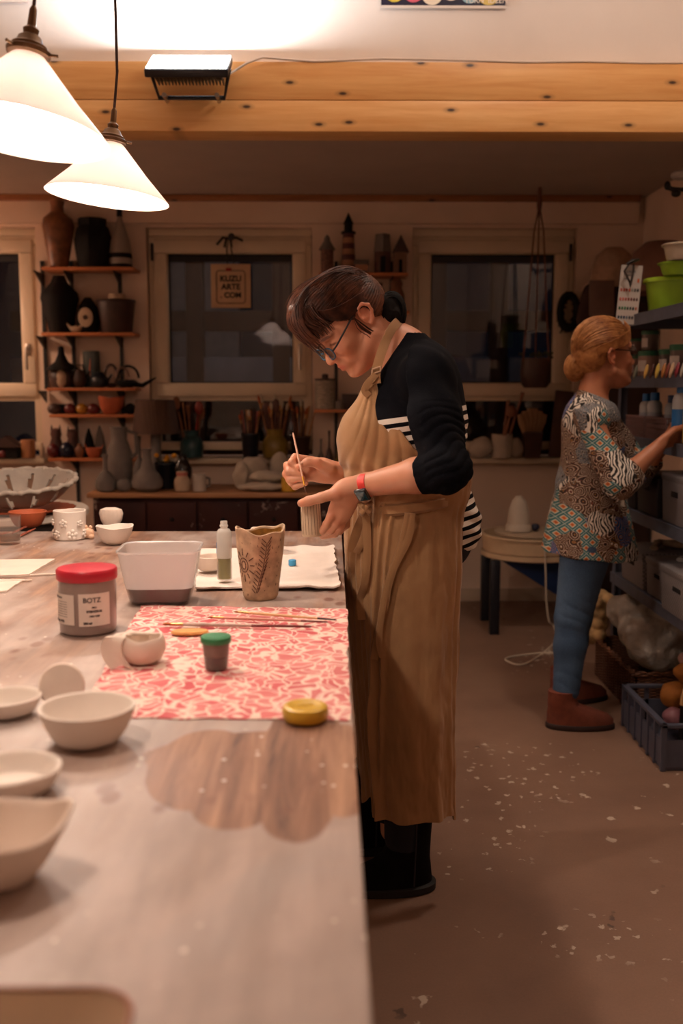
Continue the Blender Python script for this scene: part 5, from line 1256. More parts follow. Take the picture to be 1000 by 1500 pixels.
    t = T('clay_tumbler', 'small ribbed clay tumbler held in her left hand, being painted', 'tumbler', A(457, 785, -.168), (R(0), R(-3), 0))
    hh = .083
    MB().lathe(vessel([(.0225, 0), (.0242, .003), (.0240, .03), (.0236, .055), (.0238, hh)], .003), 48, fn=lambda p, a, tt: (p[0]*(1+.012*math.cos(18*a)*(1 if abs(tt-.25) < .2 else .2)), p[1]*(1+.012*math.cos(18*a)*(1 if abs(tt-.25) < .2 else .2)), p[2])).build('tumbler_wall', mat('pale ribbed clay', '#c2a88e', .75, .1, 30, bump=.3), t)
    for k in range(9): 
        a = R(200+18*k); MB().tube([(.0243*math.cos(a), .0243*math.sin(a), .006), (.0241*math.cos(a), .0241*math.sin(a), .04), (.0239*math.cos(a), .0239*math.sin(a), hh-.004)], .00045, 5).build('incised_line', mat('brown line', '#5b4234', .8, 0), t)
    a, b = A(429, 634, -.066), A(448, 722, -.138)
    qd = (b-a).to_track_quat('X', 'Z'); L = (b-a).length
    br = T('paint_brush', 'thin pale paint brush held upright in her right hand', 'paint brush', a, tuple(qd.to_euler()))
    MB().tube([(0, 0, 0), (.004, 0, 0), (L*.45, 0, 0), (L*.74, 0, 0)], [.0012, .0022, .0028, .0022], 12).build('handle', mat('pale pink handle', '#d8a890', .4, .05), br)
    MB().tube([(L*.735, 0, 0), (L*.88, 0, 0)], [.0023, .0018], 12).build('ferrule', mat('yellow brass ferrule', '#d8a43a', .3, .05, metal=.7), br)
    MB().tube([(L*.875, 0, 0), (L*.95, 0, 0), (L, 0, 0)], [.0017, .0018, .0005], 10).build('bristle', mat('brown bristle', '#5a3320', .8, .1), br)
woman()
# ============================================================ woman at the shelf
def tunic_mat():
    m, t, b = nt('patchwork paisley print'); n = N(t); v = n.coord()
    wv = n('ShaderNodeTexNoise', {'Vector': v, 'Scale': 6, 'Detail': 2}); o = n('ShaderNodeVectorMath', {0: wv.outputs['Color'], 1: (.10, .10, .10)}, operation='MULTIPLY'); vv = n('ShaderNodeVectorMath', {0: v, 1: o.outputs[0]}, operation='ADD').outputs[0]
    reg = n('ShaderNodeTexVoronoi', {'Vector': vv, 'Scale': 10.5}); rc = n('ShaderNodeSeparateColor', {0: reg.outputs['Color']}).outputs[0]
    # zebra
    wz = n('ShaderNodeTexWave', {'Vector': vv, 'Scale': 26, 'Distortion': 9, 'Detail': 1.5, 'Detail Scale': 1.2}).outputs['Fac']
    zeb = n.ramp(wz, [(.48, '#17110f'), (.56, '#e2d8cb')])
    # diamonds
    s3 = n('ShaderNodeSeparateXYZ', {0: v})
    a = n.math('ABSOLUTE', n.math('SUBTRACT', n.math('FRACT', n.math('MULTIPLY', n.math('ADD', s3.outputs[2], n.math('MULTIPLY', s3.outputs[0], .9)), 24)), .5))
    b_ = n.math('ABSOLUTE', n.math('SUBTRACT', n.math('FRACT', n.math('MULTIPLY', n.math('SUBTRACT', s3.outputs[2], n.math('MULTIPLY', s3.outputs[0], .9)), 24)), .5))
    mx = n.math('MAXIMUM', a, b_)
    dia = n.ramp(mx, [(.0, '#b5501c'), (.12, '#c97a34'), (.19, '#cfc2ae'), (.27, '#2f6f72'), (.40, '#173c42'), (.455, '#9fb5b0')], 'CONSTANT')
    # paisley rings
    pv = n('ShaderNodeTexVoronoi', {'Vector': vv, 'Scale': 26}); rings = n.math('FRACT', n.math('MULTIPLY', pv.outputs['Distance'], 5.5))
    pais = n.ramp(rings, [(.0, '#1c1210'), (.35, '#6a3020'), (.55, '#d9cbb8'), (.72, '#2a1b18'), (.86, '#9a6a3a')], 'CONSTANT')
    pv2 = n('ShaderNodeTexVoronoi', {'Vector': vv, 'Scale': 60}); r2 = n.math('FRACT', n.math('MULTIPLY', pv2.outputs['Distance'], 3.2))
    spk = n.ramp(r2, [(.0, '#2a211f'), (.4, '#bfb6ae'), (.6, '#33292c'), (.8, '#8f9aa5')], 'CONSTANT')
    blu = n.ramp(rings, [(.0, '#1f4a86'), (.4, '#2f7ab5'), (.6, '#d98a4a'), (.75, '#1a2a50')], 'CONSTANT')
    col = n.mix(n.math('GREATER_THAN', rc, .24), zeb, pais)
    col = n.mix(n.math('GREATER_THAN', rc, .52), col, dia); col = n.mix(n.math('GREATER_THAN', rc, .74), col, spk); col = n.mix(n.math('GREATER_THAN', rc, .86), col, blu)
    t.links.new(col, b.inputs['Base Color']); b.inputs['Roughness'].default_value = .7
    n.bump(b, n.noise(v, 200, 2), .15, .0006); return m
def denim_mat():
    m, t, b = nt('blue denim'); n = N(t); v = n.coord()
    w = n('ShaderNodeTexNoise', {'Vector': n.coord((300, 300, 900), (0, .5, 0)), 'Scale': 1, 'Detail': 2}).outputs['Fac']
    col = n.mix(n.ramp(n.noise(v, 4, 4), [(.35, 0.0), (.7, 1.0)]), n.ramp(w, [(.3, '#22364f'), (.7, '#3d5877')]), n.ramp(w, [(.3, '#3a5370'), (.7, '#5d7896')]))
    t.links.new(col, b.inputs['Base Color']); b.inputs['Roughness'].default_value = .85; n.bump(b, w, .3, .0008); return m
def woman2():
    Y0 = 3.86
    def A(px, py, dy=0.0): return W(px, py, Y0+dy)
    org = (A(850, 800).x, Y0, 0); o_ = Vector(org)
    root = T('person', 'woman with a blond ponytail, patchwork tunic and jeans reaching to the shelf', 'person', org)
    SK = skin_mat('skin', '#b87a5a')
    H = HeadFrame(A(882, 524), 1, R(-15), R(-10), 1.07)
    nb = A(866, 588)
    nsh, nel, nwr = A(866, 614, -.15), A(906, 708, -.235), A(968, 650, -.18)
    fsh, fel, fwr = A(880, 614, .15), A(935, 690, .12), A(982, 640, -.06)
    def torso(F_, g=0.0, lo=True):
        F_.ell(A(866, 610), (.085+g, .15+g, .075+g), k=.03)
        F_.cone(A(864, 630), A(862, 715), .095+g, .098+g, .04, flat=((0, 1, 0), 1.25))
        F_.ell(A(860, 770), (.115+g, .15+g, .12+g), k=.05)
        F_.ell(A(845, 785, -.0), (.09+g, .14+g, .09+g), k=.03)
        for q in (-1, 1): F_.ell(A(888, 655, q*.06), (.055+g, .055+g, .06+g), k=.03)
        for sh in (nsh, fsh): F_.ell(sh, .048+g, k=.03)
        F_.cone(A(862, 600), A(868, 575), .065+g, .046+g, .03)
    F_ = Field((A(790, 700).x-.05, Y0-.36, .04), (A(1010, 700).x+.1, Y0+.36, A(800, 455).z), .0034)
    torso(F_); head(F_, H, (nb, .052))
    for sh, el, wr in ((nsh, nel, nwr), (fsh, fel, fwr)):
        F_.cone(sh, el, .042, .036, .02); mid = el.lerp(wr, .35); F_.cone(el, mid, .035, .037, .012); F_.cone(mid, wr, .037, .024, .012)
    K = .006
    def hand(wr, dirv, up_, sgn):
        d = Vector(dirv).normalized(); u = Vector(up_); u = (u-d*u.dot(d)).normalized(); s_ = d.cross(u)*sgn
        P_ = lambda a, b, c: wr+d*a+u*b+s_*c
        F_.cone(P_(-.005, 0, 0), P_(.075, 0, 0), .025, .034, .012, flat=(tuple(s_), .5))
        for i, (b0, L) in enumerate(((.027, .9), (.009, 1.0), (-.009, .94), (-.026, .76))):
            F_.chain([P_(.08, b0, 0), P_(.08+.040*L, b0*1.15, .008), P_(.08+.058*L, b0*1.15, .028), P_(.08+.062*L, b0*1.1, .046)], [.0105, .0095, .0088, .0075], K, k0=.009)
        F_.chain([P_(.015, .022, .008), P_(.05, .046, .022), P_(.082, .048, .036), P_(.105, .040, .046)], [.0150, .0125, .0110, .009], K, k0=.014)
    hand(nwr, (A(1000, 634, -.10)-nwr), (0, -.25, 1), 1)
    hand(fwr, (A(1010, 632, -.02)-fwr), (0, .25, 1), -1)
    knn, ann = A(838, 905, -.09), A(829, 1010, -.14)
    knf, anf = A(842, 905, .10), A(834, 985, .17)
    for hp, kn, an in ((A(858, 800, -.085), knn, ann), (A(858, 800, .085), knf, anf)):
        F_.cone(hp, kn, .085, .055, .03); F_.cone(kn, an, .053, .036, .02)
    P, Q = F_.mesh(); T_ = np.ones((len(P), 3)); head_tint(P, H, T_); np_obj('body', P, Q, SK, root, org, T_)
    # tunic with sleeves
    TM = tunic_mat()
    G = Field((A(790, 700).x-.02, Y0-.34, A(800, 822).z), (A(965, 700).x, Y0+.30, A(800, 568).z), .0042)
    torso(G, .012); G.cone(A(858, 720), A(853, 806), .118, .158, .04, flat=((0, 1, 0), 1.2)); G.cone(A(880, 730), A(886, 808), .09, .120, .04, flat=((0, 1, 0), 1.2))
    zt = A(850, 803).z; G.carve(lambda x, y, z: (zt-.02+.10*(x-A(850, 800).x)*-1-z)*.95)
    a0, b0 = A(838, 566), A(892, 590); dd = b0-a0; nl = math.hypot(dd.x, dd.z)
    G.carve(lambda x, y, z: ((x-a0.x)*(-dd.z)+(z-a0.z)*dd.x)/nl)
    P, Q = G.mesh(); Nn = vnormals(P, Q); zr = np.clip((A(850, 650).z-P[:, 2])/.35, 0, 1); an_ = np.arctan2(P[:, 1]-Y0, P[:, 0]-org[0])
    d = .0028*np.sin(an_*7+4*P[:, 2])*zr+.004*np.sin(P[:, 2]*38+an_*3)*np.clip(1-np.abs(P[:, 2]-A(850, 700).z)/.15, 0, 1)
    np_obj('tunic', P+Nn*d[:, None], Q, TM, root, org)
    def sleeve(sh, el, wr, cf):
        S_ = Field(np.minimum(np.minimum(sh, el), wr)-.09, np.maximum(np.maximum(sh, el), wr)+.09, .004)
        S_.ell(sh, .060, k=.02); S_.cone(sh, el, .060, .060, .03); S_.ell(el, .060, k=.02); S_.cone(el, el.lerp(wr, cf+.1), .056, .058, .015)
        n_ = np.array((wr-el).normalized()); c_ = np.array(el.lerp(wr, cf)); S_.carve(lambda x, y, z: (x-c_[0])*n_[0]+(y-c_[1])*n_[1]+(z-c_[2])*n_[2])
        P, Q = S_.mesh(); Nn = vnormals(P, Q); ph = P@np.array([20., 12., 32.]); d = .004*np.sin(ph)+.002*np.sin(ph*2.3)
        np_obj('sleeve', P+Nn*d[:, None], Q, TM, root, org)
    sleeve(nsh, nel, nwr, .36); sleeve(fsh, fel, fwr, .40)
    ts = MB(); tp = A(911, 722, -.10)-o_
    ts.tube([A(905, 640, -.10)-o_, A(909, 680, -.115)-o_, tp], .0016, 6); ts.ball(tp, .007, 10)
    for k in range(12): g = k*.52; ts.tube([tp, tp+Vector((.006*math.cos(g), .006*math.sin(g), -.02)), tp+Vector((.010*math.cos(g), .010*math.sin(g), -.052))], .0016, 5)
    ts.build('tassel', mat('cream tassel', '#c9b8a4', .8, .1), root)
    # jeans
    G = Field((A(790, 700).x-.02, Y0-.3, .06), (A(915, 700).x, Y0+.36, A(850, 770).z), .0042)
    G.ell(A(859, 790), (.118, .155, .10), k=.03)
    for hp, kn, an in ((A(858, 805, -.085), knn, ann), (A(858, 805, .085), knf, anf)):
        G.cone(hp, kn, .098, .066, .03); G.cone(kn, kn.lerp(an, .4), .064, .060, .02); G.cone(kn.lerp(an, .4), an, .060, .050, .02)
    P, Q = G.mesh(); Nn = vnormals(P, Q); w_ = np.zeros(len(P))
    for kz, am in ((A(838, 895, -.09).z, .0022), (A(830, 995, -.14).z, .002), (A(858, 815).z, .001)): w_ += am*np.exp(-((P[:, 2]-kz)/.07)**2)
    d = w_*(np.abs(np.sin(P[:, 2]*62+P[:, 0]*30+3*np.sin(P[:, 1]*23+P[:, 2]*9)))**.5-.6)*1.5
    np_obj('jeans', P+Nn*d[:, None], Q, denim_mat(), root, org)
    # ankle boots
    BM = mat('rust brown suede', '#6b3320', .8, .2, 30, bump=.15); SM = mat('dark boot sole', '#2b1712', .7, .1)
    def boot(hx, cy, rot, z=0):
        e = bpy.data.objects.new('boot', None); COL.objects.link(e); e.parent = root; e.location = (hx-org[0], cy-org[1], z); e.rotation_euler = (0, 0, rot)
        n_ = 36; sh = [(.150, .050, .046, .052), (.148, .055, .050, .052), (.12, .053, .047, .05), (.095, .060, .046, .056), (.078, .088, .047, .085), (.060, .116, .048, .110), (.040, .127, .050, .121), (.02, .128, .050, .122)]
        V_ = []
        for (zz, a, b, ox) in sh:
            for j in range(n_): g = 2*math.pi*j/n_; c, s2 = math.cos(g), math.sin(g); V_.append((ox+a*math.copysign(abs(c)**.85, c), b*(1-.2*(c > 0)*c*(zz < .09))*s2, zz))
        fs = [(i*n_+j, (i+1)*n_+j, (i+1)*n_+(j+1) % n_, i*n_+(j+1) % n_) for i in range(len(sh)-1) for j in range(n_)]+[tuple(range(n_)), tuple((len(sh)-1)*n_+j for j in range(n_))[::-1]]
        MB().add(V_, fs).build('boot_upper', BM, e)
        V_ = []
        for (zz, gr) in ((.0005, 0), (.004, .003), (.018, .003), (.022, 0)):
            for j in range(n_): g = 2*math.pi*j/n_; c, s2 = math.cos(g), math.sin(g); V_.append((.122+(.130+gr)*math.copysign(abs(c)**.85, c), (.051+gr)*(1-.2*(c > 0)*c)*s2, zz))
        MB().add(V_, [(i*n_+j, i*n_+(j+1) % n_, (i+1)*n_+(j+1) % n_, (i+1)*n_+j) for i in range(3) for j in range(n_)]+[tuple(range(n_))[::-1], tuple(3*n_+j for j in range(n_))]).build('sole', SM, e)
    b1 = WZ(803, 1066, 0); boot(b1.x, 3.72, R(-4)); b2 = WZ(788, 1012, 0); boot(b2.x+.02, 4.02, R(12))
    # hair
    HM = hair_mat('dark blond hair', '#7a4826', '#b27844', '#d9a468')
    C_ = np.array(H.O); fw, up, sd = (np.array(v) for v in (H.fw, H.up, H.sd)); B = H.B
    G = Field(C_-.2, C_+.2, .0034); G.ell(H(.000, .050), (.112, .100, .086), B, .01); G.ell(H(-.03, .01), (.085, .075, .078), B, .02)
    def cutf(x, y, z):
        f = ((x-C_[0])*fw[0]+(y-C_[1])*fw[1]+(z-C_[2])*fw[2])/H.k; u = ((x-C_[0])*up[0]+(y-C_[1])*up[1]+(z-C_[2])*up[2])/H.k
        return (np.interp(f, [-.12, -.05, -.03, -.02, .0, .02, .05, .08, .12], [-.05, -.04, -.015, .024, .030, .024, .048, .072, .095]).astype(np.float32)-u)*.8
    G.carve(cutf); P, Q = G.mesh(); P = relax(P, Q, 2); np_obj('hair', P, Q, HM, root, org)
    rnd = random.Random(9); paths = []
    def hull(f, u, s2, k=1.0):
        d = Vector((f, u, s2)).normalized(); t = 1/math.sqrt((d.x/.105)**2+(d.y/.094)**2+(d.z/.081)**2)*k; return H(d.x*t, .050+d.y*t, d.z*t)
    for i in range(420):
        al = rnd.uniform(-1.7, 1.7); t0 = rnd.uniform(.15, .5); t1 = rnd.uniform(.75, 1.0); kk = rnd.uniform(.99, 1.05); P_ = []
        for j in range(9):
            t = t0+(t1-t0)*j/8; g = math.pi*t*.95; P_.append(hull(math.cos(g), math.sin(g)*math.cos(al*(1-.3*t))-.3*t*t, math.sin(g)*math.sin(al*(1-.3*t)), kk+.02*math.sin(t*7+i)))
        paths.append(P_)
    for i in range(90):
        q_ = 1 if i % 4 else -1; a = rnd.uniform(-.01, .02); paths.append(smooth_path([H(.085, .10+a, -q_*.03), H(.085, .07+a, -q_*.065), H(.05, .045+a*1.4, -q_*.082), H(.0, .038+a, -q_*.088), H(-.05, .025+a, -q_*.075), H(-.10, .0+a*.5, -q_*.03)], 11))
    Bc = A(842, 538, .0)
    for i in range(240):
        a0 = rnd.uniform(0, 6.28); w_ = rnd.uniform(-1.1, 1.1); rr = rnd.uniform(.9, 1.06)
        paths.append([Bc+Vector((.040*rr*math.cos(a0+j*.3)*math.cos(w_), .040*rr*math.sin(w_), .052*rr*math.sin(a0+j*.3)*math.cos(w_))) for j in range(11)])
    strands('hair_strands', paths, .0016, HM, root, org)
    G = Field(np.array(Bc)-.08, np.array(Bc)+.08, .0036); G.ell(Bc, (.036, .036, .048), k=.01); G.ell(A(852, 522), (.022, .022, .02), k=.02); P, Q = G.mesh(); np_obj('hair_bun', P, Q, HM, root, org)
    gm = mat('tortoise frame', '#3a2018', .35, .1)
    for q_ in (-1, 1):
        MB().tube([H(.100, .006, q_*.056)-o_, H(.05, .016, q_*.076)-o_, H(.0, .026, q_*.082)-o_, H(-.02, .02, q_*.085)-o_], .002, 6).build('temple_arm', gm, root)
    gl = MB()
    for q_ in (-1, 1): gl.tube([H(.104, .004+.018*math.sin(g), q_*.032+.024*math.cos(g))-o_ for g in [2*math.pi*i/24 for i in range(25)]], .0018, 6, caps=False)
    gl.tube([H(.104, .006, -.008)-o_, H(.108, .010, 0)-o_, H(.104, .006, .008)-o_], .0018, 6); gl.build('glasses_frame', gm, root)
woman2()
# ============================================================ metal shelving and its contents along the right wall
SX0, SX1, SYF, SYN = 1.275, 1.78, 4.50, 3.02        # front edge x, back x, far y, near y
STEEL = mat('blue grey enamelled steel', '#565a68', .5, .12, 20)
ZSH = [.47, .79, 1.10, 1.355, 1.615]
def shelving():
    r = T('metal_shelving', 'grey steel shelving rack standing along the right wall', 'shelf', (0, 0, 0))
    for x in (SX0+.012, SX1-.012):
        for y in (SYF-.02, SYN+.02):
            MB().box((x, y, .81), (.004, .04, 1.62)).box((x+(.016 if x < 1.5 else -.016), y, .81), (.036, .004, 1.62)).build('upright', STEEL, r, smooth=False)
    for z in ZSH:
        mb = MB().box(((SX0+SX1)/2, (SYF+SYN)/2, z-.004), (SX1-SX0, SYF-SYN, .006))
        for x in (SX0+.003, SX1-.003): mb.box((x, (SYF+SYN)/2, z-.026), (.004, SYF-SYN, .046))
        for y in (SYF-.003, SYN+.003): mb.box(((SX0+SX1)/2, y, z-.026), (SX1-SX0, .004, .046))
        mb.build('shelf_board', STEEL, r, smooth=False)
shelving()
def sh(px, k, dx=0.0, Y=None, d=.0012):           # a spot on shelf k; Y from the pixel column when the thing stands dx behind the front edge
    x = SX0+dx
    if Y is None: Y = x/((px-487)/F)*1.0
    return Vector((x, Y, ZSH[k]+d))
def box_lid(label, Y, k, w, d, h, m, lid=True, dx=.01, grp=None, holes=True):
    r = T('storage_box', label, 'box', (SX0+dx+d/2, Y, ZSH[k]+.001), 0, grp)
    MB().box((0, 0, h/2), (d, w, h), taper=1.04, b=.006).build('box_body', m, r)
    if lid: MB().box((0, 0, h+.006), (d*1.06, w*1.06, .028), b=.006).build('lid', m, r)
    if holes: MB().box((-d/2-.0035, 0, h*.68), (.004, w*.26, h*.13), b=.0015).build('handle_slot', mat('dark slot', '#0d0a0c', .8, 0), r)
    return r
def rattan(name, c):
    m, t, b = nt(name); n = N(t)
    ck = n('ShaderNodeTexChecker', {'Vector': n.coord((1, 1, 1)), 'Scale': 110, 'Color1': lin(c), 'Color2': tuple(x*.6 for x in lin(c)[:3])+(1,)})
    t.links.new(ck.outputs[0], b.inputs['Base Color']); b.inputs['Roughness'].default_value = .5; n.bump(b, ck.outputs[1], .6, .002); return m
GR = rattan('woven grey plastic', '#8e8788'); GR2 = mat('grey plastic', '#7d7678', .5, .05)
box_lid('grey lidded plastic box, furthest of three on the lower steel shelf', 4.20, 0, .30, .34, .135, GR, grp='grey lidded boxes')
box_lid('grey lidded plastic box, middle one of three on the lower steel shelf', 3.87, 0, .26, .34, .135, GR, dx=.012, grp='grey lidded boxes')
box_lid('grey lidded plastic box, nearest of three and cut by the right edge', 3.55, 0, .34, .36, .15, GR, dx=-.02, grp='grey lidded boxes')
tag(MB().tube([(-.09, -.06, .012), (-.03, .05, .02), (.05, -.04, .014), (.10, .04, .02), (.02, .07, .01), (-.06, .02, .024)], [.018, .024, .02, .022, .018, .012], 10, flat=.6).build('crumpled_bag', mat('beige paper', '#a8957f', .8, .15, 30, bump=.5), loc=(SX0+.16, 4.17, .47+.157)), 'crumpled beige paper lying on the furthest grey box lid', 'paper')
tag(MB().tube([(-.09, -.04, .012), (-.02, .05, .018), (.05, -.04, .014), (.09, .05, .016)], [.016, .02, .02, .012], 10, flat=.6).build('crumpled_bag', mat('clear film', '#a39a94', .3, .15, 30, bump=.5), loc=(SX0+.17, 3.86, .47+.157)), 'crumpled clear film lying on the middle grey box lid', 'film')
BK = mat('black plastic crate', '#17151c', .5, .1)
box_lid('black plastic box at the far end of the middle shelf', 4.30, 1, .22, .3, .15, BK, lid=False)
box_lid('black plastic box in the middle of the middle shelf', 4.03, 1, .26, .3, .16, BK, lid=False)
box_lid('light grey lidded box on the middle shelf at the right edge', 3.70, 1, .28, .3, .17, GR2)
# mesh baskets and bottles on the third shelf
def mesh_basket(label, Y, w, m):
    r = T('mesh_basket', label, 'basket', (SX0+.09, Y, ZSH[2]+.001)); h = .085; d = .16
    mb = MB().box((0, 0, .002), (d, w, .004)).box((0, 0, h), (d+.008, .004, .006), M=Matrix.Translation((0, w/2, 0))).box((0, 0, h), (d+.008, .004, .006), M=Matrix.Translation((0, -w/2, 0))).box((d/2, 0, h), (.004, w, .006)).box((-d/2, 0, h), (.004, w, .006))
    for s in (-1, 1):
        mb.box((s*d/2, 0, h*.5), (.0025, w, .004)); mb.box((s*d/2, 0, h*.25), (.0025, w, .004)); mb.box((s*d/2, 0, h*.75), (.0025, w, .004)); mb.box((0, s*w/2, h*.5), (d, .0025, .004)); mb.box((0, s*w/2, h*.25), (d, .0025, .004)); mb.box((0, s*w/2, h*.75), (d, .0025, .004))
        k = 0
        while k*.010 < w: mb.box((s*d/2, -w/2+k*.010, h/2), (.0025, .0045, h)); k += 1
        k = 0
        while k*.010 < d: mb.box((-d/2+k*.010, s*w/2, h/2), (.0045, .0025, h)); k += 1
    mb.build('basket_mesh', m, r, smooth=False)
BASK = mat('mauve brown plastic', '#7d5f5c', .5, .08)
mesh_basket('mauve plastic mesh basket on the third shelf, left one', 4.235, .25, BASK)
mesh_basket('mauve plastic mesh basket on the third shelf, right one', 3.965, .25, BASK)
WP = mat('white bottle plastic', '#a9a9ab', .4, .04); BLU = mat('blue cap plastic', '#1f6fb8', .4, .05)
def bottle_b(label, x, Y, z, r0, h, capm, lab=None):
    r = T('glaze_bottle', label, 'bottle', (x, Y, z), 0, 'blue capped bottles on the third shelf')
    MB().lathe([(0, 0), (r0-.002, 0), (r0, .003), (r0, h*.70), (r0*.85, h*.78), (r0*.5, h*.82), (r0*.5, h*.84), (0, h*.84)], 24).build('bottle_body', WP, r)
    MB().lathe([(0, h*.82), (r0*.62, h*.82), (r0*.6, h), (0, h)], 20).build('cap', capm, r)
    MB().lathe([(r0+.0006, h*.2), (r0+.0006, h*.55)], 24, close=False).build('label', lab or mat('grey bottle label', '#8c8f96', .6, .2, 60), r)
zb = ZSH[2]+.0055
bottle_b('white bottle with blue cap standing in the left mesh basket', SX0+.075, 4.30, zb, .027, .175, BLU)
bottle_b('white bottle with blue cap, second from the left in the left mesh basket', SX0+.075, 4.185, zb, .030, .18, BLU)
bottle_b('white bottle with blue cap at the back of the right mesh basket', SX0+.09, 4.02, zb, .027, .17, mat('dark blue cap', '#163a6e', .4, 0))
def big_bottle():
    bottle_b('tall white bottle with blue cap and bright blue and yellow label beside the reaching hands', SX0+.045, 3.77, ZSH[2]+.001, .036, .225, BLU, mat('bright blue label', '#2b6fb0', .5, 0))
big_bottle()
tag(MB().lathe([(0, 0), (.03, 0), (.032, .003), (.032, .15), (.02, .17), (.012, .175), (.012, .19), (0, .19)], 24).build('yellow_bottle', mat('pale yellow bottle', '#c9a862', .5, .1), loc=(SX0+.045, 3.66, ZSH[2]+.001)), 'pale yellow bottle at the right edge next to the tall blue-capped bottle', 'bottle')
for k, (dx, Y, lab) in enumerate(((.06, 4.085, 'small white jar at the front between the mesh baskets'), (.06, 4.02+.065, ''),)):
    if lab: tag(MB().lathe([(0, 0), (.02, 0), (.022, .003), (.022, .045), (.024, .046), (.024, .058), (0, .058)], 24).build('white_jar', WP, loc=(SX0+.2, 4.05, ZSH[2]+.001)), lab.replace('at the front', 'behind'), 'jar')
# jars with green lids on the fourth shelf
GL = mat('dark green lid', '#1f5a3c', .45, .08)
def jar_b(label, dx, Y, z, r0, h, c):
    r = T('glaze_jar', label, 'jar', (SX0+dx, Y, z), 0, 'green lidded glaze jars on the fourth shelf')
    MB().lathe([(0, 0), (r0-.002, 0), (r0, .003), (r0, h*.8), (0, h*.8)], 26).build('jar_body', mat('jar '+c, c, .3, .08, coat=.4), r)
    MB().lathe([(0, h*.8), (r0+.003, h*.8), (r0+.003, h*.97), (r0, h), (0, h)], 26).build('lid', GL, r)
    n_ = 8; P = []
    for rad in (r0+.0012, r0+.0004):
        for i in range(n_+1): a = R(175+62*i/n_); P += [(rad*math.cos(a), rad*math.sin(a), h*.18), (rad*math.cos(a), rad*math.sin(a), h*.62)]
    MB().add(P, [(2*i, 2*i+2, 2*i+3, 2*i+1) for i in range(n_)]).build('label', mat('white jar label', '#b9aca4', .6, .1, 60), r)
z4 = ZSH[3]+.001
for (px, dx, lev, r0, h, c, lab) in ((928, .09, 0, .042, .098, '#7a5a50', 'green lidded jar of brown glaze nearest the blond woman, bottom row'), (947, .08, 0, .046, .105, '#8a6a5c', 'green lidded jar with a big white label, second of the bottom row'), (976, .10, 0, .040, .105, '#4a3a38', 'dark jar with green lid, third of the bottom row'), (995, .08, 0, .047, .115, '#5f4a44', 'largest green lidded jar by the right edge, bottom row')):
    x = SX0+dx; Y = x*F/(px-487); jar_b(lab, dx, Y, z4, r0, h, c)
for (px, dx, zb_, r0, h, c, lab) in ((948, .08, .106, .034, .085, '#5a4a40', 'smaller labelled jar stacked on the second jar'), (929, .09, .099, .036, .07, '#6a4a40', 'small jar stacked on the jar nearest the blond woman')):
    x = SX0+dx; Y = x*F/(947 if px == 948 else 928); Y = x*F/((947 if px == 948 else 928)-487); jar_b(lab, dx, Y, z4+zb_, r0, h, c)
EGGC = ['#a0382c', '#6a6a5a', '#c9a050', '#4a2a24', '#c9b050', '#a8703c', '#7a3a2c', '#c9a888', '#7a1f2c', '#9a9488', '#b8905a']
for i, px in enumerate((920, 928, 943.5, 952, 960, 969, 975, 981, 989, 997, 1005)):
    x = SX0-.012; Y = x*F/(px-487)
    z = W(px, 534, Y).z
    tag(MB().ball((0, 0, 0), (.007, .0135, .030), 16).build('glaze_sample', mat('sample '+EGGC[i], EGGC[i], .35, .2, 60), loc=(x-.002, Y, ZSH[3]+.015), rot=(R(-6+3*(i % 4)), R(12), 0)),
        ['small red', 'mottled grey', 'large yellow', 'dark brown', 'tall yellow', 'streaky orange', 'rust red', 'cream', 'deep crimson', 'pale grey', 'sandy'][i]+' oval glaze sample hanging on the fourth shelf edge', 'glaze sample', 'oval glaze samples along the shelf edge')
# on top of the rack
z5 = ZSH[4]+.001
def bucket(label, px, dx, z, r0, h, m, rim, tilt=0):
    x = SX0+dx; Y = x*F/(px-487); r = T('plastic_tub', label, 'tub', (x, Y, z), (0, tilt, 0))
    MB().lathe(vessel([(r0*.72, 0), (r0*.80, .008), (r0*.96, h*.9), (r0*.98, h)], .003), 40).build('tub_body', m, r)
    MB().lathe([(r0*.97, h*.90), (r0*1.07, h*.90), (r0*1.09, h*.97), (r0*1.03, h*1.02), (r0*.97, h)], 40).build('rim', rim, r)
LIME = mat('lime green plastic', '#8fb82a', .4, .06); LIME2 = mat('bright lime rim', '#a9cf35', .4, .04); IV = mat('ivory plastic', '#b8aa96', .5, .05)
bucket('lime green plastic tub with a thick rim on top of the rack', 971, .15, z5, .098, .145, LIME, LIME2)
bucket('second lime green tub stacked inside the big lime tub', 983, .15, z5+.150, .075, .05, LIME, LIME)
bucket('ivory tub stacked on the lime green tubs', 988, .15, z5+.204, .075, .065, IV, IV)
x = SX0+.03; Y = 3.56
tag(MB().box((0, 0, .085), (.12, .20, .17), taper=1.1, b=.02).build('plastic_bag', mat('frosted bag', '#9c918d', .35, .15, 12, bump=.6, bs=30), loc=(x+.05, Y, z5)), 'frosted plastic bag bulging on top of the rack at the right edge', 'bag')
tag(MB().box((0, 0, .06), (.18, .2, .12), b=.003).build('cardboard_box', mat('brown cardboard', '#8a5f44', .8, .08), loc=(SX0+.39, 4.35, z5)), 'open brown cardboard box on top of the rack behind the colour chart', 'box')
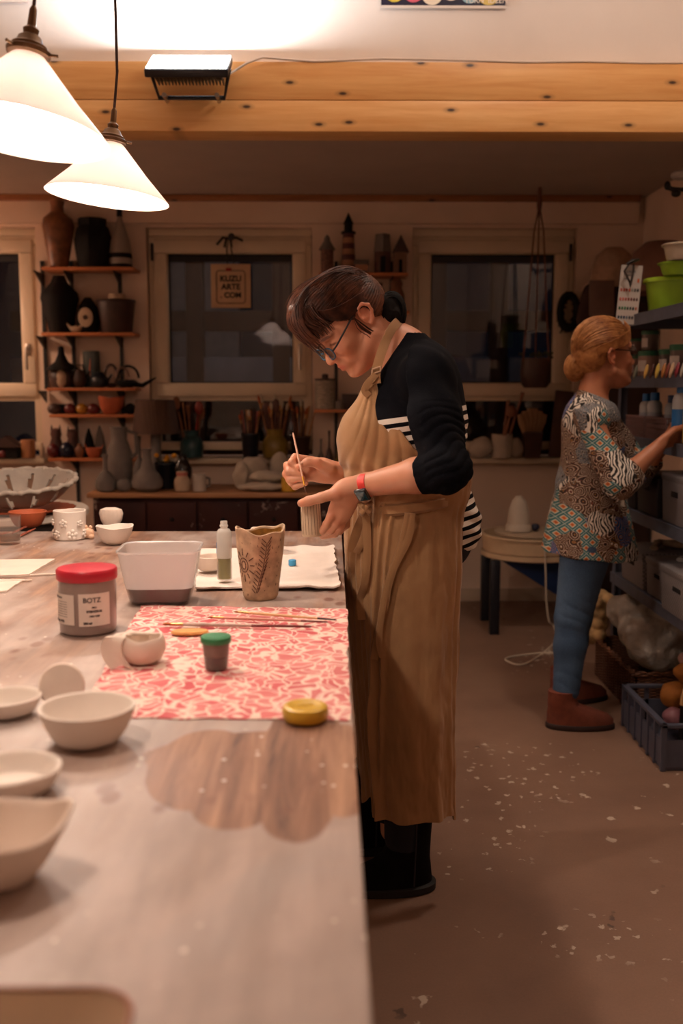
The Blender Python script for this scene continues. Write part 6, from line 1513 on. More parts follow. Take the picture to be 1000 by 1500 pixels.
def chart():
    Y = 4.02; x0 = X(906, 4.30, 1.6)
    c = W(921, 432, 4.28); r = T('colour_chart', 'white glaze colour chart hanging at the far end of the rack', 'chart', c, (0, R(4), R(-14)))
    w, h = .088, .245
    MB().box((0, 0, 0), (w, .003, h)).build('chart_sheet', mat('chart paper', '#b9b1aa', .6, .03), r, smooth=False)
    cols = ['#a83a2c', '#b5402c', '#8f2f28', '#c05a48', '#8a8a80', '#3f3f3c', '#2a2a2a', '#b5524a', '#c05a50', '#a84840', '#8a3a34', '#6a3030', '#5a2a28', '#4a2422', '#2c5a3c', '#2f6a44', '#3a7a50', '#24402e', '#1c2f26', '#1a2a2a', '#a8502c', '#2a3a4a', '#3a4a5a', '#2c3a5a', '#5a6a7a', '#2a2a3a', '#3a3a44', '#6a7078']
    for rw in range(4):
        for cc in range(7):
            MB().ball((-w*.38+cc*w*.127, -.0025, .02-rw*.038), (.0042, .0012, .0075), 10).build('swatch', mat('swatch '+cols[rw*7+cc], cols[rw*7+cc], .5, 0), r)
    text('GLASUR', .012, (-w*.3, -.0025, .092), mat('chart blue print', '#4a6a7a', .6, 0), r); text('1020-1280', .009, (-w*.3, -.0025, .078), mat('chart blue print', '#4a6a7a'), r); text('effekt', .009, (-w*.3, -.0025, .064), mat('chart blue print', '#4a6a7a'), r)
    MB().box((w*.36, -.003, .06), (.008, .001, .016)).build('orange_swatch', mat('orange swatch', '#c05a24', .5, 0), r)
    p = Vector((c.x-.012, c.y-.03, c.z+.125)); q = T('pliers', 'pair of pliers clipped open over the top of the colour chart', 'pliers', p)
    DK = mat('dark steel tool', '#2a2220', .4, .1)
    MB().tube([(0, 0, 0), (-.02, 0, -.03), (.004, 0, -.075), (.008, 0, -.095)], [.004, .005, .0045, .003], 8).build('handle', DK, q); MB().tube([(.018, 0, 0), (.018, 0, -.03), (.010, 0, -.075), (.006, 0, -.095)], [.004, .005, .0045, .003], 8).build('handle', DK, q)
    MB().tube([(-.01, .0, .0), (.012, .0, .012), (.04, .01, .018)], [.01, .016, .01], 10, flat=.6).build('jaw', DK, q)
chart()
# bottom: wicker basket with a bag, knotted rag, crate
def wicker(name, c):
    m, t, b = nt(name); n = N(t)
    w = n('ShaderNodeTexWave', {'Vector': n.coord((1, 1, 1)), 'Scale': 26, 'Distortion': 1.5}, bands_direction='Z').outputs['Fac']; w2 = n('ShaderNodeTexWave', {'Vector': n.coord((1, 1, .01)), 'Scale': 14, 'Distortion': .5}, bands_direction='DIAGONAL').outputs['Fac']
    k = n.math('ABSOLUTE', n.math('SUBTRACT', w, w2)); t.links.new(n.ramp(k, [(.1, tuple(x*.4 for x in lin(c)[:3])), (.7, c)]), b.inputs['Base Color']); b.inputs['Roughness'].default_value = .6; n.bump(b, k, .9, .006); return m
WK = wicker('brown wicker', '#7a4a30')
def wbasket():
    Y = 4.13; r = T('wicker_basket', 'long brown wicker basket on the floor under the rack', 'basket', (1.37, Y, 0), R(0))
    w, d, h = .58, .34, .17
    for (cx, cy, sx, sy) in ((-d/2, 0, .02, w), (d/2, 0, .02, w), (0, -w/2, d, .02), (0, w/2, d, .02)): pass
    mb = MB().box((0, 0, .01), (d-.02, w-.02, .016), b=.003)
    for s in (-1, 1): mb.box((s*(d/2-.008), 0, h/2), (.016, w, h-.002), b=.004); mb.box((0, s*(w/2-.008), h/2), (d, .016, h-.002), b=.004)
    mb.build('basket_wall', WK, r)
    rm = MB()
    pts = [(-d/2, -w/2), (d/2, -w/2), (d/2, w/2), (-d/2, w/2), (-d/2, -w/2)]
    for k in range(2): 
        for a, b_ in zip(pts, pts[1:]): 
            L = math.hypot(b_[0]-a[0], b_[1]-a[1]); nn = int(L/.02); ph = k*math.pi
            rm.tube([(a[0]+(b_[0]-a[0])*i/nn+.006*math.cos(i*1.1+ph), a[1]+(b_[1]-a[1])*i/nn, h+.004+.006*math.sin(i*1.1+ph)) for i in range(nn+1)], .0075, 6)
    rm.build('braided_rim', WK, r)
    sl = MB()
    for i in range(18): sl.cyl((-d/2-.004, -w/2+.02+i*(w-.04)/17, .01), (-d/2-.004, -w/2+.02+i*(w-.04)/17, h), .004, n=6)
    sl.build('stake', WK, r)
wbasket()
def plastic_bag():
    m, t, b = nt('crumpled clear plastic'); n = N(t); v = n.coord()
    tr = n('ShaderNodeBsdfTransparent', {0: (.9, .88, .84, 1)}); gl = n('ShaderNodeBsdfGlossy', {'Roughness': .18, 0: (.9, .88, .85, 1)}); df = n('ShaderNodeBsdfDiffuse', {0: lin('#ece2d6')})
    bp = n('ShaderNodeBump', {'Height': n.noise(v, 9, 5, .65, 1.5), 'Strength': 1.0, 'Distance': .05})
    for q in (gl, df): t.links.new(bp.outputs[0], q.inputs['Normal'])
    a = n('ShaderNodeMixShader', {0: .38, 1: tr.outputs[0], 2: df.outputs[0]}); c = n('ShaderNodeMixShader', {0: .22, 1: a.outputs[0], 2: gl.outputs[0]}); t.links.new(c.outputs[0], t.nodes['Material Output'].inputs[0])
    G = Field((1.12, 3.85, .12), (1.72, 4.55, .50), .007)
    G.ell((1.38, 4.10, .28), (.16, .20, .125), k=.05); G.ell((1.33, 4.28, .315), (.12, .12, .095), k=.05); G.ell((1.33, 3.98, .24), (.12, .10, .08), k=.04)
    P, Q = G.mesh(); Nn = vnormals(P, Q); d = np.array([noise.noise(Vector(p)*9)*.030+noise.noise(Vector(p)*24)*.014 for p in P]); P = P+Nn*d[:, None]
    tag(np_obj('plastic_bag', P, Q, m, None, (0, 0, 0)), 'big crumpled clear plastic bag swelling out of the wicker basket', 'bag')
    G = Field((1.2, 3.9, .14), (1.6, 4.45, .34), .007); G.ell((1.38, 4.12, .215), (.11, .16, .075), k=.04); G.ell((1.36, 4.28, .22), (.09, .08, .07), k=.04); P, Q = G.mesh()
    tag(np_obj('clay_lump', P, Q, mat('wrapped beige clay', '#8f7a66', .7, .15, 10), None, (0, 0, 0)), 'beige lump of clay inside the clear plastic bag', 'clay')
plastic_bag()
def rag():
    c = W(872, 905, 4.40); mb = MB(); rr = random.Random(1)
    G = Field(np.array(c)-.16, np.array(c)+.16, .006)
    for i in range(16): 
        t = i/15; G.ell((c.x-.045*t+.03*math.sin(i*2.1)+.03, c.y+.02*math.cos(i*1.7), c.z+.10-.2*t), (.03, .03, .028), k=.006)
    P, Q = G.mesh(); tag(np_obj('knotted_rag', P, Q, mat('mottled cream rag', '#b08f62', .85, .35, 26, bump=.5), None, (0, 0, 0)), 'knotted mottled cream cloth hanging on the rack upright beside the knee', 'rag')
rag()
def crate():
    r = T('plastic_crate', 'dark grey plastic crate on the floor at the right edge, full of odds and ends', 'crate', (1.30, 3.50, 0)); w, d, h = .46, .34, .16
    C_ = mat('slate grey crate', '#4c4d5c', .5, .1)
    mb = MB().box((0, 0, .006), (d, w, .01))
    for s in (-1, 1):
        mb.box((s*d/2, 0, h*.38), (.008, w, h*.60)); mb.box((0, s*w/2, h*.38), (d, .008, h*.60)); mb.box((s*d/2, 0, h), (.022, w+.022, .014), b=.003); mb.box((0, s*w/2, h), (d+.022, .022, .014), b=.003)
        for i in range(7): y = -w/2+i*w/6; mb.box((s*(d/2+.003), y, h/2), (.014, .014, h-.004)); 
        for i in range(5): x_ = -d/2+i*d/4; mb.box((x_, s*(w/2+.003), h/2), (.014, .014, h-.004))
    mb.build('crate_wall', C_, r, smooth=False)
    YM = mat('ochre yellow fabric', '#8f5414', .8, .15, 30, bump=.4)
    for (c, rr_, lab, m_) in (((1.33, 3.62, .24), (.05, .05, .045), 'ochre yellow ball of stuff on top of the grey crate heap', YM), ((1.29, 3.64, .155), (.055, .06, .05), 'ochre yellow lump at the far side inside the grey crate', YM), ((1.27, 3.57, .085), (.045, .045, .04), 'small pink bottle lying in the near corner of the grey crate', mat('dusky pink', '#8a5a62', .5, .1)), ((1.37, 3.50, .17), (.08, .10, .15), 'brown leather-like bundle filling the middle of the grey crate', mat('dark brown bundle', '#4a2418', .7, .2, 12, bump=.4)), ((1.38, 3.66, .28), (.07, .06, .045), 'pinkish crumpled paper on top of the grey crate heap', mat('pink brown paper', '#8a6358', .7, .2, 20, bump=.6))):
        G = Field(np.array(c)-.2, np.array(c)+.2, .006); G.ell(c, rr_, k=.01); P, Q = G.mesh(); Nn = vnormals(P, Q); dd = np.array([noise.noise(Vector(p)*22)*.012 for p in P]); P = P+Nn*dd[:, None]; P[:, 2] = np.maximum(P[:, 2], .013)
        tag(np_obj('bundle', P, Q, m_, None, (0, 0, 0)), lab, 'bundle')
    pts = smooth_path([(1.245, 3.42, .02), (1.245, 3.42, .14), (1.25, 3.41, .24), (1.29, 3.38, .31), (1.36, 3.35, .34)], 14)
    t = T('curved_tool', 'tool with a curved pale wooden handle standing in the grey crate', 'tool', pts[0])
    MB().tube([p-pts[0] for p in pts[5:]], .0125, 12).build('handle', mat('pale ash handle', '#b08a5c', .5, .1, 20), t); MB().tube([p-pts[0] for p in pts[:6]], .010, 10).build('shaft', BLACK, t)
crate()
# clip-on spot at the top right of the wall
def spot():
    p = W(990, 277, 4.6); r = T('clip_spot', 'small black spot lamp bracket with white cup high on the right wall', 'lamp', p)
    MB().tube([(-.045, 0, .012), (-.02, 0, 0), (.02, 0, -.002), (.06, 0, 0), (XR-p.x, 0, 0)], [.012, .010, .009, .012, .012], 10).build('arm', BLACK, r); MB().ball((.0, 0, -.018), (.022, .02, .018), 12).ball((-.04, 0, .015), (.015, .015, .02), 12).build('joint', BLACK, r)
    MB().lathe([(0, 0), (.035, 0), (.045, .010), (.045, .022), (.03, .034), (0, .034)], 28, c=(.02, 0, .045)).build('white_cup', mat('white cup', '#b5aaa4', .4, .04), r)
spot()
# ============================================================ background: shelves, sideboard, window boards, potter's wheel
PPM = lambda Y: F/Y
DKG = mat('burnished black clay', '#120e0d', .7, .25, 20, spec=.2); DBR = mat('dark brown clay', '#3a221a', .5, .25, 16); BRZ = mat('mottled bronze glaze', '#7a4a2c', .4, .45, 18, bump=.4); CRM = mat('cream clay', '#b59a80', .7, .12, 18)
OLV = mat('olive ochre glaze', '#7d6420', .35, .25, 12); TEAL = mat('dark teal glaze', '#1d3f42', .35, .2, 10); NAV = mat('dark navy glaze', '#12161f', .4, .15); DRD = mat('dark red glaze', '#5a1412', .3, .2); ORG = mat('orange clay', '#b5683a', .6, .15, 12); GRY = mat('mouse grey clay', '#6f655e', .75, .1, 20, bump=.3)
def spot_(px, Y, z): return Vector((X(px, Y, z), Y, z))
def prof_scale(prof, w, h): return [(r*w, z*h) for r, z in prof]
PR = dict(
 bottle=[(.5, 0), (.85, .03), (1, .18), (.95, .32), (.6, .48), (.24, .58), (.2, .85), (.28, .97), (.30, 1)],
 jug=[(.7, 0), (.92, .05), (1, .35), (.95, .6), (.72, .74), (.6, .8), (.62, .92), (.68, 1)],
 vase=[(.5, 0), (.7, .08), (1, .5), (.96, .62), (.6, .82), (.42, .9), (.45, 1)],
 ball=[(.35, 0), (.8, .14), (1, .45), (.9, .72), (.55, .93), (.3, 1)],
 cyl=[(.92, 0), (1, .02), (1, .97), (.97, 1)],
 bucket=[(.78, 0), (.82, .03), (1, .93), (1.04, .95), (1.02, 1)],
 bowl=[(.42, 0), (.6, .08), (.86, .45), (1, 1)],
 gourd=[(.6, 0), (.95, .1), (1, .25), (.75, .42), (.42, .55), (.3, .75), (.28, .92), (.36, 1)],
 cone=[(1, 0), (.9, .1), (.45, .7), (.12, .97), (0.02, 1)],
 torso=[(.55, 0), (.62, .06), (.85, .4), (1, .62), (.9, .74), (.42, .84), (.40, .93), (.48, 1)])
def pot(name, label, cat, px, Y, z, wpx, hpx, shape, m, grp=None, open_=True, fn=None, rot=0, parts=None, seg=36):
    w = wpx/2/PPM(Y); h = hpx/PPM(Y); pr = prof_scale(PR[shape] if isinstance(shape, str) else shape, w, h)
    if open_: pr = vessel(pr, min(.006, w*.2))
    else: pr = [(0, 0)]+pr+[(0, pr[-1][1])]
    c = spot_(px, Y, z+.0008)
    if parts:
        r = T(name, label, cat, c, rot, grp); MB().lathe(pr, seg, fn=fn).build(name.split('_')[-1]+'_body', m, r); parts(r, w, h); return r
    return tag(MB().lathe(pr, seg, fn=fn).build(name, m, loc=c, rot=rot), label, cat, grp)
def zat(py, Y): return W(500, py, Y).z
# ---------------- wall shelf on the left pillar
def wall_shelf(name, label, pxs, pys, Ys, th, rails, tag_rail=True):
    r = T(name, label, 'shelf', (0, YB, 0)); out = []
    for (p0, p1), py, Y in zip(pxs, pys, Ys):
        z = zat(py, Y); x0, x1 = X(p0, Y, z), X(p1, Y, z)
        MB().box(((x0+x1)/2, (Y+YB-.012)/2-YB, z-th/2), (x1-x0, YB-.012-Y, th), b=.003).build('shelf_board', PINE2, r); out.append(z)
    for px_, z0, z1 in rails:
        x = X(px_, YB, 1.6); MB().box((x, -.007, (z0+z1)/2), (.020, .014, z1-z0)).build('rail', BLACK, r, smooth=False)
        for z, Y in zip(out, Ys):
            if z0 < z < z1+.02: MB().add([(x-.004, -.012, z-th), (x-.004, Y-YB+.02, z-th), (x-.004, -.012, z-th-.07), (x+.004, -.012, z-th), (x+.004, Y-YB+.02, z-th), (x+.004, -.012, z-th-.07)], [(0, 1, 2), (5, 4, 3), (0, 3, 4, 1), (1, 4, 5, 2), (2, 5, 3, 0)]).build('bracket', BLACK, r, smooth=False)
    return out
YS = 5.84
z1, z2, z3, z4, z5 = wall_shelf('wall_shelf', 'five-tier pine wall shelf on black rails left of the middle window', [(60, 196), (60, 196), (68, 198), (72, 196), (70, 198)], [391, 487, 568, 607, 671], [YS]*5, .018, [(108, .05, 2.05), (178, .05, 2.05), (66, 1.3, 2.05)])
Yo = 5.92
pot('figure_vase', 'tall mottled bronze brown vase on the top shelf, leftmost', 'vase', 86, Yo, z1, 44, 92, 'torso', BRZ, fn=wob(.05, 3, 1))
pot('dark_vase', 'broad dark angular vase in the middle of the top shelf', 'vase', 137, Yo, z1, 54, 68, [(.8, 0), (.84, .02), (1, .6), (.84, .82), (.74, .86), (.76, 1)], DKG, seg=8)
def band(r, w, h):
    MB().lathe([(w*1.0, h*.16), (w*1.03, h*.17), (w*.98, h*.24), (w*.95, h*.24)], 32).build('dark_band', DKG, r); MB().lathe([(w*.99, 0), (w*1.02, .002), (w*1.02, h*.055), (w, h*.06)], 32).build('dark_band', DKG, r)
    MB().lathe([(w*.18, h*.84), (w*.26, h*.86), (w*.24, h*.99), (w*.1, h), (0, h)], 20).build('stopper', DKG, r)
pot('banded_bottle', 'white bottle with black bands and black stopper, right end of the top shelf', 'bottle', 177, Yo, z1, 32, 84, [(1, 0), (1, .2), (.85, .45), (.5, .65), (.22, .82), (.2, .9)], mat('greyish white glaze', '#8f8176', .5, .1), parts=band)
pot('shoulder_vase', 'large matt black vase on the second shelf, leftmost', 'vase', 89, Yo, z2, 54, 80, [(.55, 0), (.6, .05), (.8, .35), (1, .6), (.95, .7), (.45, .88), (.3, 1)], DKG)
def dial(r, w, h):
    MB().lathe([(0, 0), (w*.62, 0), (w*.66, .006), (w*.5, .010), (0, .006)], 32, M=Matrix.Translation((0, -w*.97, h*.42)) @ Matrix.Rotation(R(90), 4, 'X') @ Matrix.Diagonal((1, 1.3, 1, 1))).build('tan_dial', CRM, r)
    MB().lathe([(0, .008), (w*.22, .009), (w*.2, .014), (0, .014)], 20, M=Matrix.Translation((0, -w*.97, h*.42)) @ Matrix.Rotation(R(90), 4, 'X')).build('dial_centre', DBR, r)
pot('clay_clock', 'dark rounded sculpture with an oval tan dial, middle of the second shelf', 'sculpture', 130, Yo, z2, 32, 50, [(.7, 0), (.95, .15), (1, .4), (.8, .75), (.4, .95), (.25, 1)], DKG, parts=dial, open_=False)
pot('dark_bucket', 'wide dark clay bucket at the right end of the second shelf', 'pot', 171, Yo, z2, 54, 46, 'bucket', DBR)
def ear_(r, w, h):
    MB().tube([(w, 0, h*.8), (w*1.45, 0, h*.75), (w*1.45, 0, h*.3), (w, 0, h*.2)], .005, 8).build('handle', CRM, r)
pot('cream_mug', 'small cream mug inside the dark clay bucket, its rim showing', 'mug', 172, Yo, z2+.075, 24, 36, 'cyl', CRM, parts=ear_)
def bird():
    c = spot_(111, 5.87, z2+.001); r = T('clay_bird', 'small cream clay bird in front of the black vase', 'bird', c)
    MB().ball((0, 0, .020), (.035, .016, .019), 20).tube([(-.025, 0, .025), (-.045, 0, .045), (-.055, 0, .06)], [.012, .007, .003], 10).tube([(.02, 0, .025), (.04, 0, .040), (.048, 0, .052)], [.012, .008, .006], 10).build('bird_body', CRM, r)
    MB().tube([(.048, 0, .052), (.062, 0, .050)], [.003, .0008], 6).build('beak', ORG, r)
bird()
def hat(r, w, h):
    MB().lathe([(w*1.25, h*.42), (w*1.2, h*.46), (w*.5, h*.62), (w*.25, h*.8), (w*.2, h*.97), (0, h)], 28, fn=wob(.06, 3)).build('pointed_lid', DKG, r); MB().ball((w*.15, -w*.75, h*.22), (w*.42, w*.3, h*.22), 16).build('pale_face', CRM, r)
pot('hat_figure', 'dark figure with a tall crooked pointed hat and pale face, third shelf', 'figurine', 91, Yo, z3, 38, 60, [(.8, 0), (1, .2), (.9, .38), (.6, .46)], DBR, parts=hat, open_=False)
pot('small_kettle', 'small dark kettle just right of the hatted figure', 'kettle', 117, 5.885, z3, 20, 26, 'ball', DBR, parts=lambda r, w, h: (MB().tube([(-w*.7, 0, h*.7), (-w*.5, 0, h*1.25), (w*.5, 0, h*1.25), (w*.7, 0, h*.7)], .005, 8).build('handle', DKG, r), MB().tube([(w*.8, 0, h*.5), (w*1.5, 0, h*.9)], [.009, .005], 8).build('spout', DKG, r)))
pot('glass_jar', 'glass jar with an orange flower motif on the third shelf', 'jar', 135, 5.985, z3, 24, 52, 'cyl', glass_mat('storage jar glass', '#8f9a96', .05, .45, 1.5), parts=lambda r, w, h: MB().tube([(w*.1, -w*.9, h*.25), (0, -w*.92, h*.5), (w*.1, -w*.9, h*.8)], [.006, .014, .006], 8, flat=.4).build('flower_motif', ORG, r))
pot('black_teapot', 'squat black teapot in the middle of the third shelf', 'teapot', 146, 5.88, z3, 26, 20, 'ball', NAV, parts=lambda r, w, h: (MB().tube([(w*.8, 0, h*.4), (w*1.4, 0, h*.95)], [.010, .005], 8).build('spout', NAV, r), MB().ball((0, 0, h*1.02), (w*.5, w*.5, h*.12), 14).build('lid', NAV, r)))
def ring_thing(label, px, wpx, hpx, m, Y=5.9):
    w = wpx/2/PPM(Y); h = hpx/PPM(Y); r = T('ring_vase', label, 'vase', spot_(px, Y, z3+.001))
    MB().tube([(w*.8*math.cos(g), 0, h*.52+h*.45*math.sin(g)) for g in [R(-90+i*15) for i in range(25)]], .008, 10).build('ring', m, r); MB().ball((0, 0, h*.1), (w*.7, .03, h*.1), 14).build('foot', m, r)
    return r, w, h
ring_thing('dark ring-shaped vase, third shelf, left of the swan', 163, 22, 34, DBR)
def swan():
    Y = 5.88; r = T('swan_pot', 'dark swan-like pot with arching handles and a long beak, right end of third shelf', 'pot', spot_(186, Y, z3+.001))
    MB().lathe([(0, 0), (.03, 0), (.06, .015), (.065, .03), (.05, .045), (0, .045)], 28).build('pot_body', DKG, r)
    MB().tube([(.06*math.cos(g)+.01, 0, .055+.07*math.sin(g)) for g in [R(i*14) for i in range(14)]], .007, 8).build('arched_handle', DKG, r); MB().tube([(.035*math.cos(g)-.02, -.02, .06+.055*math.sin(g)) for g in [R(i*14) for i in range(14)]], .007, 8).build('arched_handle', mat('dull tan handle', '#6b4a36', .5, .2), r)
    MB().tube([(.05, 0, .02), (.09, 0, .012), (.13, 0, .035), (.17, 0, .058)], [.016, .014, .010, .003], 10).build('beak_spout', DKG, r)
swan()
for px, w_, m_, lab, sh_ in ((80, 20, DBR, 'small brown round pot, leftmost on the narrow fourth shelf', 'ball'), (103, 18, DRD, 'dark red glazed ball pot on the fourth shelf', 'ball'), (120, 17, mat('mustard glaze', '#a8741f', .35, .15), 'mustard yellow ball pot on the fourth shelf', 'ball'), (137, 19, DRD, 'dark red ball pot between the mustard pot and the orange bowl', 'ball'), (191, 18, DKG, 'black ball pot at the right end of the fourth shelf', 'ball')):
    pot('ball_pot', lab, 'pot', px, 5.90, z4, w_, 15, sh_, m_, 'small round pots on the fourth shelf')
pot('orange_bowl', 'wavy orange clay bowl on the fourth shelf', 'bowl', 163, 5.89, z4, 38, 24, 'bowl', ORG, fn=wob(.03, 5, 0, .06))
tag(MB().box((0, 0, .028), (.09, .06, .055), b=.005).build('dark_box', DKG, loc=spot_(93, 5.99, z4+.001)), 'small black box at the back of the fourth shelf', 'box')
for px, hh, lab in ((83, 44, 'brown clay cat figure, leftmost on the lowest shelf'), (107, 42, 'brown clay cat figure, second on the lowest shelf')):
    pot('clay_cat', lab, 'figurine', px, 5.97, z5, 22, hh, [(.9, 0), (1, .1), (.85, .4), (.6, .62), (.75, .75), (.6, .9), (.2, .95)], mat('russet clay', '#4f2a1e', .6, .2, 14), open_=False, parts=lambda r, w, h: (MB().tube([(-w*.5, 0, h*.85), (-w*.55, 0, h*1.05)], [.010, .002], 6).build('ear', DBR, r), MB().tube([(w*.5, 0, h*.85), (w*.55, 0, h*1.05)], [.010, .002], 6).build('ear', DBR, r)))
pot('red_vase', 'dark red round vase in front of the cat figures', 'vase', 78, 5.88, z5, 18, 20, 'ball', DRD); pot('blue_vase', 'dark blue round vase in front of the cat figures', 'vase', 98, 5.88, z5, 22, 22, 'ball', mat('midnight blue glaze', '#161a2c', .2, .1))
pot('brown_cup', 'small brown cup right of the dark blue vase on the lowest shelf', 'cup', 117, 5.88, z5, 14, 20, 'vase', mat('hazel clay', '#7a4c30', .6, .2))
pot('cone_figure', 'dark cone figure behind the orange dish, lowest shelf', 'figurine', 131, 5.95, z5, 22, 42, 'cone', DKG, open_=False); pot('cone_figure', 'grey speckled cone figure behind the orange dish, lowest shelf', 'figurine', 147, 5.96, z5, 22, 46, 'cone', GRY, open_=False)
pot('orange_dish', 'small orange dish with curled horns at the end of the lowest shelf', 'dish', 138, 5.88, z5, 24, 14, 'bowl', ORG, parts=lambda r, w, h: (MB().tube([(-w*.8, 0, h*.8), (-w*1.15, 0, h*1.5)], [.006, .002], 6).build('horn', ORG, r), MB().tube([(w*.8, 0, h*.8), (w*1.15, 0, h*1.4)], [.006, .002], 6).build('horn', ORG, r)))
# left window board
ZW = ZS+.0055
def house(label, px, Y, z, wpx, hpx, wall, roof, steep=.5):
    w = wpx/PPM(Y); h = hpx/PPM(Y); r = T('clay_house', label, 'house', spot_(px, Y, z+.0008)); hb = h*(1-steep); d = w*.7
    MB().box((0, 0, hb/2), (w*.8, d*.8, hb)).build('house_wall', wall, r, smooth=False)
    MB().add([(-w/2, -d/2, hb), (w/2, -d/2, hb), (w/2, d/2, hb), (-w/2, d/2, hb), (0, -d/2, h), (0, d/2, h)], [(0, 1, 4), (2, 3, 5), (0, 4, 5, 3), (1, 2, 5, 4), (3, 2, 1, 0)]).build('roof', roof, r, smooth=False)
    MB().box((0, -d*.4-.002, hb*.35), (w*.2, .004, hb*.6)).build('door', DKG, r, smooth=False); return r
house('dark clay house on the window board at the left edge', 12, 5.97, ZW, 42, 32, DKG, DBR)
pot('wooden_pot', 'plain wooden cylinder on the left window board', 'pot', 42, 5.97, ZW, 20, 26, 'cyl', mat('turned wood', '#9a6238', .6, .12, 10))
pot('red_berry_pot', 'tiny red pot beside the dark clay house', 'pot', 4, 5.93, ZW, 12, 12, 'ball', DRD)
pot('figurine', 'slim pale figurine on the left window board by the shelf', 'figurine', 62, 5.96, ZW, 8, 22, 'vase', CRM, open_=False)
# ---------------- sideboard
SBY = 5.45; SBZ = zat(722, SBY)
def sideboard():
    x0, x1 = X(126, SBY, SBZ), X(600, SBY, SBZ); r = T('sideboard', 'dark worn sideboard with a pale wooden top under the middle window', 'sideboard', ((x0+x1)/2, (SBY+5.98)/2, 0)); w = x1-x0; d = 5.98-SBY
    MB().box((0, 0, SBZ-.014), (w, d, .028), b=.006).build('sideboard_top', wood('sideboard top', '#8f5c38', '#b9875a', 3, 0, .55, knots=False), r)
    m, t, b = nt('scuffed oxblood paint'); n = N(t); v = n.coord(); col = n.mix(n.ramp(n.noise(v, 5, 6, .75), [(.60, 0.0), (.64, 1.0)]), n.ramp(n.noise(v, 4, 3), [(.3, '#2a1210'), (.7, '#3f1c16')]), '#9a8478'); t.links.new(col, b.inputs['Base Color']); b.inputs['Roughness'].default_value = .6; b.inputs['Specular IOR Level'].default_value = .2
    MB().box((0, .02, (SBZ-.03)/2+.03), (w-.05, d-.06, SBZ-.09), b=.004).build('carcass', m, r)
    for k in range(6):
        dw = (w-.10)/6; cx = -w/2+.05+dw*(k+.5)
        dr = MB().box((cx, -d/2+.002, SBZ-.145), (dw-.012, .02, .19), b=.004).build('drawer', m, r); MB().ball((cx, -d/2-.016, SBZ-.145), (.012, .010, .012), 12).build('knob', DKG, dr)
        MB().box((cx, -d/2+.002, (SBZ-.26)/2+.04), (dw-.012, .02, SBZ-.34), b=.004).build('cabinet_door', m, r)
    for sx in (-1, 1):
        for sy in (-1, 1): MB().box((sx*(w/2-.06), sy*(d/2-.07), .025), (.05, .05, .048)).build('foot', m, r)
sideboard()
SZ = SBZ+.001
pot('grey_bottle', 'round grey clay bottle with a slim neck, leftmost on the sideboard', 'bottle', 155, 5.52, SZ, 30, 54, 'bottle', GRY)
pot('grey_ball_pot', 'small closed grey clay ball between the two front bottles', 'pot', 182, 5.52, SZ, 24, 19, 'ball', GRY, open_=False)
pot('grey_jug', 'tall grey clay jug with a handle loop standing at the back of the sideboard', 'jug', 176, 5.66, SZ, 38, 90, 'jug', GRY, parts=lambda r, w, h: MB().tube([(w*.6, 0, h*.95), (w*1.3, 0, h*.9), (w*1.35, 0, h*.6), (w*.9, 0, h*.5)], .010, 10).build('handle', GRY, r))
pot('grey_bottle', 'grey clay gourd bottle with a wide belly, right of the closed ball', 'bottle', 216, 5.53, SZ, 46, 62, 'gourd', GRY)
pot('grey_bottle', 'slim grey clay bottle half hidden behind the gourd bottle', 'bottle', 205, 5.80, SZ, 22, 74, 'bottle', GRY)
def flowers(r, w, h):
    rr = random.Random(4)
    for k in range(9):
        g = rr.uniform(0, 6.28); q = rr.uniform(.2, 1.2)*w; z = h*rr.uniform(1.0, 1.35); mb = MB().ball((q*math.cos(g), q*math.sin(g)-.01, z), (.014, .012, .013), 10); mb.build('yellow_flower', mat('yellow flower', '#c98a1a', .6, .2), r)
    st = MB()
    for k in range(7): g = k*.9; st.cyl((0, 0, h*.6), (w*.8*math.cos(g), w*.8*math.sin(g), h*1.15), .0025, n=5)
    st.build('stem', mat('dark stem', '#26301a', .7, .1), r)
pot('flower_vase', 'dark vase with small yellow flowers on the sideboard', 'vase', 243, 5.70, SZ, 32, 38, 'bucket', NAV, parts=flowers)
pot('black_ball_vase', 'shiny black-brown gourd vase behind the pink-banded tumbler', 'vase', 268, 5.66, SZ, 28, 50, 'vase', mat('glossy dark brown glaze', '#1f1613', .2, .1))
pot('banded_tumbler', 'small cream tumbler with a pink band on the sideboard', 'tumbler', 267, 5.52, SZ, 24, 29, 'jug', CRM, parts=lambda r, w, h: MB().lathe([(w*.62, h*.80), (w*.68, h*.81), (w*.72, h*.98), (w*.66, h*.98)], 28).build('pink_band', mat('pink slip', '#b06a5c', .5, .1), r))
pot('white_mug', 'small whitish mug with dark inside markings right of the pink-banded tumbler', 'mug', 292, 5.53, SZ, 20, 25, 'cyl', mat('chalky white', '#b5a698', .6, .1), parts=lambda r, w, h: MB().tube([(w, 0, h*.8), (w*1.5, 0, h*.75), (w*1.5, 0, h*.35), (w, 0, h*.25)], .007, 8).build('handle', GRY, r))
pot('yellow_cup', 'bright yellow cup at the right of the sideboard by her painting hand', 'cup', 423, 5.52, SZ, 22, 21, 'cyl', mat('bright yellow', '#c9961a', .4, .1))
PLS = mat('chalky plaster', '#b3a493', .85, .1, 14, bump=.3)
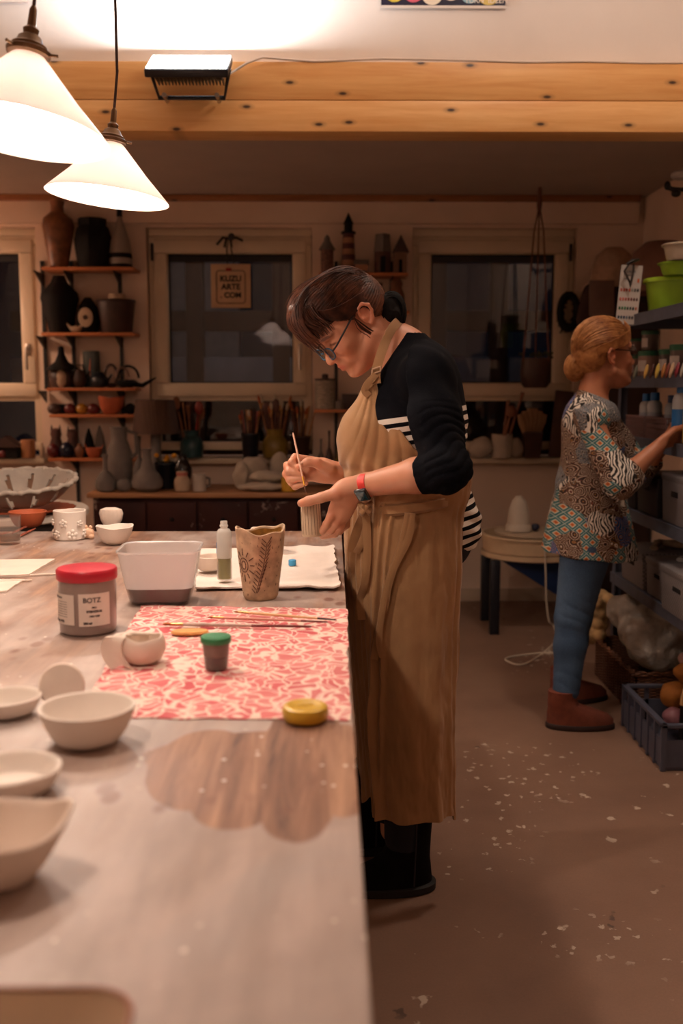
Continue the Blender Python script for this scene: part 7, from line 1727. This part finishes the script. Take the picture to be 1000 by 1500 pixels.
def lump(name, label, cat, px, Y, z, wpx, hpx, m, amp=.012, sc=16, seed=0, dpt=.7):
    w = wpx/2/PPM(Y); h = hpx/PPM(Y); c = spot_(px, Y, z+h/2+.001); G = Field(np.array(c)-max(w, h)*1.5-.03, np.array(c)+max(w, h)*1.5+.03, .007); G.ell(c, (w, w*dpt, h/2*1.02), k=.01)
    P, Q = G.mesh(); Nn = vnormals(P, Q); d = np.array([noise.noise((Vector(p)+Vector((seed, 0, 0)))*sc)*amp for p in P]); P = P+Nn*d[:, None]; P[:, 2] = np.maximum(P[:, 2], z+.001)
    return tag(np_obj(name, P, Q, m, None, (0, 0, 0)), label, cat)
lump('plaster_mould', 'large rounded plaster mould, left of the pale heap on the sideboard', 'mould', 372, 5.72, SZ, 44, 46, PLS, .02, 14, 1); lump('plaster_mould', 'upright plaster mould at the right of the pale heap', 'mould', 410, 5.74, SZ, 30, 52, PLS, .01, 14, 2)
lump('plaster_slab', 'flat crumpled plaster slab at the front of the pale heap', 'plaster', 385, 5.55, SZ, 76, 12, PLS, .010, 20, 3, .5); lump('clay_block', 'pale clay block lying on the flat slab of the heap', 'clay', 392, 5.60, SZ+.043, 54, 17, PLS, .010, 18, 4, .5); lump('plaster_mould', 'small knobbly plaster mould at the left end of the pale heap', 'mould', 352, 5.62, SZ, 22, 40, PLS, .016, 20, 5)
# basket lamp
def basket_lamp():
    Y = 5.78; z = zat(635, Y); r = T('basket_lamp', 'table lamp with a dark woven basket shade on a grey post', 'lamp', spot_(230, Y, SZ)); h = z-SZ; w = 33/PPM(Y)
    MB().lathe([(w*1.04, h), (w*.84, h+.195), (w*.82, h+.195), (w*1.02, h)], 36, close=True).build('lamp_shade', wicker('dark woven shade', '#6b4c3a'), r)
    MB().lathe([(0, 0), (.07, 0), (.075, .01), (.05, .02), (.028, .05), (.03, h), (.012, h+.05), (0, h+.06)], 24).build('post', GRY, r)
    MB().box((0, 0, h+.19), (w*1.6, .01, .006)).box((0, 0, h+.12), (.006, .006, .14)).build('shade_frame', BLACK, r)
basket_lamp()
tag(MB().tube([(0, 0, 0), (.01, 0, .12), (-.03, 0, .25)], [.007, .006, .005], 8).build('wooden_spoon_handle', DRD, loc=spot_(232, 5.70, zat(583, 5.72)-.03)), 'thin reddish stick leaning above the basket lamp', 'stick') if False else None
# pots of tools on the middle window board
def tool_pot(label, px, Y, z, wpx, hpx, m, shape, n, top, kinds, spread=1.0, seed=1):
    r = pot('tool_pot', label+' pot holding upright tools', 'pot', px, Y, z, wpx, hpx, shape, m); w = wpx/2/PPM(Y); h = hpx/PPM(Y); rr = random.Random(seed); seen = set()
    WD = [mat('pale tool wood', '#a8764a', .6, .15, 20), mat('mid tool wood', '#7d4c2c', .6, .2, 20), mat('dark tool wood', '#4a2418', .5, .2, 20), mat('red tool handle', '#7d2418', .4, .1)]
    BR = [mat('white bristles', '#b5a890', .8, .1, 60), mat('rust bristles', '#9a4a20', .8, .1, 60), HAIRB]
    for k in range(n):
        g = 2*math.pi*k/n+rr.uniform(-.3, .3); q = w*rr.uniform(.25, .72); L = (top/PPM(Y))*rr.uniform(.78, 1.0); lean = spread*rr.uniform(.10, .28)
        b = Vector((q*math.cos(g)*.5, q*math.sin(g)*.5, .02)); d = Vector((math.cos(g)*lean, math.sin(g)*lean*.5, 1)).normalized(); kd = kinds[k % len(kinds)]; tn = rr.randrange(4)
        mm = Vector(spot_(px, Y, z)); wd = WD[tn]; where = '%s wooden %s leaning %s, %s row of the %s pot' % (('pale', 'brown', 'dark', 'reddish')[tn], {'spoon': 'spoon', 'tool': 'modelling tool', 'brush': 'handled brush'}[kd], 'left' if d.x < -.08 else ('right' if d.x > .08 else 'straight up'), 'back' if g % 6.283 < 3.14 else 'front', label)
        while where in seen: where = where.replace(' wooden ', ' short wooden ' if where.count('short') == 0 and where.count('long') == 0 else ' thin wooden ', 1) if where.count('thin') < 2 else where+' again'
        seen.add(where)
        if kd == 'brush':
            t = T('paint_brush', where, 'paint brush', mm+b, 0, 'brushes in the %s pot' % label)
            MB().tube([(0, 0, 0), d*L*.55, d*L*.78], [.004, .0062, .004], 6).build('handle', wd, t); MB().tube([d*L*.77, d*L*.87], [.0055, .0065], 6).build('ferrule', FER, t); MB().tube([d*L*.86, d*L*.95, d*L], [.007, .010, .003], 6).build('bristle', BR[rr.randrange(3)], t)
        elif kd == 'spoon':
            o = MB().tube([(0, 0, 0), d*L*.72], [.006, .0065], 8); o.ball(d*L*.85, (.024, .010, .042), 12); tag(o.build('wooden_spoon', wd, loc=mm+b), where, 'spoon', 'spoons in the %s pot' % label)
        else:
            tag(MB().tube([(0, 0, 0), d*L*.7, d*L], [.005, .006, .012], 6, flat=.5).build('modelling_tool', wd, loc=mm+b), where, 'tool', 'modelling tools in the %s pot' % label)
YW = 5.94
tool_pot('teal green', 281, YW, ZW, 34, 40, TEAL, 'jug', 7, 92, ['spoon', 'tool'], 1.2, 2)
tool_pot('dark navy', 367, YW, ZW, 27, 36, NAV, 'bucket', 8, 76, ['brush', 'tool'], .8, 3)
tool_pot('olive yellow', 403, YW-.02, ZW, 38, 42, OLV, 'jug', 14, 92, ['brush', 'brush', 'spoon'], .9, 4)
tool_pot('dark clay', 440, YW, ZW, 30, 32, DBR, 'bucket', 12, 84, ['brush', 'brush', 'tool'], 1.0, 5)
tag(MB().box((0, 0, .05), (.24, .06, .012), b=.003).box((0, 0, .02), (.22, .05, .04), b=.003).build('white_block', mat('off white block', '#c2b09a', .6, .05), loc=spot_(330, 5.98, ZW)), 'low off-white block on the board under the middle window', 'block') if False else None
pot('wooden_crate_pot', 'reddish wooden box lid sticking up behind the basket lamp', 'box', 243, 5.97, ZW, 16, 86, 'cyl', mat('red brown wood', '#6b3a22', .6, .15)) if False else None
# ---------------- sign hanging in the middle window
def sign():
    Y = YB+.02; c = W(338, 419, Y); r = T('hanging_sign', 'square cream sign with hand-lettered web address hanging in the middle window', 'sign', c)
    w = 57/PPM(Y); h = 62/PPM(Y); MB().box((0, 0, 0), (w, .008, h), b=.002).build('sign_board', mat('cream card', '#c7a583', .7, .05), r)
    INK = mat('black marker ink', '#16100e', .7, 0); mb = MB(); a, b = w*.36, h*.37; pts = []
    for (sx, sy, a0) in ((1, 1, 0), (-1, 1, 90), (-1, -1, 180), (1, -1, 270)):
        for i in range(5): g = R(a0+90*i/4); pts.append((sx*(a-.018)+.018*math.cos(g), -.0055, sy*(b-.018)+.018*math.sin(g)-.006))
    pts.append(pts[0]); mb.tube(pts, .0026, 6); mb.build('drawn_frame', INK, r)
    for s_, z, sz in (('KUZU', .027, .047), ('ARTE', -.020, .047), ('. COM', -.068, .044)): text(s_, sz, (0, -.0055, z), INK, r, off=.0017, align='CENTER', ext=.0008)
    MB().box((-.012, -.007, h*.37), (.034, .006, .020), b=.003).build('red_heart', mat('red felt', '#8f1f1a', .7, .1), r)
    MB().tube([(-.02, 0, h/2), (-.02, -.012, .22), (0, -.045, .275), (.005, -.012, .22), (.02, 0, h/2)], .004, 8).build('ribbon', BLACK, r)
    z0 = W(338, 349, Y).z-c.z
    mb = MB(); 
    for dx, dz in ((-.075, -.045), (-.03, -.06), (.012, -.06), (.08, -.022)): mb.tube([(0, -.05, z0-.012), (dx*.5, -.055, z0-.004), (dx, -.05, z0+dz)], [.007, .008, .007], 8)
    mb.ball((.012, -.055, z0), (.020, .012, .022), 10); mb.build('bow', BLACK, r)
sign()
# ---------------- narrow shelf on the middle pillar
q1, q2, q3, q4 = wall_shelf('wall_shelf', 'narrow pine wall shelf between the middle and the right window', [(467, 598), (500, 600), (460, 560), (464, 560)], [399, 455, 600, 689], [YS]*4, .018, [(492, .6, 2.05), (572, .6, 2.05)])
def pagoda():
    r = pot('clay_tower', 'little round clay tower with a domed roof, left on the top shelf', 'tower', 479, Yo, q1, 18, 34, 'cyl', mat('mottled red and cream clay', '#6a4638', .6, .6, 60), open_=False, parts=lambda r, w, h: (MB().lathe([(w*1.3, h*.98), (w*1.2, h*1.05), (w*.5, h*1.35), (w*.4, h*1.5), (0, h*1.62)], 20).build('roof', GRY, r)))
pagoda()
def lighthouse():
    Y = Yo; h = 74/PPM(Y); w = 11/PPM(Y); r = T('lighthouse_model', 'red and cream striped lighthouse model on a small rocky base', 'lighthouse', spot_(510, Y, q1+.001)); RD = mat('lighthouse red', '#4a1a16', .5, .1); LC = mat('lighthouse cream', '#9a6a4c', .6, .1)
    for k in range(7):
        a, b = k/7, (k+1)/7; ra, rb = w*(1-.28*a), w*(1-.28*b); MB().lathe([(0, h*.74*a+.012), (ra, h*.74*a+.012), (rb, h*.74*b+.012), (0, h*.74*b+.012)], 24).build('tower_band', RD if k % 2 == 0 else LC, r)
    MB().lathe([(0, h*.75), (w*.95, h*.755), (w*.95, h*.79), (w*.55, h*.80), (w*.55, h*.93), (w*.7, h*.94), (w*.3, h*1.06), (0, h*1.16)], 20).build('lantern_room', DKG, r)
    MB().box((.03, 0, .006), (.17, .10, .012), b=.004).build('rocky_base', DBR, r)
    b = MB().box((.075, -.02, .03), (.075, .05, .036)); b.build('cottage_wall', LC, r, smooth=False); MB().add([(.03, -.055, .048), (.12, -.055, .048), (.12, .015, .048), (.03, .015, .048), (.03, -.02, .080), (.12, -.02, .080)], [(0, 1, 5, 4), (2, 3, 4, 5), (0, 4, 3), (1, 2, 5), (3, 2, 1, 0)]).build('cottage_roof', GRY, r, smooth=False)
lighthouse()
r = pot('lantern_house', 'clay house with a tall grey roof like a lampshade on the top shelf', 'house', 560, Yo, q1, 24, 30, 'cyl', mat('brown house clay', '#5a382a', .6, .2), open_=False, parts=lambda r, w, h: (MB().lathe([(w*1.05, h*.98), (w*.85, h*1.85), (0, h*1.88)], 4).build('roof', GRY, r), MB().box((0, -w*.95, h*.4), (w*.6, .02, h*.75)).build('doorway', DKG, r)))
house('tall narrow clay house with a steep roof, rightmost on the top shelf', 586, Yo, q1, 24, 54, mat('sandy house clay', '#7d5a44', .6, .2), DBR, .45)
pot('clay_owl', 'brown mottled clay animal on the second shelf, right end', 'figurine', 580, Yo, q2, 26, 48, [(.7, 0), (1, .2), (.9, .5), (.6, .68), (.7, .82), (.4, 1)], BRZ, open_=False)
pot('clay_figure', 'dark clay figure behind her hair on the second shelf', 'figurine', 556, Yo, q2, 18, 40, 'vase', DBR, open_=False)
pot('bark_jar', 'grey white jar with birch bark texture on the shelf below her face', 'jar', 476, Yo, q3, 30, 42, 'cyl', mat('birch bark glaze', '#8f8272', .6, .4, 40, stretch=(1, 1, 4)), parts=lambda r, w, h: (MB().lathe([(w*.95, h*.98), (w*1.02, h), (w*1.02, h*1.05), (w*.3, h*1.06), (w*.3, h*1.2), (0, h*1.22)], 28).build('lid', DBR, r)))
tag(MB().box((0, 0, .045), (.11, .08, .09), b=.004).build('dark_box', DBR, loc=spot_(514, Yo, q3+.001)), 'dark square box beside the birch bark jar', 'box')
pot('flat_cup', 'grey cup at the left of the dark square box', 'cup', 497, 5.88, q3, 12, 12, 'cyl', GRY)
for px, hh, lab, m_ in ((470, 44, 'tall thin clay bottle, leftmost on the lowest pillar shelf', GRY), (482, 56, 'brown bottle in the middle of the lowest pillar shelf', DBR), (494, 30, 'olive jar at the right of the lowest pillar shelf, next to her apron', OLV)): pot('small_bottle', lab, 'bottle', px, Yo, q4, 12, hh, 'bottle', m_)
# ---------------- right window board
def spoon_crock():
    r = pot('pale_crock', 'pale lumpy crock on the right window board', 'pot', 734, YW, ZW, 30, 34, 'cyl', PLS, fn=wob(.05, 3, 1, .03))
spoon_crock()
for k, (dx, L, lab, m_) in enumerate(((-.02, .30, 'round headed wooden spoon standing in the pale crock', 0), (.02, .40, 'long wooden rolling stick leaning right in the pale crock', 1), (-.005, .34, 'second long wooden stick in the pale crock, behind', 1))):
    c = spot_(734+dx*100, YW+.02*k-.02, ZW+.006); d = Vector(((.32, .42, .16)[k]*.7, 0, 1)).normalized(); o = MB().tube([(0, 0, 0), d*L*.8, d*L*(.85 if k == 0 else 1)], [.008, .008, .009 if k == 0 else .012], 8)
    if k == 0: o.ball(d*L*.93, (.032, .014, .036), 14)
    tag(o.build('wooden_spoon', mat('brown spoon wood', '#7d4a30', .6, .15, 14), loc=c), lab, 'spoon')
lump('cloth_bundle', 'pale cloth bundle at the left of the right window board', 'cloth', 705, YW, ZW, 34, 30, PLS, .02, 14, 6); lump('cloth_bundle', 'low crumpled pale bundle between the crock and the dark bucket', 'cloth', 756, YW+.0, ZW, 22, 28, mat('greyish plaster', '#8f7f70', .85, .1), .015, 16, 7)
pot('dark_bucket', 'dark square-sided bucket on the right window board', 'bucket', 778, YW, ZW, 38, 38, 'bucket', DBR, seg=4, rot=R(45))
for k in range(6):
    c = spot_(778, YW-.02+.012*k, ZW+.012); d = Vector((-.30+.12*k, 0, 1)).normalized(); L = .29-.012*abs(k-2.5)
    tag(MB().tube([(0, 0, 0), d*L*.45, d*L*.8, d*L], [.007, .009, .024, .016], 10, flat=.3, up=(0, 1, 0)).build('wooden_paddle', mat('pale paddle wood', '#8f6a48', .65, .12, 12), loc=c), ('leftmost', 'second from the left', 'third from the left', 'third from the right', 'second from the right', 'rightmost')[k]+' pale wooden paddle fanned out in the dark square-sided bucket', 'paddle', 'wooden paddles in the dark bucket')
tag(MB().box((0, 0, .20), (.11, .02, .40), b=.004).build('leaning_board', mat('brown board', '#4f2f20', .6, .2, 6), loc=spot_(816, YW+.02, ZW+.001), rot=(R(-4), R(6), 0)), 'brown wooden board leaning at the right end of the window board', 'board')
# hanging planter
def planter():
    Y = 5.72; top = W(790, 290, Y); pz = W(790, 568, Y).z; w = 22/PPM(Y); r = T('hanging_planter', 'dark clay planter hung from the ceiling on long ropes before the right window', 'planter', (top.x, Y, pz)); h = 42/PPM(Y); H_ = LZ-.003-pz
    MB().lathe(vessel([(w*.7, 0), (w*.9, .02), (w, h*.5), (w*.92, h)], .006), 36).build('pot_body', DBR, r); RP = mat('jute rope', '#6b4230', .9, .2, 60)
    for g in (R(200), R(320), R(80)): MB().tube([(w*.95*math.cos(g), w*.95*math.sin(g), h*.9), (w*.35*math.cos(g), w*.35*math.sin(g), H_-.24), (0, 0, H_-.10)], .0045, 6).build('rope', RP, r)
    MB().tube([(0, 0, H_-.13), (0, 0, H_-.10), (0, 0, H_-.02), (0, 0, H_)], [.010, .014, .012, .008], 10).build('knot', RP, r)
    lf = MB(); rr = random.Random(2)
    for k in range(14): g = rr.uniform(0, 6.28); q = w*rr.uniform(.2, 1); lf.ball((q*math.cos(g), q*math.sin(g), h+.01+rr.uniform(0, .03)), (.018, .010, .008), 8, rot=(rr.uniform(-1, 1), rr.uniform(-1, 1), g))
    lf.build('succulent', mat('dull green leaves', '#3a3a1e', .6, .3), r)
planter()
# things in the right corner of the back wall
def corner():
    tag(MB().lathe([(0, .24), (.05, .235), (.10, .19), (.125, .10), (.13, 0), (.125, 0), (.12, .10), (.095, .185), (.045, .23), (0, .232)], 36).build('straw_hat', mat('pale straw', '#b3947c', .85, .15, 30, bump=.4), loc=spot_(897, 5.85, zat(424, 5.85))), 'pale woven dome hat on the pile in the far right corner', 'hat')
    tag(MB().lathe([(0, .26), (.08, .25), (.14, .20), (.165, .10), (.17, 0), (.16, 0), (.155, .1), (.13, .19), (.07, .24), (0, .25)], 36).build('dome_cover', mat('dusky brown felt', '#7a5648', .9, .1), loc=(XR-.19, 5.1, 1.78)), 'larger dusky brown dome beside the straw hat', 'cover')
    z0 = zat(478, 5.8); x0, x1 = X(866, 5.85, 1.7), XR-.01
    r = T('wall_cabinet', 'small dark cupboard in the far right corner under the straw hat', 'cupboard', ((x0+x1)/2, 5.84, 0)); zt_ = zat(424, 5.85)
    MB().box((0, 0, zt_/2), (x1-x0, .36, zt_-.001), b=.005).build('cupboard_body', mat('dark brown cupboard', '#2a1a15', .6, .2, 5), r); MB().box((-.0, -.185, zt_*.5), ((x1-x0)*.9, .012, zt_*.9), b=.003).build('door', mat('dark cupboard door', '#34211a', .6, .2, 5), r)
    tag(MB().box((0, 0, .11), (.14, .012, .20), b=.003).build('picture_card', mat('pinkish card', '#7d655c', .6, .1), loc=(X(883, 5.6, 1.7), 5.63, zat(465, 5.6)), rot=(R(-6), 0, 0)), 'small pinkish picture card with a bird, standing in the far right corner', 'picture')
    tag(MB().tube([(-.03, -.004, .0), (0, -.004, -.02), (.03, -.004, .01), (.045, -.004, .03)], [.004, .016, .010, .003], 8, flat=.3, up=(0, 1, 0)).build('painted_bird', DKG, loc=(X(883, 5.6, 1.7), 5.612, zat(440, 5.6))), 'dark bird silhouette on the small pinkish card', 'bird') if False else None
    lump('leather_bag', 'brown soft bag hanging in the far right corner', 'bag', 868, 5.80, zat(500, 5.8), 46, 82, mat('brown leather', '#3f2219', .6, .2, 8), .02, 8, 8, .35)
    c = W(838, 455, 5.90); mb = MB(); rr = random.Random(6)
    for k in range(60): g = rr.uniform(0, 6.28); a = Vector((.045*math.cos(g), .0, .10*math.sin(g))); mb.tube([a*.8, a+Vector((rr.uniform(-.03, .03), rr.uniform(-.04, .04), rr.uniform(-.03, .03)))], [.010, .003], 5)
    mb.tube([(.05*math.cos(g), 0, .10*math.sin(g)) for g in [i*.35 for i in range(19)]], .022, 8)
    tag(mb.build('dark_wreath', mat('black twigs', '#0f0c0d', .8, .1), loc=(c.x, YB-.045, c.z)), 'bushy black wreath hanging on the wall right of the right window', 'wreath')
corner()
# ---------------- potter's wheel
def wheel():
    cx, cy = X(779, 5.36, .5), 5.36; r = T('potters_wheel', 'low electric potters wheel with a cream splash pan on dark legs', 'pottery wheel', (cx, cy, 0)); PAN = mat('clay smeared cream plastic', '#c9ad8c', .5, .15, 6); BL = mat('blue enamel', '#14305e', .4, .1); LEG = mat('dark navy steel leg', '#12131c', .4, .2, 30)
    Rw = .275; zt_ = .40
    for sx in (-1, 1):
        for sy in (-1, 1): MB().box((sx*.225, sy*.16, zt_/2), (.05, .05, zt_-.002), b=.004).build('leg', LEG, r)
    MB().lathe([(0, zt_), (Rw-.01, zt_), (Rw, zt_+.006), (Rw, zt_+.028), (Rw-.02, zt_+.03), (0, zt_+.03)], 56).build('table_ring', PAN, r)
    MB().lathe([(Rw-.03, zt_+.03), (Rw-.012, zt_+.035), (Rw-.004, zt_+.11), (Rw+.006, zt_+.112), (Rw+.006, zt_+.124), (Rw-.012, zt_+.124), (Rw-.018, zt_+.05), (0, zt_+.04), (0, zt_+.03)], 56).build('splash_pan', PAN, r)
    MB().lathe([(0, zt_+.04), (.03, zt_+.04), (.03, zt_+.115), (.20, zt_+.118), (.205, zt_+.122), (.205, zt_+.132), (0, zt_+.134)], 48).build('wheel_head', mat('dusty bat', '#bda68c', .6, .08), r)
    MB().add([(-.2, -.13, zt_), (.26, -.13, zt_), (.26, -.13, .20), (.12, -.13, .20), (-.2, .14, zt_), (.26, .14, zt_), (.26, .14, .20), (.12, .14, .20)], [(3, 2, 1, 0), (4, 5, 6, 7), (0, 1, 5, 4), (1, 2, 6, 5), (2, 3, 7, 6), (3, 0, 4, 7)]).build('motor_housing', BL, r, smooth=False)
    MB().box((.18, -.136, .31), (.05, .014, .06), b=.003).build('socket', mat('brown socket', '#7a4a34', .5, .1), r)
    hw = pot('plaster_dome', 'pale rounded plaster dome standing on a disc on the wheel head', 'mould', 759, 5.34, zt_+.136, 33, 52, [(1, 0), (1.05, .08), (.98, .3), (.9, .6), (.6, .88), (.35, .95), (.32, 1)], mat('pale plaster', '#c7b8a6', .8, .06, 10), open_=False, parts=lambda r, w, h: MB().lathe([(0, .0), (w*1.15, .001), (w*1.18, h*.12), (w*1.05, h*.2), (0, h*.2)], 32).build('disc_foot', mat('pale plaster', '#c7b8a6'), r))
    lump('tool_heap', 'little dark heap of tools right of the plaster dome', 'tools', 784, 5.33, zt_+.136, 12, 12, mat('dark violet rubber', '#1a1630', .5, .2), .01, 30, 9)
    P = [Vector((X(797, 5.08, .5), 5.08, .50)), W(799, 840, 5.07), W(800, 880, 5.09), W(804, 910, 5.10)]; P += [Vector((P[-1].x+.03, 5.12, .06)), Vector((P[-1].x+.01, 5.0, .006)), WZ(770, 972, .006), WZ(742, 968, .006), WZ(748, 962, .006), WZ(800, 956, .006), WZ(830, 960, .006)]
    tag(MB().tube(smooth_path(P, 50), .0045, 8).build('electric_cable', mat('white cord', '#c9bba8', .5, .05), loc=(0, 0, 0)), 'white cable hanging from the potters wheel and looping on the floor', 'cable')
wheel()
